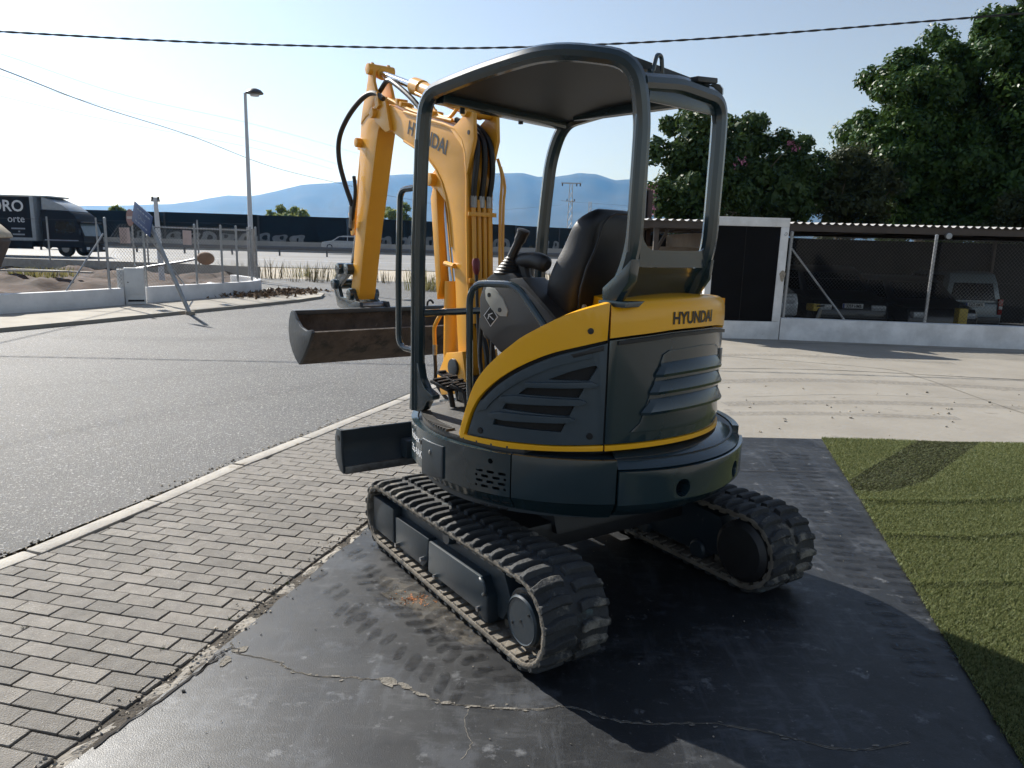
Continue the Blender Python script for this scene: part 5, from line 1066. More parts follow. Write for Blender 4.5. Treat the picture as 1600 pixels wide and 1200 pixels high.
while x0 + k * cell < x1:
    for s_ in (1, -1):
        a = x0 + k * cell; H_ = z1 - z0; xa, za, xb, zb__ = (a, z0, a + H_ * 0.9, z1) if s_ > 0 else (a, z1, a + H_ * 0.9, z0)
        if xb > x0 and xa < x1:
            if xa < x0: t = (x0 - xa) / (xb - xa); za = za + (zb__ - za) * t; xa = x0
            if xb > x1: t = (x1 - xa) / (xb - xa); zb__ = za + (zb__ - za) * t; xb = x1
            # split once so the wire follows the bend of the wall
            seg(xa, za, xb, zb__)
    k += 1
o = fpart(ml, 'chain_link_mesh', 'wire', smooth=0, merge=False); o['kind'] = 'stuff'
# carport
cpo = Vector((9.0, 14.2, -0.66)); cp_ = empty('carport', cpo); tag(cp_, 'brown metal carport with corrugated roof behind the chain link fence', 'carport')
def cpart(b, name, m, **k): return b.build(name, m, cp_, Matrix.Translation(-cpo), **k)
V = []; F = []; nx = 0
XS = np.arange(2.2, 17.0, 0.0375)
for i, x in enumerate(XS):
    ph = (x / 0.15) % 1.0; hh = float(np.interp(ph, [0, .2, .35, .65, .8, 1], [0, 0, .035, .035, 0, 0]))
    for y, dz in ((14.05, 0.0), (24.6, 0.06)): V.append((x, y, 2.055 + hh + dz))
for i in range(len(XS) - 1): F.append((2 * i, 2 * i + 2, 2 * i + 3, 2 * i + 1))
rs = MB().add(V, F); V2 = [(x, y, z - 0.004) for x, y, z in V]; rs.add(V2, [f[::-1] for f in F]); cpart(rs, 'corrugated_roof', 'roof_sheet', smooth=0, merge=False)
cpart(MB().box(2.2, 17.0, 14.10, 14.16, 1.92, 2.05), 'front_beam', 'roof_beam', bevel=0.005)
for x in np.arange(2.6, 17.0, 2.05): cpart(MB().add([(x - .03, 14.17, 1.93), (x + .03, 14.17, 1.93), (x + .03, 24.5, 1.99), (x - .03, 24.5, 1.99), (x - .03, 14.17, 2.05), (x + .03, 14.17, 2.05), (x + .03, 24.5, 2.11), (x - .03, 24.5, 2.11)], [(0, 1, 2, 3), (4, 5, 6, 7), (0, 1, 5, 4), (2, 3, 7, 6), (0, 3, 7, 4), (1, 2, 6, 5)]), 'rafter', 'roof_beam', smooth=0)
for y, z in ((15.6, 1.96), (17.8, 1.97), (20.0, 1.985), (22.2, 2.0), (24.2, 2.01)): cpart(MB().box(2.2, 17.0, y, y + 0.05, z, z + 0.06), 'purlin', 'roof_beam')
for x in (2.6, 15.4):
    cpart(MB().box(x, x + 0.09, 24.3, 24.39, -0.66, 2.05), 'carport_post', 'roof_beam'); cpart(MB().box(x, x + 0.09, 14.2, 14.29, -0.66, 1.93), 'carport_post', 'roof_beam')
cpart(MB().tube([(2.65, 14.6, 1.35), (2.95, 14.6, 1.93)], 0.035, 6), 'knee_brace', 'roof_beam')
# rear cladding of the carport in horizontal boards
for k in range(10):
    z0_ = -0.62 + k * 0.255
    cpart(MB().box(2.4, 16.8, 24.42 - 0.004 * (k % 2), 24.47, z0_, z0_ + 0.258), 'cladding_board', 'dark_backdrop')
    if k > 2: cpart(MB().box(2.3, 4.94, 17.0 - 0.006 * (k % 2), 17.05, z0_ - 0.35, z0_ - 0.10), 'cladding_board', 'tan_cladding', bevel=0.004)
tag(MB().box(4.84, 4.90, 13.6, 24.3, -0.02, 1.95).build('boundary_fence', 'tan_cladding'), 'tan sheet metal boundary fence running behind the panel wall', 'fence')  # height raised to the roof to block light from the sun side
tag(MB().cyl((8.05, 14.05, 1.90), (8.05, 14.12, 1.90), 0.06, 12).build('roof_lamp', 'galvanised', bevel=0.01), 'small round lamp under the carport roof edge', 'lamp')
# cars
pmat('car_dark', (0.008, 0.009, 0.011), 0.35, coat=0.4); pmat('car_blue', (0.16, 0.22, 0.27), 0.35, coat=0.5, col2=(0.15, 0.21, 0.26)); pmat('car_white', (0.62, 0.65, 0.68), 0.3, coat=0.5); pmat('car_silver', (0.38, 0.39, 0.40), 0.35, coat=0.4)
pmat('car_glass', (0.006, 0.008, 0.010), 0.12, spec=0.25); pmat('tail_red', (0.28, 0.012, 0.012), 0.25); pmat('lamp_clear', (0.55, 0.57, 0.6), 0.15); pmat('plate_white', (0.66, 0.67, 0.68), 0.5); pmat('plate_blue', (0.02, 0.05, 0.30), 0.5); pmat('tyre', (0.012, 0.012, 0.012), 0.85); pmat('rim_metal', (0.25, 0.25, 0.26), 0.35, metal=0.8)
def car(name, label, loc, rz, paint, L_=4.3, W_=1.78, Hh=1.5, kind='car', plate=None, group=None, detail=True):
    r = empty(name, loc, rz); tag(r, label, 'van' if kind == 'van' else 'car', group)
    # x forward; side profile
    if kind == 'van':
        body = [(-2.15, 0.30), (-2.18, 0.55), (-2.15, 0.95), (2.05, 0.86), (2.13, 0.62), (2.10, 0.28), (1.6, 0.22), (-1.7, 0.22)]
        cabn = [(-2.12, 0.95), (-2.02, 1.55), (-1.90, 1.78), (-1.6, 1.85), (0.2, 1.84), (0.55, 1.72), (1.30, 1.05), (2.0, 0.88)]
    else:
        body = [(-2.12, 0.35), (-2.14, 0.60), (-2.05, 0.92), (2.0, 0.80), (2.12, 0.60), (2.10, 0.32), (1.6, 0.2), (-1.7, 0.2)]
        cabn = [(-2.0, 0.92), (-1.75, 1.28), (-1.2, 1.46), (0.1, 1.46), (0.45, 1.36), (1.15, 0.95), (1.95, 0.82)]
    s = L_ / 4.3; h_ = Hh / (1.85 if kind == 'van' else 1.46)
    body = [(x * s, z * h_) for x, z in body]; cabn = [(x * s, z * h_) for x, z in cabn]
    MB().xz(body, -W_ / 2, W_ / 2).build('body', paint, r, bevel=0.06, seg=3)
    # greenhouse narrows upward
    V = []; n = len(cabn)
    for sg in (-1, 1):
        for x, z in cabn: V.append((x, sg * (W_ / 2 - 0.02 - 0.20 * max(0, (z / h_ - 0.9)) ), z))
    F = [tuple(range(n)), tuple(range(2 * n - 1, n - 1, -1))] + [(i, i + 1, n + i + 1, n + i) for i in range(n - 1)] + [(0, n - 1, 2 * n - 1, n)]
    gh = MB().add(V, F).build('cabin', paint, r, bevel=0.03, seg=2)
    zt_ = max(z for x, z in cabn); zl = 0.93 * h_
    # glazing set 4 mm proud of the cabin skin
    def quad(pts, nm, m='car_glass', par=gh): return MB().add(pts, [tuple(range(len(pts)))]).build(nm, m, par, smooth=0)
    for sg in (-1, 1):
        yf = lambda z: sg * (W_ / 2 - 0.02 - 0.20 * max(0, (z / h_ - 0.9)) + 0.006)
        xs0, xs1 = cabn[1][0] + 0.12, cabn[-2][0] - 0.22
        top = zt_ - 0.12; xa = np.interp(top, [cabn[0][1], cabn[2][1]], [cabn[0][0], cabn[2][0]]) + 0.25; xb = [x for x, z in cabn if z > zt_ - 0.2][-1] - 0.05
        mid = (xa + xb) / 2
        quad([(xs0, yf(zl + .03), zl + .03), (mid - .04, yf(zl + .03), zl + .03), (mid - .04, yf(top), top), (xa, yf(top), top)], 'side_window')
        quad([(mid + .04, yf(zl + .03), zl + .03), (xs1, yf(zl + .03), zl + .03), (xb, yf(top), top), (mid + .04, yf(top), top)], 'side_window')
    def face(i, nm, lo, hi, shrink=0.14):
        (xa, za), (xb, zb__) = cabn[i], cabn[i + 1]
        dx, dz = xb - xa, zb__ - za; L2 = math.hypot(dx, dz); nx_, nz_ = -dz / L2, dx / L2
        P_ = []
        for t in (lo, hi):
            x, z = xa + dx * t + nx_ * 0.006, za + dz * t + nz_ * 0.006; hw = W_ / 2 - shrink - 0.20 * max(0, z / h_ - 0.9); P_.append((x, z, hw))
        (xA, zA, wA), (xB, zB, wB) = P_; return quad([(xA, -wA, zA), (xA, wA, zA), (xB, wB, zB), (xB, -wB, zB)], nm)
    nw = len(cabn); face(nw - 3, 'windscreen', 0.06, 0.95); face(0, 'rear_window', 0.12, 0.95, 0.16)
    for x in (1.33 * s, -1.33 * s):
        for sg in (-1, 1):
            wh = MB().lathe([(0.2, -0.10), (0.30, -0.10), (0.325, -0.07), (0.325, 0.07), (0.30, 0.10), (0.2, 0.10)], (x, sg * (W_ / 2 - 0.10), 0.325), 'y', 20).build('wheel', 'tyre', r)
            MB().lathe([(0, -0.09), (0.2, -0.09), (0.2, 0.09), (0, 0.09)], (x, sg * (W_ / 2 - 0.095), 0.325), 'y', 16).build('rim', 'rim_metal', wh)
    if detail:
        xr = body[1][0] - 0.004; xf_ = body[4][0]
        for sg in (-1, 1):
            if kind == 'van':
                MB().box(xr - 0.02, xr + 0.10, sg * (W_ / 2 - 0.07) - 0.06, sg * (W_ / 2 - 0.07) + 0.06, 0.62 * h_, 1.08 * h_).build('tail_light', 'tail_red', r, bevel=0.02)
                MB().box(xr - 0.024, xr + 0.08, sg * (W_ / 2 - 0.07) - 0.05, sg * (W_ / 2 - 0.07) + 0.05, 0.78 * h_, 0.87 * h_).build('indicator', 'lamp_clear', r, bevel=0.01)
            else: MB().box(xr - 0.02, xr + 0.12, sg * (W_ / 2 - 0.22) - 0.16, sg * (W_ / 2 - 0.22) + 0.16, 0.68 * h_, 0.80 * h_).build('tail_light', 'tail_red', r, bevel=0.02)
            MB().obox((xf_ - 0.10, sg * (W_ / 2 - 0.25), 0.66 * h_), (0.30, 0.36, 0.15), Matrix.Rotation(R_(-12 * sg), 4, 'Z')).build('headlight', 'lamp_clear', r, bevel=0.04)
        MB().box(xf_ - 0.06, xf_ + 0.02, -0.35, 0.35, 0.34, 0.48).build('grille', 'black_plastic', r, bevel=0.02)
        MB().box(xr - 0.06, xr + 0.12, -W_ / 2 + 0.06, W_ / 2 - 0.06, 0.32, 0.52).build('bumper', 'black_plastic', r, bevel=0.04)
    if plate:
        txt, end, z = plate; x = body[1][0] - 0.075 if end == 'rear' else body[4][0] + 0.055; sg = -1 if end == 'rear' else 1
        pp_ = MB().box(min(x, x + sg * 0.02), max(x, x + sg * 0.02), -0.26, 0.26, z - 0.06, z + 0.06).build('number_plate', 'plate_white', r, bevel=0.006)
        xo = x + sg * 0.0225
        MB().add([(xo, 0.255 if end == 'rear' else -0.255, z - .055), (xo, 0.215 if end == 'rear' else -0.215, z - .055), (xo, 0.215 if end == 'rear' else -0.215, z + .055), (xo, 0.255 if end == 'rear' else -0.255, z + .055)], [(0, 1, 2, 3)]).build('plate_band', 'plate_blue', pp_, smooth=0)
        me = text_mesh(txt, 0.112, bold=0.003, align='CENTER', sx=0.78)
        X = Vector((0, -1, 0)) if end == 'rear' else Vector((0, 1, 0)); Z = X.cross(Vector((0, 0, 1)))
        me.transform(Matrix(((X.x, 0, Z.x, xo), (X.y, 0, Z.y, -0.02 if end == 'rear' else 0.02), (X.z, 1, Z.z, z - 0.038), (0, 0, 0, 1)))); me.materials.clear(); me.materials.append(MATS['black_letter']); link('plate_lettering', me, None, pp_)
    return r
car('parked_van', 'blue grey van parked rear first under the carport', (12.85, 22.55, -0.66), R_(89), 'car_blue', 3.5, 1.64, 1.76, 'van', ('5257 NKX', 'rear', 0.86))
car('parked_car', 'black car with a white number plate in the carport shade', (8.75, 21.3, -0.66), R_(-92), 'car_dark', 4.5, 1.90, 1.80, 'car', ('3359 HMB', 'front', 0.86))
car('parked_car', 'white car with its headlight showing past the panel wall', (5.62, 19.1, -0.24), R_(-90), 'car_white', 4.2, 1.8, 1.52, 'car')
tag(MB().box(4.95, 6.7, 16.9, 21.6, -0.66, -0.24).build('concrete_ramp', 'kerb_concrete', bevel=0.02), 'raised concrete ramp under the white car', 'ramp')
car('parked_car', 'dark car in shade between the plated black car and the van', (10.7, 20.6, -0.66), R_(-90), 'car_dark', 4.3, 1.76, 1.6, 'car')
# motorcycle-like clutter: yellow machine parts and pallets by the fence
pmat('wood', (0.30, 0.20, 0.105), 0.85, col2=(0.22, 0.145, 0.08), scale=6); pmat('yellow_plastic', (0.55, 0.40, 0.06), 0.5)
pt = empty('wooden_pallet', (13.0, 17.2, -0.66)); tag(pt, 'light wooden pallets stacked by the van under the carport', 'pallet')
for k in range(7):
    MB().box(-0.55, 0.55, -0.5, 0.5, k * 0.15 + 0.10, k * 0.15 + 0.13).build('deck_board', 'wood', pt)
    for x in (-0.5, 0, 0.5): MB().box(x - 0.05, x + 0.05, -0.5, 0.5, k * 0.15 + 0.005, k * 0.15 + 0.098).build('pallet_block', 'wood', pt)
sc2 = empty('scooter', (6.15, 16.3, -0.66), R_(20)); tag(sc2, 'dark scooter with yellow trim behind the fence brace', 'scooter')
MB().xz([(-0.7, 0.45), (-0.55, 0.75), (-0.1, 0.78), (0.05, 0.50), (0.35, 0.45), (0.55, 1.0), (0.65, 0.98), (0.55, 0.35), (-0.3, 0.28)], -0.16, 0.16).build('body', 'car_dark', sc2, bevel=0.04)
MB().box(0.42, 0.62, -0.12, 0.12, 0.92, 1.08).build('front_cowl', 'yellow_plastic', sc2, bevel=0.03)
MB().tube([(0.5, -0.35, 1.06), (0.52, 0, 1.02), (0.5, 0.35, 1.06)], 0.018, 8).build('handlebar', 'black_plastic', sc2)
for x in (-0.55, 0.65): MB().lathe([(0.12, -0.05), (0.24, -0.05), (0.26, 0), (0.24, 0.05), (0.12, 0.05)], (x, 0, 0.26), 'y', 18).build('wheel', 'tyre', sc2)
MB().box(-0.75, -0.6, -0.05, 0.05, 0.60, 0.68).build('tail_light', 'tail_red', sc2, bevel=0.01)
yb = empty('yellow_toolbox', (10.0, 16.6, -0.66)); tag(yb, 'yellow plastic tool case standing by the black car', 'tool case')
MB().box(-0.10, 0.10, -0.1, 0.1, 0.55, 1.05).build('case', 'yellow_plastic', yb, bevel=0.02); MB().box(-0.25, 0.25, -0.2, 0.2, 0.0, 0.55).build('stand', 'dark_backdrop', yb, bevel=0.02); MB().tube(fillet([(-.06, 0, 1.05), (-.06, 0, 1.12), (.06, 0, 1.12), (.06, 0, 1.05)], 0.03), 0.01, 6).build('handle', 'black_plastic', yb)
# tall dark sign panel seen edge-on behind the canopy post
tp = empty('tall_sign_panel', (3.42, 20.4, -0.08)); tag(tp, 'tall dark brown sign panel seen edge-on beside the leafy tree', 'sign panel')
MB().box(-0.20, -0.10, -0.5, 0.9, 0.3, 3.55).build('panel_face', pmat('brown_panel', (0.05, 0.028, 0.022), 0.6), tp, bevel=0.01); MB().box(-0.07, 0.0, -0.3, -0.22, 0, 4.0).build('panel_post', 'galvanised', tp); MB().box(0.03, 0.15, -0.4, 0.9, 0.2, 3.1).build('panel_back', 'brown_panel', tp, bevel=0.01)

# ================================================================ left side: lot, wall, fence, cabinet, signs, lamp
LW = [(-10.6, 11.7), (-9.54, 13.7), (-8.99, 14.76), (-8.46, 16.10)]
LW2 = [(-8.28, 16.72), (-7.68, 18.2), (-7.20, 19.2), (-6.98, 20.0), (-7.10, 20.9), (-7.55, 21.8), (-8.6, 23.0)]
def wall_strip(name, P, z0, z1, th, m, label):
    Q = [Vector((x, y, 0)) for x, y in P]; L_, R__ = [], []
    for i, q in enumerate(Q):
        d = (Q[min(i + 1, len(Q) - 1)] - Q[max(i - 1, 0)]).normalized(); nr = Vector((-d.y, d.x, 0)); L_.append(q + nr * th); R__.append(q)
    poly = [(v.x, v.y) for v in R__] + [(v.x, v.y) for v in L_[::-1]]
    o = MB().xy(poly, z0, z1).build(name, m, bevel=0.015); tag(o, label, 'wall'); return o
wall_strip('low_wall', LW, -0.1, 0.40, 0.18, 'white_wall_left', 'low white wall in front of the dug up red soil lot')
LW2d = [(p.x, p.y) for p in bez([(x, y, 0) for x, y in LW2], 5)]
wall_strip('low_wall', LW2d, -0.1, 0.39, 0.18, 'white_wall_left', 'low white curved wall between electric cabinet and street lamp')
# lot soil
V = []; F = []; nx_, ny_ = 92, 80
for j in range(ny_):
    for i in range(nx_):
        y = 13.4 + j * 0.25; xr = float(np.interp(y, [11.7, 13.7, 16.1, 18.2, 20.0, 21.8, 23, 33], [-10.75, -9.72, -8.62, -7.9, -7.2, -7.75, -8.8, -12])); x = xr - i * 0.21
        z = 0.12 + 0.22 * noise.noise((x * 0.35, y * 0.4, 2.0)) + 0.20 * noise.noise((x * 1.1, y * 1.1, 5.0)) + 0.12 * noise.noise((x * 2.3, y * 2.3, 1)); z += 0.30 * math.exp(-((x + 12) / 2.2) ** 2 - ((y - 17.5) / 1.6) ** 2)
        if i == 0: z = min(z, 0.12)
        V.append((x, y, z))
for j in range(ny_ - 1):
    for i in range(nx_ - 1): F.append((j * nx_ + i, j * nx_ + i + 1, (j + 1) * nx_ + i + 1, (j + 1) * nx_ + i))
MB().add(V, F).build('soil_lot', 'red_soil', smooth=40)['kind'] = 'structure'
wall_strip('retaining_wall', [(-9.2, 27.0), (-12.6, 28.2), (-16.5, 29.0), (-28, 30.0)], -0.1, 0.50, 0.2, 'kerb_concrete', 'grey low retaining wall at the back of the soil lot')
tag(MB().obox((-12.6, 17.8, 0.62), (3.6, 0.12, 0.04), Matrix.Rotation(R_(9), 4, 'Z')).build('timber_plank', 'kerb_concrete'), 'long pale plank lying across the red soil', 'plank')
tag(MB().obox((-11.6, 18.6, 0.60), (2.6, 0.12, 0.04), Matrix.Rotation(R_(-16), 4, 'Z')).build('timber_plank', 'kerb_concrete'), 'shorter pale plank lying angled behind the long plank', 'plank')
# debris: white bags, bricks
pmat('litter_white', (0.7, 0.7, 0.7), 0.6)
for i, (x, y, s_) in enumerate(((-8.6, 19.0, 0.10), (-8.0, 19.6, 0.13), (-8.5, 18.0, 0.08))):
    b = MB().sphere((0, 0, 0), s_, 8, 5, (1.2, 0.9, 0.7)); b.v = [(a + 0.03 * noise.noise((a * 20, c * 20, d * 20 + i)), c, d) for a, c, d in b.v]
    o = b.build('litter_bag', 'litter_white'); o.location = (x, y, 0.22 + s_ * 0.4); tag(o, 'crumpled white bag lying on the soil behind the curved wall', 'litter', 'litter on the soil lot')
# sidewalk strip
SWP = [(-9.4, 10.4), (-8.15, 11.67), (-7.47, 13.18), (-6.65, 15.26), (-5.94, 17.04), (-5.40, 18.6), (-5.15, 19.8), (-5.35, 20.9), (-6.2, 21.8)]
sw_o = sheet('sidewalk', SWP + [(-7.5, 22.5), (-6.9, 21.0), (-6.86, 20.0), (-7.1, 19.1), (-7.6, 18.1), (-8.2, 16.6), (-8.9, 14.7), (-9.5, 13.6), (-10.7, 11.6)], 0.045, pmat('sidewalk_concrete', (0.34, 0.31, 0.26), 0.85, col2=(0.27, 0.245, 0.205), scale=2.0, bump=0.3, bscale=15, spots=[((0.20, 0.15, 0.10), 1.5, 0.66)]), thick=0.09)
# dead leaves and weeds at the corner
pmat('dry_weed', (0.15, 0.115, 0.055), 0.9, col2=(0.21, 0.165, 0.085)); pmat('verge_dry', (0.15, 0.11, 0.06), 0.9, col2=(0.21, 0.16, 0.09), scale=0.3); leafmat('weed_green', (0.09, 0.10, 0.035), (0.17, 0.16, 0.07), 0.3); pmat('dead_leaves', (0.10, 0.062, 0.035), 0.95, col2=(0.17, 0.11, 0.065), scale=10)
def grass_clump(name, c, n, h, spread, m, seed, label, lean=0.5, w_=0.012, group=None):
    rnd = random.Random(seed); b = MB()
    for _ in range(n):
        a = rnd.uniform(0, 6.28); r = spread * math.sqrt(rnd.random()) * 0.5; x, y = r * math.cos(a), r * math.sin(a); hh = h * rnd.uniform(0.5, 1.1); ll = lean * hh * rnd.uniform(0.2, 1); a2 = a + rnd.gauss(0, 0.8); px_, py_ = -math.sin(a2) * w_, math.cos(a2) * w_
        mx_, my_ = x + math.cos(a2) * ll * 0.35, y + math.sin(a2) * ll * 0.35; tx, ty = x + math.cos(a2) * ll, y + math.sin(a2) * ll
        b.add([(x - px_, y - py_, 0), (x + px_, y + py_, 0), (mx_ + px_ * .8, my_ + py_ * .8, hh * .6), (mx_ - px_ * .8, my_ - py_ * .8, hh * .6), (tx, ty, hh)], [(0, 1, 2, 3), (3, 2, 4)])
    o = b.build(name, m, smooth=0, merge=False); o.location = c; tag(o, label, 'weeds', group); return o
dl = MB(); rnd = random.Random(9)
for _ in range(900):
    t = rnd.random(); x, y = -6.9 + rnd.gauss(0, 0.35) + 0.9 * t, 19.0 + 2.4 * t + rnd.gauss(0, 0.35)
    s_ = rnd.uniform(0.02, 0.06); M_ = Matrix.Rotation(rnd.uniform(0, 6.28), 4, 'Z') @ Matrix.Rotation(rnd.gauss(0, 0.5), 4, 'X')
    q = [Vector((x, y, 0.05 + abs(rnd.gauss(0, 0.05)))) + M_.to_3x3() @ Vector(v) for v in ((-s_, -s_ * .6, 0), (s_, -s_ * .6, 0), (s_, s_ * .6, 0), (-s_, s_ * .6, 0))]; dl.add(q, [(0, 1, 2, 3)])
dl.build('dead_leaves', 'dead_leaves', smooth=0, merge=False)['kind'] = 'stuff'
# fence posts with wire
lf_ = empty('lot_fence', (-8.4, 16.5, 0)); tag(lf_, 'chain link fence with grey steel posts round the red soil lot', 'fence'); fo2 = Vector((-8.4, 16.5, 0))
def lpart(b, name, m, par=None, **k): return b.build(name, m, par or lf_, Matrix.Translation(-fo2), **k)
FP = [(-10.02, 13.0), (-8.66, 15.9), (-8.36, 16.9), (-7.78, 18.25), (-7.42, 18.95), (-7.24, 19.5), (-7.12, 20.2), (-7.25, 21.0), (-7.9, 22.2)]
for i, (x, y) in enumerate(FP):
    p_ = lpart(MB().cyl((x, y, 0.37), (x - (0.03 if i == 0 else 0), y, 1.80 + (0.06 if i < 3 else 0)), 0.028, 10), 'fence_post', 'galvanised'); lpart(MB().sphere((x - (0.03 if i == 0 else 0), y, 1.80 + (0.06 if i < 3 else 0)), 0.033, 8, 4), 'post_cap', 'galvanised', p_)
lpart(MB().cyl((-8.68, 15.85, 1.55), (-9.05, 15.0, 0.40), 0.018, 8), 'fence_brace', 'galvanised'); lpart(MB().cyl((-8.3, 16.95, 1.55), (-7.95, 17.9, 0.40), 0.018, 8), 'fence_brace', 'galvanised')
lpart(MB().cyl((-8.36, 16.9, 1.72), (-7.12, 20.2, 1.72), 0.016, 8), 'top_rail', 'galvanised')
mesh_ = MB()
def seg2(P, z0, z1, cell):
    Q = [Vector((x, y, 0)) for x, y in P]; L_ = [0]
    for a, b in zip(Q, Q[1:]): L_.append(L_[-1] + (b - a).length)
    def at(s): s = min(max(s, 0), L_[-1]); j = max(k for k in range(len(L_) - 1) if L_[k] <= s + 1e-9); return Q[j].lerp(Q[j + 1], (s - L_[j]) / (L_[j + 1] - L_[j]))
    k = -40; H_ = z1 - z0
    while k * cell < L_[-1]:
        for sg in (1, -1):
            pts = []
            for t in np.linspace(0, 1, 5):
                s = k * cell + t * H_
                if 0 <= s <= L_[-1]: q = at(s); pts.append((q.x, q.y, z0 + H_ * t if sg > 0 else z1 - H_ * t))
            if len(pts) > 1: mesh_.tube(pts, 0.0026, 3)
        k += 1
seg2(FP[1:], 0.42, 1.76, 0.085)
o = lpart(mesh_, 'chain_link_mesh', 'wire', smooth=0, merge=False); o['kind'] = 'stuff'
# far run of fence along the back of the lot
bf_ = empty('back_fence', (-14, 28.6, 0)); tag(bf_, 'far run of thin posts along the grey retaining wall', 'fence')
for i in range(9):
    x = -9.6 - i * 2.0; y = 27.2 + i * 0.28; MB().cyl((x + 14, y - 28.6, 0.45), (x + 14, y - 28.6, 2.1), 0.03, 8).build('fence_post', 'galvanised', bf_)
for z in (1.2, 2.0): MB().tube([(-9.6 + 14, 27.2 - 28.6, z), (-25.6 + 14, 29.44 - 28.6, z)], 0.008, 4).build('tension_wire', 'wire', bf_)
# notices
pmat('notice', (0.60, 0.47, 0.44), 0.7)
for i, (x, y, z) in enumerate(((-8.52, 16.45, 1.52), (-7.86, 18.05, 1.50))):
    o = MB().obox((0, 0, 0), (0.24, 0.006, 0.34)).build('paper_notice', 'notice'); o.location = (x, y - 0.04, z); o.rotation_euler = (0, 0.05 * (i - .5), R_(62)); tag(o, ['pale pink notice hung on the fence beside the round sign', 'pale pink notice hung on the fence beyond the tilted blue sign'][i], 'notice')
# electric cabinet
cb = empty('electric_cabinet', (-8.35, 16.36, 0.0), R_(-64 + 90)); tag(cb, 'white electric meter cabinet standing in the gap of the white walls', 'cabinet')
pmat('cabinet_white', (0.62, 0.63, 0.63), 0.5, col2=(0.55, 0.56, 0.56))
MB().box(-0.20, 0.20, -0.10, 0.12, -0.05, 0.83).build('cabinet_body', 'cabinet_white', cb, bevel=0.01)
dr = MB().box(-0.17, 0.18, -0.118, -0.102, 0.26, 0.80).build('cabinet_door', 'cabinet_white', cb, bevel=0.004); MB().cyl((-0.13, -0.118, 0.52), (-0.13, -0.126, 0.52), 0.014, 8).build('lock', 'black_plastic', dr)
MB().box(-0.15, 0.17, -0.108, -0.101, 0.10, 0.14).build('cable_slot', 'black_gap', cb)
MB().box(-0.34, -0.205, -0.02, 0.10, -0.05, 0.80).build('side_pier', 'cabinet_white', cb, bevel=0.01)
# leaning blue sign
pmat('sign_blue', (0.022, 0.055, 0.17), 0.5, col2=(0.035, 0.07, 0.18), scale=12); pmat('sign_letter', (0.30, 0.34, 0.42), 0.6)
bs = empty('blue_sign', (-6.57, 15.0, 0.0)); tag(bs, 'blue lettered sign on a leaning grey pole beside the cabinet', 'sign')
MB().cyl((0.0, 0, -0.02), (-0.74, 0.05, 1.80), 0.042, 12).build('sign_pole', 'galvanised', bs)
MB().cyl((0.0, 0, -0.02), (0, 0, 0.05), 0.09, 12).build('pole_base', 'rubble', bs)
Ms = Matrix.Translation((-0.83, 0.02, 1.84)) @ Matrix.Rotation(R_(-38), 4, 'Z') @ Matrix.Rotation(R_(24), 4, 'Y')
pn = MB().box(-0.40, 0.36, -0.03, -0.012, -0.20, 0.22).build('sign_panel', 'sign_blue', bs, Ms, bevel=0.004)
for z, xs_ in ((0.12, (-0.24, -0.14, -0.02, 0.10, 0.20)), (-0.13, (-0.26, -0.15, -0.04, 0.06, 0.17))):   # small worn lines, too faint to read
    for x_ in xs_: MB().box(x_, x_ + 0.075, -0.0335, -0.0305, z, z + 0.03).build('worn_lettering', 'sign_letter', pn, Ms)
for s_, z, sz in (('CALLE', -0.03, 0.11),):
    me = text_mesh(s_, sz, align='CENTER'); me.transform(Ms @ Matrix(((1, 0, 0, -0.02), (0, 0, -1, -0.033), (0, 1, 0, z), (0, 0, 0, 1)))); me.materials.clear(); me.materials.append(MATS['sign_letter']); link('lettering', me, None, pn)
# round red sign on post
rsn = empty('round_sign', (-8.80, 17.3, 0), R_(-40)); tag(rsn, 'small round red sign on a thin post by the lot', 'road sign')
MB().cyl((0, 0, 0.1), (0, 0, 2.1), 0.022, 8).build('sign_post', 'galvanised', rsn)
MB().lathe([(0, 0.0), (0.19, 0.0), (0.19, 0.012), (0, 0.012)], (0, -0.04, 1.92), 'y', 24).build('sign_disc', pmat('sign_red', (0.30, 0.15, 0.13), 0.6), rsn); MB().box(-0.13, 0.13, -0.046, -0.041, 1.89, 1.95).build('sign_bar', pmat('sign_pale', (0.5, 0.42, 0.38), 0.5), rsn)
# fallen lamp head on a low pole
ol = empty('fallen_lamp', (-9.1, 19.6, 0.25)); tag(ol, 'rusty oval lamp head on a tilted arm over the soil', 'lamp'); MB().tube([(-1.2, 0, 0.35), (0.4, 0, 0.62), (0.75, 0, 0.70)], 0.03, 8).build('arm', 'galvanised', ol); MB().sphere((1.0, 0, 0.72), 0.2, 12, 8, (1.2, 0.7, 0.85)).build('lamp_head', pmat('rust', (0.20, 0.10, 0.05), 0.8), ol)
MB().tube([(-1.2, 0, -0.2), (-1.2, 0, 0.36)], 0.035, 8).build('stub', 'galvanised', ol)
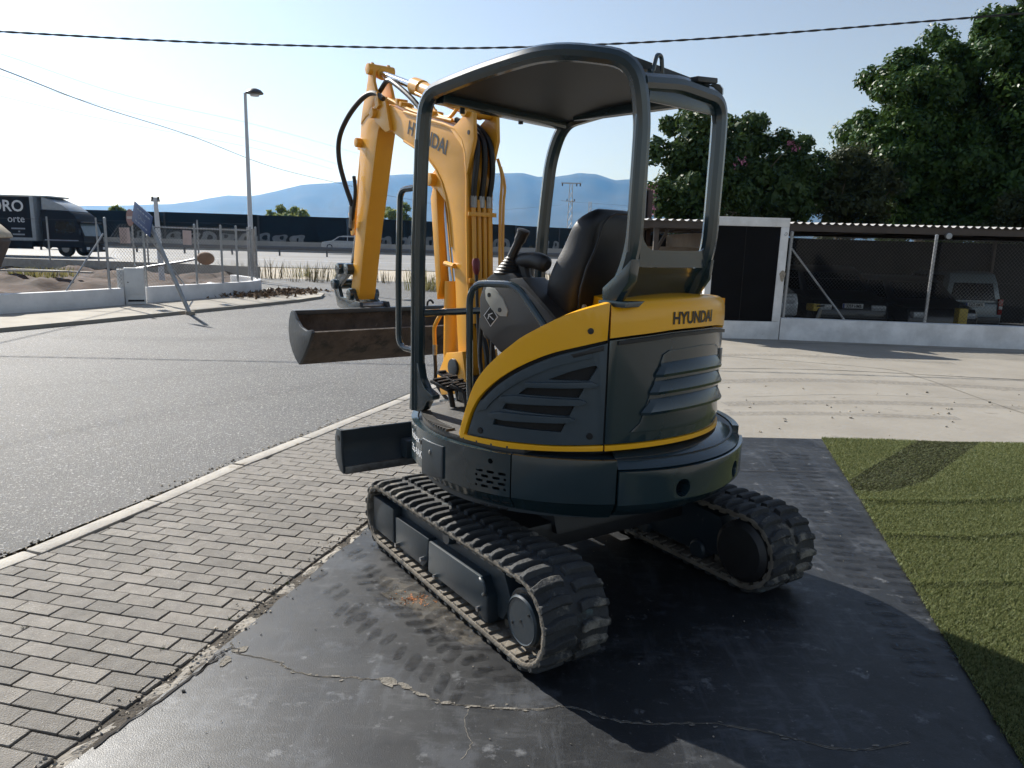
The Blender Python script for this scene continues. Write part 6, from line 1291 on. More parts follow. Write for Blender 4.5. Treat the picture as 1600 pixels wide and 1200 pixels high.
# street lamp
pmat('lamp_white', (0.62, 0.64, 0.66), 0.45, col2=(0.55, 0.57, 0.6))
stl = empty('street_lamp', (-9.21, 26.2, 0)); tag(stl, 'tall white street lamp with a dark mushroom shaped head', 'street lamp')
MB().tube([(0, 0, 0), (0, 0, 2.0), (0.0, 0, 6.28)], [0.085, 0.08, 0.05], 14).build('lamp_post', 'lamp_white', stl); MB().cyl((0, 0, 0), (0, 0, 0.5), 0.11, 14).build('post_base', 'lamp_white', stl, bevel=0.01)
MB().tube([(0.0, 0, 6.28), (0.25, 0, 6.32)], 0.03, 8).build('lamp_arm', 'lamp_white', stl)
hd_ = MB().lathe([(0, 0.14), (0.10, 0.13), (0.22, 0.08), (0.29, 0.0), (0.28, -0.03), (0.10, -0.06), (0, -0.06)], (0.32, 0, 6.30), 'z', 20).build('lamp_head', pmat('lamp_dark', (0.06, 0.065, 0.07), 0.5), stl); MB().lathe([(0, -0.055), (0.16, -0.055), (0.14, -0.11), (0, -0.12)], (0.32, 0, 6.30), 'z', 16).build('lamp_glass', 'lamp_clear', hd_)
# wooden-like utility pole behind the cabinet
up_ = empty('utility_pole', (-10.6, 22.4, 0)); tag(up_, 'pale concrete utility pole with insulators behind the blue sign', 'utility pole')
MB().tube([(0, 0, 0), (-0.05, 0, 2.62)], [0.09, 0.06], 10).build('pole', 'lamp_white', up_); MB().box(-0.17, 0.07, -0.03, 0.03, 2.50, 2.56).build('crossarm', 'galvanised', up_)
for x in (-0.14, 0.04): MB().cyl((x, 0, 2.56), (x, 0, 2.64), 0.03, 8).build('insulator', 'black_plastic', up_)
# machine parked at the edge of the picture: tarp-covered skip loader
pmat('tarp', (0.50, 0.42, 0.30), 0.8, col2=(0.36, 0.30, 0.22), scale=5); pmat('rusty_dark', (0.05, 0.040, 0.035), 0.8, col2=(0.09, 0.065, 0.05), scale=6); pmat('blue_tank', (0.03, 0.09, 0.20), 0.5)
mx_ = empty('covered_mixer', (-11.15, 15.3, 0.2), R_(15)); tag(mx_, 'dirty dark mixer under a beige tarp at the edge of the lot', 'mixer')
MB().xz([(-0.9, 0.25), (0.25, 0.25), (0.42, 0.7), (0.62, 1.15), (0.55, 1.30), (-0.9, 1.45)], -0.5, 0.5).build('machine_body', 'rusty_dark', mx_, bevel=0.05)
MB().xz([(-1.0, 1.43), (0.10, 1.52), (0.42, 1.50), (0.60, 1.32), (0.64, 1.22), (0.56, 1.20), (0.40, 1.40), (0.0, 1.42), (-1.0, 1.35)], -0.56, 0.56).build('tarp_cover', 'tarp', mx_, bevel=0.03)
MB().lathe([(0, -0.3), (0.14, -0.3), (0.14, 0.3), (0, 0.3)], (0.28, -0.40, 1.0), 'z', 14).build('tank', 'blue_tank', mx_)
for y in (-0.45, 0.45): MB().lathe([(0.1, -0.08), (0.26, -0.08), (0.28, 0), (0.26, 0.08), (0.1, 0.08)], (-0.3, y, 0.2), 'y', 18).build('wheel', 'tyre', mx_)
grass_clump('weed_clump', (-12.9, 20.4, 0.35), 160, 0.28, 1.8, 'weed_green', 3, 'low green weeds on the soil before the truck', 0.8, 0.02)

# ================================================================ far: shoulder, highway, barrier, noise wall, vehicles
sheet('shoulder', [(-80, 29.0), (30, 29.0), (45, 40), (-80, 38.0)], -0.03, 'shoulder_sand')
sheet('highway', [(-200, 36.0), (200, 44.0), (200, 86), (-200, 78)], -0.026, 'far_asphalt')
sheet('lane_line', [(-200, 47.0), (200, 57.0), (200, 57.25), (-200, 47.25)], -0.016, 'white_letter')
WLAB = ['dry straw weeds between the street lamp and the green tuft', 'dry straw weeds rising right behind the street lamp', 'green weeds on the shoulder behind the dead leaves corner', 'low dry weeds on the shoulder in front of the guard rail near the arm', 'green weeds showing just behind the excavator arm', 'short dry weeds beside the excavator arm foot',
        'green weeds farther back behind the street lamp', 'dry weeds behind the curved lot fence', 'low green clump on the road seen beside the boom cylinder', 'dry weeds on the shoulder seen behind the joystick']
for i, (x, y, n, h_, sp, m) in enumerate(((-7.6, 27.5, 70, 0.75, 1.6, 'dry_weed'), (-9.6, 29.0, 60, 0.8, 1.6, 'dry_weed'), (-6.4, 28.3, 70, 0.7, 1.5, 'weed_green'), (-4.9, 28.0, 45, 0.5, 1.3, 'dry_weed'), (-3.6, 28.4, 60, 0.6, 1.4, 'weed_green'), (-2.9, 27.8, 45, 0.4, 1.2, 'dry_weed'), (-8.6, 30.5, 50, 0.6, 1.6, 'weed_green'), (-11.5, 31, 50, 0.6, 1.8, 'dry_weed'), (-3.0, 24.2, 150, 0.45, 1.2, 'weed_green'), (1.6, 29, 100, 0.6, 1.4, 'dry_weed'))):
    grass_clump('weed_clump', (x, y, -0.02), n, h_, sp, m, 20 + i, WLAB[i], 0.55, 0.012, 'weeds along the shoulder')
pmat('barrier_concrete', (0.30, 0.29, 0.27), 0.85, col2=(0.24, 0.23, 0.21), scale=0.6)
def hwy_y(x, y0): return y0 + x * 0.02
gr_ = empty('guard_rail', (0, 64, 0)); tag(gr_, 'long steel guard rail along the near edge of the highway', 'guard rail')
MB().add([(-150, -3 + 0.0, 0.45), (150, 3, 0.45), (150, 3, 0.78), (-150, -3, 0.78), (-150, -3.08, 0.53), (150, 2.92, 0.53), (150, 2.92, 0.70), (-150, -3.08, 0.70)], [(0, 1, 5, 4), (4, 5, 6, 7), (7, 6, 2, 3), (0, 1, 2, 3)]).build('rail_beam', pmat('rail_dark', (0.10, 0.10, 0.105), 0.5), gr_, smooth=0)
for k in range(-30, 31): MB().box(k * 4.0 - 0.06, k * 4.0 + 0.06, k * 0.08 + 0.02, k * 0.08 + 0.14, -0.05, 0.76).build('rail_post', 'rail_dark', gr_)
cbx = MB().add([(-200, 76.0, -0.05), (200, 84, -0.05), (200, 84.15, 0.4), (-200, 76.15, 0.4), (200, 84.2, 1.05), (-200, 76.2, 1.05), (200, 84.45, 1.05), (-200, 76.45, 1.05), (200, 84.6, -0.05), (-200, 76.6, -0.05)], [(0, 1, 2, 3), (3, 2, 4, 5), (5, 4, 6, 7), (7, 6, 8, 9)]).build('concrete_barrier', 'barrier_concrete', smooth=0); tag(cbx, 'long concrete barrier beyond the highway under the noise wall', 'barrier')
vw = MB(); rnd = random.Random(77)
for _ in range(1500):
    x = rnd.uniform(-75, 18); y = 80.0 + x * 0.02 + rnd.uniform(0.6, 1.6); h_ = rnd.uniform(0.6, 1.25) + 0.35 * noise.noise((x * 0.25, 0, 0)); w_ = rnd.uniform(0.03, 0.07); l_ = rnd.gauss(0, 0.15)
    vw.add([(x - w_, y, 0), (x + w_, y, 0), (x + l_, y + rnd.gauss(0, .1), h_)], [(0, 1, 2)])
tag(vw.build('verge_weeds', 'verge_dry', smooth=0, merge=False), 'dry brown weeds on the verge behind the concrete barrier', 'weeds', kind='stuff')
nwp = [(-170, 78.0), (-60, 82.0), (-20, 90.0), (0, 108), (20, 132), (120, 200)]
nwo = empty('noise_wall', (-20, 90, 0)); tag(nwo, 'long dark green noise wall sprayed with pale graffiti', 'noise wall')
pmat('noise_panel', (0.007, 0.010, 0.010), 0.8, col2=(0.012, 0.015, 0.015), scale=0.3, spec=0.15)
k = 0
for (a, b) in zip(nwp, nwp[1:]):
    A, B = Vector(a), Vector(b); n = max(1, int((B - A).length / 9)); d = (B - A).normalized(); nr = Vector((-d.y, d.x))
    for i in range(n):
        p, q = A.lerp(B, i / n), A.lerp(B, (i + 1) / n) - d * 0.12
        MB().xy([(v.x + 20, v.y - 90) for v in (p, q, q + nr * 0.2, p + nr * 0.2)], -0.1, 3.95 + 0.02 * (k % 3)).build('wall_panel', 'noise_panel', nwo)
        MB().box(p.x + 20 - 0.1, p.x + 20 + 0.1, p.y - 90 - 0.05, p.y - 90 + 0.25, -0.1, 3.97).build('wall_post', 'black_plastic', nwo); k += 1
# graffiti: pale bubble letters built as flat painted shapes on the wall
pmat('graffiti_pale', (0.20, 0.21, 0.22), 0.7, col2=(0.10, 0.11, 0.115), scale=0.9); pmat('graffiti_pink', (0.26, 0.12, 0.15), 0.7)
rnd = random.Random(3)
def nw_at(s_x):
    for (a, b) in zip(nwp, nwp[1:]):
        if a[0] <= s_x <= b[0]:
            t = (s_x - a[0]) / (b[0] - a[0]); d = (Vector(b) - Vector(a)).normalized(); return Vector(a).lerp(Vector(b), t), d
for (xs, xe, hh, m) in ((-44, -39, 1.3, 'graffiti_pale'), (-37, -24, 1.5, 'graffiti_pale'), (-20.5, -16.2, 1.2, 'graffiti_pale'), (-16.0, -13.4, 1.9, 'graffiti_pale'), (-13.2, -5.5, 2.2, 'graffiti_pale'), (-2.8, 1.2, 2.1, 'graffiti_pale'), (4.6, 9.0, 1.9, 'graffiti_pale')):
    x = xs
    while x < xe:
        w_ = rnd.uniform(1.2, 2.0); c, d = nw_at(x); nr = Vector((d.y, -d.x)); b = MB(); n = 22; outer = []; hh_ = hh * rnd.uniform(0.65, 0.9); a0 = rnd.random() * 6
        for j in range(n):
            a = 2 * math.pi * j / n; r = (abs(math.cos(a)) ** 4 + abs(math.sin(a)) ** 4) ** -0.25 * (0.92 + 0.12 * math.sin(3 * a + a0)); outer.append((w_ * 0.50 * r * math.cos(a) + 0.12 * math.sin(a), 1.30 + hh_ * 0.5 * r * math.sin(a)))
        hx, hz_o, sx_h = rnd.uniform(-.2, .2), rnd.uniform(-.25, .25), rnd.uniform(0.12, 0.4)
        hole = [(p_[0] * sx_h + hx, (p_[1] - 1.30) * 0.45 + 1.30 + hz_o * 0.6) for p_ in outer[::2]]
        tr = tessellate_polygon([[Vector((u_, v_, 0)) for u_, v_ in outer], [Vector((u_, v_, 0)) for u_, v_ in hole]])
        V = [(c.x + d.x * u_ + nr.x * 0.03 + 20, c.y + d.y * u_ + nr.y * 0.03 - 90, v_) for u_, v_ in outer + hole]
        b.add(V, [tuple(t) for t in tr]).build('graffiti_letter', m, nwo, smooth=0, merge=False); x += w_ * 1.10
c, d = nw_at(4.0); nr = Vector((d.y, -d.x)); V = []
for j in range(10): a = math.pi / 2 + 2 * math.pi * j / 10; r = 0.85 if j % 2 == 0 else 0.36; u_, v_ = r * math.cos(a), 1.9 + r * math.sin(a); V.append((c.x + d.x * u_ + nr.x * 0.035 + 20, c.y + d.y * u_ + nr.y * 0.035 - 90, v_))
MB().add(V, [tuple(t) for t in tessellate_polygon([[Vector((v[0], v[2], 0)) for v in V]])]).build('graffiti_star', 'graffiti_pale', nwo, smooth=0)
# highway cars
car('highway_car', 'white car driving beside the dark truck on the highway', (-39.5, 66.5, 0), R_(0), 'car_white', 4.4, 1.8, 1.5, 'car', detail=False)
car('highway_car', 'silver car passing below the graffiti on the highway', (-17.2, 76.0, 0.35), R_(182), 'car_silver', 4.5, 1.8, 1.45, 'car', detail=False)
# truck
pmat('truck_black', (0.008, 0.009, 0.013), 0.6, spec=0.2); pmat('truck_grey', (0.30, 0.33, 0.36), 0.4); pmat('truck_glass', (0.12, 0.16, 0.19), 0.08)
tk = empty('delivery_truck', (-31.75, 47.0, 0), R_(0)); tag(tk, 'black box truck with white lettering standing by the highway', 'truck')
bx_ = MB().box(-6.0, 1.75, 0.0, 2.4, 0.95, 3.62).build('cargo_box', 'truck_black', tk, bevel=0.03)
MB().box(-6.0, 1.78, -0.02, -0.005, 0.92, 1.12).build('box_sill', 'truck_grey', bx_); MB().box(1.58, 1.82, -0.03, 2.43, 0.92, 3.66).build('box_frame', 'truck_grey', bx_, bevel=0.02); MB().box(-6.0, 2.7, 0.1, 2.3, 3.62, 3.70).build('box_roof_edge', 'truck_grey', bx_)
for s_, x, z, sz, bo in (('ORO', -0.55, 2.72, 0.95, 0.018), ('orte', -0.62, 2.05, 0.62, 0.0)):
    me = text_mesh(s_, sz, bold=bo); xs = [v.co.x for v in me.vertices]; w_ = max(xs) - min(xs); x_ = (1.15 - w_) if sz > 0.5 else x
    me.transform(Matrix(((1, 0, 0, x_), (0, 0, -1, -0.012), (0, 1, 0, z), (0, 0, 0, 1)))); me.materials.clear(); me.materials.append(MATS['plate_white'] if sz > .5 else MATS['truck_grey']); link('lettering', me, None, bx_)
for x_, w_, z_ in ((0.30, 0.85, 1.62), (0.72, 0.10, 1.44), (0.35, 0.75, 1.26)): MB().box(x_, x_ + w_, -0.016, -0.004, z_, z_ + 0.09).build('worn_lettering', 'truck_grey', bx_)
cbn = MB().xz([(2.15, 0.55), (4.62, 0.55), (4.75, 0.80), (4.72, 1.25), (4.45, 2.05), (4.25, 2.55), (3.9, 2.82), (2.15, 2.86)], 0.05, 2.35).build('cab', 'truck_black', tk, bevel=0.08, seg=3)
MB().add([(4.735, 0.20, 1.30), (4.735, 2.2, 1.30), (4.475, 2.2, 2.07), (4.475, 0.20, 2.07)], [(0, 1, 2, 3)]).build('windscreen', 'truck_glass', cbn, smooth=0)
MB().add([(3.0, 0.04, 1.45), (4.35, 0.04, 1.45), (4.20, 0.04, 2.15), (3.0, 0.04, 2.15)], [(0, 1, 2, 3)]).build('side_window', 'car_glass', cbn, smooth=0)
MB().xz([(2.2, 2.86), (3.95, 2.80), (3.5, 3.15), (2.35, 3.62), (2.2, 3.62)], 0.15, 2.25).build('wind_deflector', 'truck_grey', cbn, bevel=0.05); MB().box(4.15, 4.75, 0.2, 2.2, 2.08, 2.16).build('sun_visor', 'truck_black', cbn, bevel=0.02)
MB().box(4.55, 4.86, 0.05, 2.35, 0.30, 0.72).build('bumper', 'truck_black', cbn, bevel=0.05)
for y in (0.25, 2.1): MB().box(4.80, 4.875, y - 0.17, y + 0.17, 0.45, 0.62).build('headlight', 'lamp_clear', cbn, bevel=0.02)
MB().box(2.3, 4.4, 0.02, 0.05, 0.98, 1.04).build('side_stripe', 'truck_grey', cbn); MB().box(4.5, 4.62, -0.25, -0.02, 1.35, 1.75).build('mirror', 'truck_black', cbn, bevel=0.02)
MB().box(-6.0, 4.2, 0.6, 1.8, 0.55, 0.95).build('chassis', 'black_plastic', tk); MB().box(-3.5, 1.5, 0.05, 0.12, 0.42, 0.95).build('side_skirt', 'truck_black', tk)
for x in (3.5, -3.6, -4.9):
    for y in (0.25, 2.15): wh = MB().lathe([(0.25, -0.15), (0.47, -0.15), (0.5, -0.1), (0.5, 0.1), (0.47, 0.15), (0.25, 0.15)], (x, y, 0.5), 'y', 22).build('wheel', 'tyre', tk); MB().lathe([(0, -0.12), (0.25, -0.12), (0.25, 0.12), (0, 0.12)], (x, y, 0.5), 'y', 14).build('rim', 'rim_metal', wh)

# ================================================================ pylons and cables
def pylon(name, x, y, h_, label, arms=True):
    r = empty(name, (x, y, 0)); tag(r, label, 'pylon'); b = MB()
    for sx in (-1, 1):
        for sy in (-1, 1): b.tube([(sx * 0.55, sy * 0.55, 0), (sx * 0.28, sy * 0.28, h_)], 0.06, 4)
    n = 9
    for i in range(n):
        z0_, z1_ = h_ * i / n, h_ * (i + 1) / n; w0, w1 = 0.55 - 0.27 * i / n, 0.55 - 0.27 * (i + 1) / n
        for s in ((-w0, -w0, w1, -w1), (w0, -w0, -w1, -w1), (-w0, w0, w1, w1), (-w0, -w0, -w1, w1), (w0, -w0, w1, w1)): b.tube([(s[0], s[1], z0_), (s[2], s[3], z1_)], 0.035, 3)
    b.build('lattice_mast', 'galvanised', r, smooth=0, merge=False)
    if arms:
        MB().box(-1.95, 1.95, -0.1, 0.1, h_ - 0.05, h_ + 0.15).build('crossarm', 'galvanised', r); MB().box(-0.8, 0.9, -0.1, 0.1, h_ * 0.74, h_ * 0.74 + 0.12).build('crossarm', 'galvanised', r)
        for x_ in (-1.7, 1.1, 1.8): MB().cyl((x_, 0, h_ - 0.5), (x_, 0, h_), 0.13, 6).build('insulator', 'black_plastic', r)
        for x_ in (-0.7, 0.8): MB().cyl((x_, 0, h_ * 0.74 + .1), (x_, 0, h_ * 0.74 + 0.5), 0.10, 6).build('insulator', 'black_plastic', r)
pylon('power_pylon', 10.6, 150, 13.2, 'steel lattice power pylon with crossarms before the blue mountains')
pylon('power_pylon', 19.3, 200, 12.6, 'smaller bare lattice mast beside the larger pylon', False)
pmat('cable_black', (0.014, 0.014, 0.015), 0.6)
cs = [(-11.31, 14.5, 5.210), (-7.21, 14.5, 5.078), (-4.86, 14.5, 5.039), (-2.04, 14.5, 5.045), (-0.16, 14.5, 5.098), (2.19, 14.5, 5.236), (4.51, 14.5, 5.434), (6.83, 14.5, 5.665), (9.12, 14.5, 5.902), (10.82, 14.5, 6.113)]
path = bez([(-15.8, 14.5, 5.42)] + cs + [(15.2, 14.5, 6.64)], 42); tw = MB()
for ph in (0, math.pi):
    q = []; s = 0
    for i, p_ in enumerate(path):
        if i: s += (p_ - path[i - 1]).length
        a = s / 0.60 * 2 * math.pi + ph; q.append((p_.x, p_.y + 0.0105 * math.cos(a), p_.z + 0.0105 * math.sin(a)))
    tw.tube(q, 0.0108, 5)
tag(tw.build('twisted_cable', 'cable_black', smooth=60, merge=False), 'thick black twisted power cable strung above the excavator', 'cable')
for i, (P_, r, lb) in enumerate((([(-12.6, 14, 5.5), (-13.27, 20.0, 5.61), (-14.7, 27.0, 5.89), (-15.22, 36.0, 6.07), (-15.17, 48.0, 5.8), (-13.66, 62.0, 5.78), (-11.81, 75.0, 5.67), (-4.35, 110.0, 6.1), (9.19, 150.0, 9.1)], 0.016, 'thin dark wire sagging from beyond the truck to the far pylon'),
    ([(-26, 26, 9.8), (-22.49, 34.0, 9.04), (-20.09, 40.0, 8.47), (-16.27, 48.0, 8.34), (-12.43, 60.0, 8.08)], 0.009, 'fine pale wire highest of three beside the street lamp'),
    ([(-26, 26, 8.8), (-22.59, 34.0, 8.15), (-20.79, 40.0, 7.83), (-16.31, 48.0, 7.39), (-13.45, 60.0, 7.09)], 0.009, 'fine pale wire in the middle of three beside the street lamp'),
    ([(-26, 26, 7.9), (-22.68, 34.0, 7.3), (-20.84, 40.0, 7.2), (-16.34, 48.0, 6.92), (-14.45, 60.0, 6.85)], 0.009, 'fine pale wire lowest of three beside the street lamp'),
    ([(8.8, 150, 9.9), (19.3, 200, 12.2), (60, 260, 14)], 0.03, 'far wire running between the two pylons'))):
    tag(MB().tube(bez(P_, 12), r, 4).build('overhead_wire', 'cable_black' if i in (0, 4) else 'galvanised', merge=False), lb, 'wire')

# ================================================================ trees
pmat('bark', (0.10, 0.075, 0.05), 0.9, col2=(0.16, 0.125, 0.09), scale=8, bump=0.8, bscale=25)
leafmat('ficus_leaf', (0.020, 0.048, 0.010), (0.050, 0.098, 0.020), 0.16, 0.40); leafmat('tree_leaf', (0.022, 0.048, 0.013), (0.055, 0.092, 0.026), 0.20, 0.42); leafmat('shrub_leaf', (0.024, 0.036, 0.013), (0.048, 0.060, 0.025), 0.22, 0.5); leafmat('far_leaf', (0.10, 0.15, 0.035), (0.19, 0.22, 0.07), 0.3, 0.6); pmat('blossom', (0.45, 0.16, 0.26), 0.7)
def leaf_cloud(clumps, per, ls, seed, droop=0.0, flat=1.0):
    """clumps: (x,y,z,r). leaf quads on/in each clump, facing mostly outward"""
    rs_ = np.random.RandomState(seed); C = np.array(clumps); k = len(C); n = per * k
    d = rs_.normal(size=(n, 3)); d /= np.linalg.norm(d, axis=1)[:, None]; rad = (rs_.rand(n) ** 0.42)[:, None]
    c = np.repeat(C[:, :3], per, 0); r = np.repeat(C[:, 3], per)[:, None]; pos = c + d * rad * r * np.array([1, 1, 0.85 * flat])
    nr = d + rs_.normal(scale=0.55, size=(n, 3)); nr[:, 2] += 0.35; nr /= np.linalg.norm(nr, axis=1)[:, None]
    t = np.cross(nr, rs_.normal(size=(n, 3))); t /= np.linalg.norm(t, axis=1)[:, None]; b = np.cross(nr, t)
    s = ls * (0.6 + 0.8 * rs_.rand(n))[:, None]; w_ = s * 0.52
    v = np.empty((n * 4, 3), np.float32); v[0::4] = pos - t * s; v[1::4] = pos + b * w_ - nr * s * 0.12; v[2::4] = pos + t * s - nr * s * 0.25; v[3::4] = pos - b * w_ - nr * s * 0.12
    return v
def leaves(name, v, m, parent, off):
    n = len(v) // 4; me = bpy.data.meshes.new(name); v = v - np.array(off, np.float32); me.vertices.add(n * 4); me.vertices.foreach_set('co', v.ravel().astype(np.float32)); me.loops.add(n * 4); me.loops.foreach_set('vertex_index', np.arange(n * 4, dtype=np.int32)); me.polygons.add(n); me.polygons.foreach_set('loop_start', np.arange(0, n * 4, 4, dtype=np.int32)); me.update(); me.validate(); me.materials.append(MATS[m]); return link(name, me, None, parent)
def tree(name, label, base, trunk_h, clumps, per, ls, m, seed, tr=0.25, flat=1.0, group=None, cat='tree', limbs=9, core=True):
    r = empty(name, base); tag(r, label, cat, group); rnd = random.Random(seed); t = MB(); top = Vector((rnd.uniform(-.2, .2), 0, trunk_h))
    t.tube([(0, 0, -0.1), (0.05, 0, trunk_h * .5), tuple(top)], [tr, tr * .8, tr * .6], 10)
    for c in rnd.sample(clumps, min(limbs, len(clumps))):
        e = Vector(c[:3]) - Vector(base); mid = top.lerp(e, 0.5) + Vector((rnd.uniform(-.3, .3), rnd.uniform(-.3, .3), rnd.uniform(-0.1, .5))); t.tube([tuple(top - Vector((0, 0, trunk_h * .1))), tuple(mid), tuple(e)], [tr * .45, tr * .28, tr * .08], 6)
    t.build('trunk', 'bark', r, smooth=50, merge=False)
    cr_ = leaf_cloud(clumps, per, ls, seed, flat=flat)
    if core: cr_ = np.concatenate([cr_, leaf_cloud([(a, b, c, d * 0.8) for a, b, c, d in clumps], max(20, per // 9), ls * 2.6, seed + 1, flat=flat)])  # oversized inner leaves added to block sky and light through the crown
    leaves('crown', cr_, m, r, base); return r
def crown(c, rad, n, seed, cr=(0.5, 0.9), zmin=None, shell=0.55):
    rnd = random.Random(seed); out = []
    while len(out) < n:
        d = Vector((rnd.gauss(0, 1), rnd.gauss(0, 1), rnd.gauss(0, 1))).normalized(); f = rnd.uniform(shell, 1.0)
        bump = 1 + 0.22 * noise.noise((d.x * 1.8 + seed, d.y * 1.8, d.z * 1.8)); p_ = (c[0] + rad[0] * d.x * f * bump, c[1] + rad[1] * d.y * f * bump, c[2] + rad[2] * d.z * f * bump)
        if zmin is not None and p_[2] < zmin: continue
        out.append(p_ + (rnd.uniform(*cr),))
    return out
fc = (crown((17.8, 30.6, 6.0), (4.84, 4.4, 4.4), 150, 5, (0.55, 1.0), 1.8, 0.35) + crown((14.5, 29.0, 5.7), (1.6, 2.2, 2.95), 66, 6, (0.44, 0.77), 2.4, 0.3) + crown((18.3, 29.3, 9.3), (2.4, 2.2, 1.65), 34, 8, (0.45, 0.77))
      + crown((15.1, 29.2, 8.1), (1.43, 1.65, 1.25), 22, 9, (0.4, 0.66)) + crown((16.1, 29.2, 3.7), (2.6, 1.8, 1.9), 50, 10, (0.5, 0.88), 1.8, 0.2) + crown((13.5, 28.6, 5.0), (0.75, 1.1, 0.9), 14, 12, (0.33, 0.55)) + crown((18.2, 29.2, 5.2), (3.6, 2.0, 3.4), 90, 13, (0.5, 0.8), 2.0, 0.1))
tree('ficus_tree', 'tall dense dark green tree with rounded clumps above the carport', (17.0, 31.5, -0.1), 3.0, fc, 470, 0.090, 'ficus_leaf', 1, 0.45, limbs=14)
mc = crown((6.2, 26.1, 4.0), (1.8, 1.6, 2.3), 84, 15, (0.40, 0.70), 2.2, 0.25) + crown((7.9, 26.7, 4.0), (1.5, 1.4, 2.05), 60, 16, (0.40, 0.68), 2.2, 0.25)
tree('leafy_tree', 'medium broad leaved tree standing behind the canopy posts', (6.6, 26.4, -0.66), 2.4, mc, 300, 0.088, 'tree_leaf', 2, 0.14)
tree('garden_shrub', 'tall loose shrub beside the medium tree over the carport', (9.6, 27.1, -0.66), 2.2, crown((9.5, 27.1, 3.75), (1.55, 1.3, 1.9), 78, 21, (0.37, 0.62), 1.9, 0.2), 240, 0.074, 'tree_leaf', 3, 0.10)
tree('garden_shrub', 'dull olive shrub between the loose shrub and the tall tree', (11.8, 27.4, -0.66), 2.2, crown((12.0, 27.4, 3.6), (1.6, 1.3, 1.8), 80, 22, (0.37, 0.62), 1.9, 0.2), 260, 0.064, 'shrub_leaf', 4, 0.10)
tree('round_shrub', 'rounded fine leaved shrub before the tall tree beside the carport end', (18.0, 26.4, -0.66), 1.8, crown((18.1, 26.4, 2.9), (1.8, 1.3, 1.35), 50, 23, (0.4, 0.6), 1.9, 0.4), 260, 0.058, 'shrub_leaf', 5, 0.10)
bb = leaf_cloud([(9.34, 26.0, 4.95, 0.18), (9.16, 26.0, 5.1, 0.12), (4.5, 25.2, 3.4, 0.32), (4.45, 25.2, 2.8, 0.28), (7.2, 24.9, 4.3, 0.28)], 34, 0.04, 9)
bo = empty('blossom_shrub', (6.6, 25.6, -0.66)); tag(bo, 'thin pink flowering climber growing through the medium tree', 'climber'); leaves('blossoms', bb, 'blossom', bo, (6.6, 25.6, -0.66))
MB().tube([(0.2, 0, 0), (0.5, -0.3, 3.2), (1.6, 0.1, 4.6), (2.6, 0.4, 5.75)], [0.04, 0.03, 0.015, 0.006], 6).build('stem', 'bark', bo); MB().tube([(0.2, 0, 0), (-0.9, -0.3, 1.9), (-2.0, -0.4, 3.1), (-2.1, -0.4, 4.1)], [0.04, 0.03, 0.015, 0.006], 6).build('stem', 'bark', bo)
# trees beyond the noise wall
for i, (x, y, z, rx, rz, lb) in enumerate(((-34.5, 115, 4.0, 3.5, 2.4, 'rounded bright green tree showing above the noise wall'), (-21.0, 130, 4.6, 3.6, 3.2, 'taller green tree above the noise wall between arm and grab rail'), (-55.5, 105, 4.0, 1.4, 1.0, 'small tree tip above the noise wall behind the blue sign'), (1.9, 140, 2.8, 1.6, 1.3, 'dark bush tip above the noise wall by the joystick'))):
    tree('distant_tree', lb, (x, y, -0.1), z * .6, crown((x, y, z), (rx, rx * .8, rz), 40, 40 + i, (0.7, 1.1) if rx > 2 else (0.3, 0.5), 0.6, 0.4), 110, 0.24, 'far_leaf', 50 + i, 0.25)

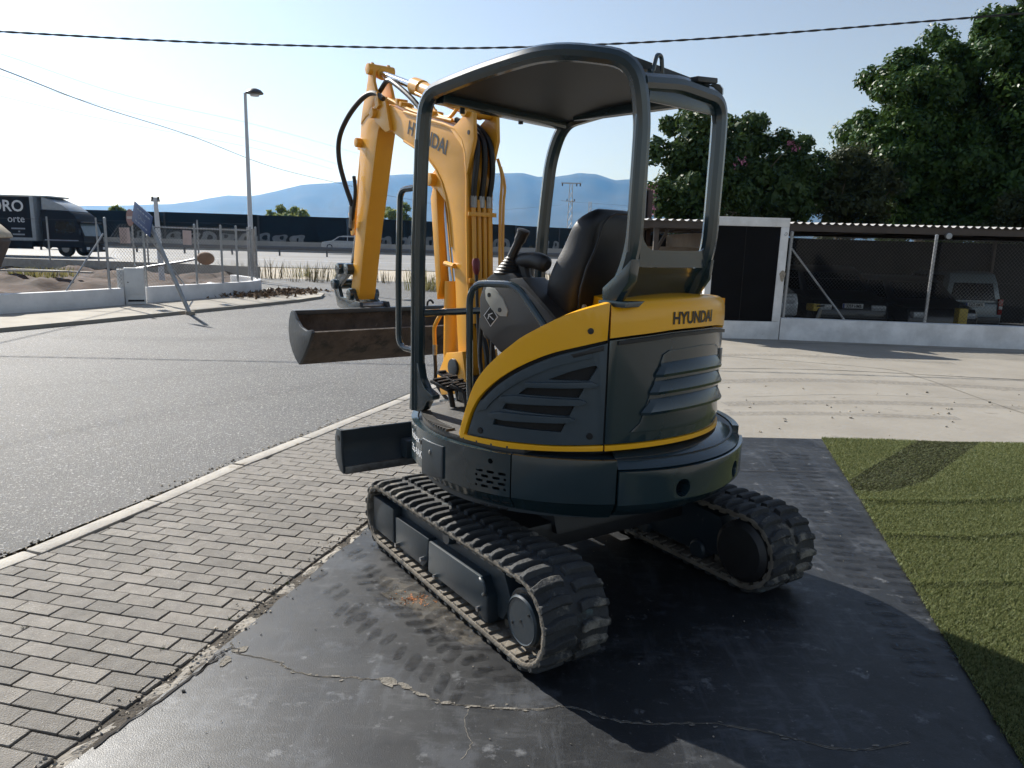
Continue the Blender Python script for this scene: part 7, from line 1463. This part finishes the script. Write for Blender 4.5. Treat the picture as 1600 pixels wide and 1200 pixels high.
# ================================================================ mountains and air
pmat('mountain_scrub', (0.010, 0.019, 0.018), 0.95, col2=(0.026, 0.034, 0.028), scale=0.004)
prof = [(-60, 330), (-30, 330), (0, 330), (60, 327), (115, 322), (180, 321), (255, 319), (300, 315), (355, 305), (390, 307), (430, 299), (470, 289), (540, 284), (600, 274), (640, 272), (680, 275), (720, 280), (770, 271), (820, 270), (840, 277), (870, 276), (905, 270), (930, 272), (960, 281), (985, 281), (1010, 290), (1040, 312), (1100, 318), (1250, 322), (1450, 330), (1700, 340), (1900, 345)]
def mray(px_, py_):
    d = fw + ((px_ - 800) / CAM_F) * ri - ((py_ - 600) / CAM_F) * up; return d
V = []; F = []; nz_ = 22; cols = 260
pxs = np.linspace(-60, 1900, cols); pys = np.interp(pxs, [p_[0] for p_ in prof], [p_[1] for p_ in prof])
for i in range(cols):
    d = mray(float(pxs[i]), float(pys[i])); D = 5200.0; s = D / math.hypot(d.x, d.y); X, Y, ZT = d.x * s, d.y * s, CAM_H + d.z * s
    ux, uy = X / D, Y / D
    for j in range(nz_):
        t = j / (nz_ - 1); dist = 3300 + (D - 3300) * t; hz = ZT * (t ** 1.5) * (1 + 0.55 * (1 - t) * noise.noise((X * 0.0016, t * 3.0, 1.0)) + 0.35 * (1 - t) * noise.noise((X * 0.005, t * 7.0, 4.0)))
        if j == nz_ - 1: hz = ZT + 5 * noise.noise((X * 0.01, 3, 3))
        V.append((ux * dist, uy * dist, max(-2, hz)))
    V.append((ux * (D + 900), uy * (D + 900), -2))
m_ = nz_ + 1
for i in range(cols - 1):
    for j in range(m_ - 1): F.append((i * m_ + j, (i + 1) * m_ + j, (i + 1) * m_ + j + 1, i * m_ + j + 1))
mo = MB().add(V, F).build('mountains', 'mountain_scrub', smooth=60); mo['kind'] = 'structure'
hz_ = MB().box(-6400, 6400, -300, 6300, -3.0, 560).build('haze', None, smooth=0); hz_['kind'] = 'stuff'
hm = bpy.data.materials.new('haze_air'); hm.use_nodes = True; N = hm.node_tree.nodes
for n in list(N): N.remove(n)
ou = N.new('ShaderNodeOutputMaterial'); pv_ = N.new('ShaderNodeVolumePrincipled'); pv_.inputs['Color'].default_value = (0.10, 0.40, 1.0, 1); pv_.inputs['Density'].default_value = 0.000115; pv_.inputs['Anisotropy'].default_value = 0.55; pv_.inputs['Absorption Color'].default_value = (1, 1, 1, 1)
hm.node_tree.links.new(pv_.outputs[0], ou.inputs['Volume']); hz_.data.materials.append(hm)
sc.cycles.volume_bounces = 0
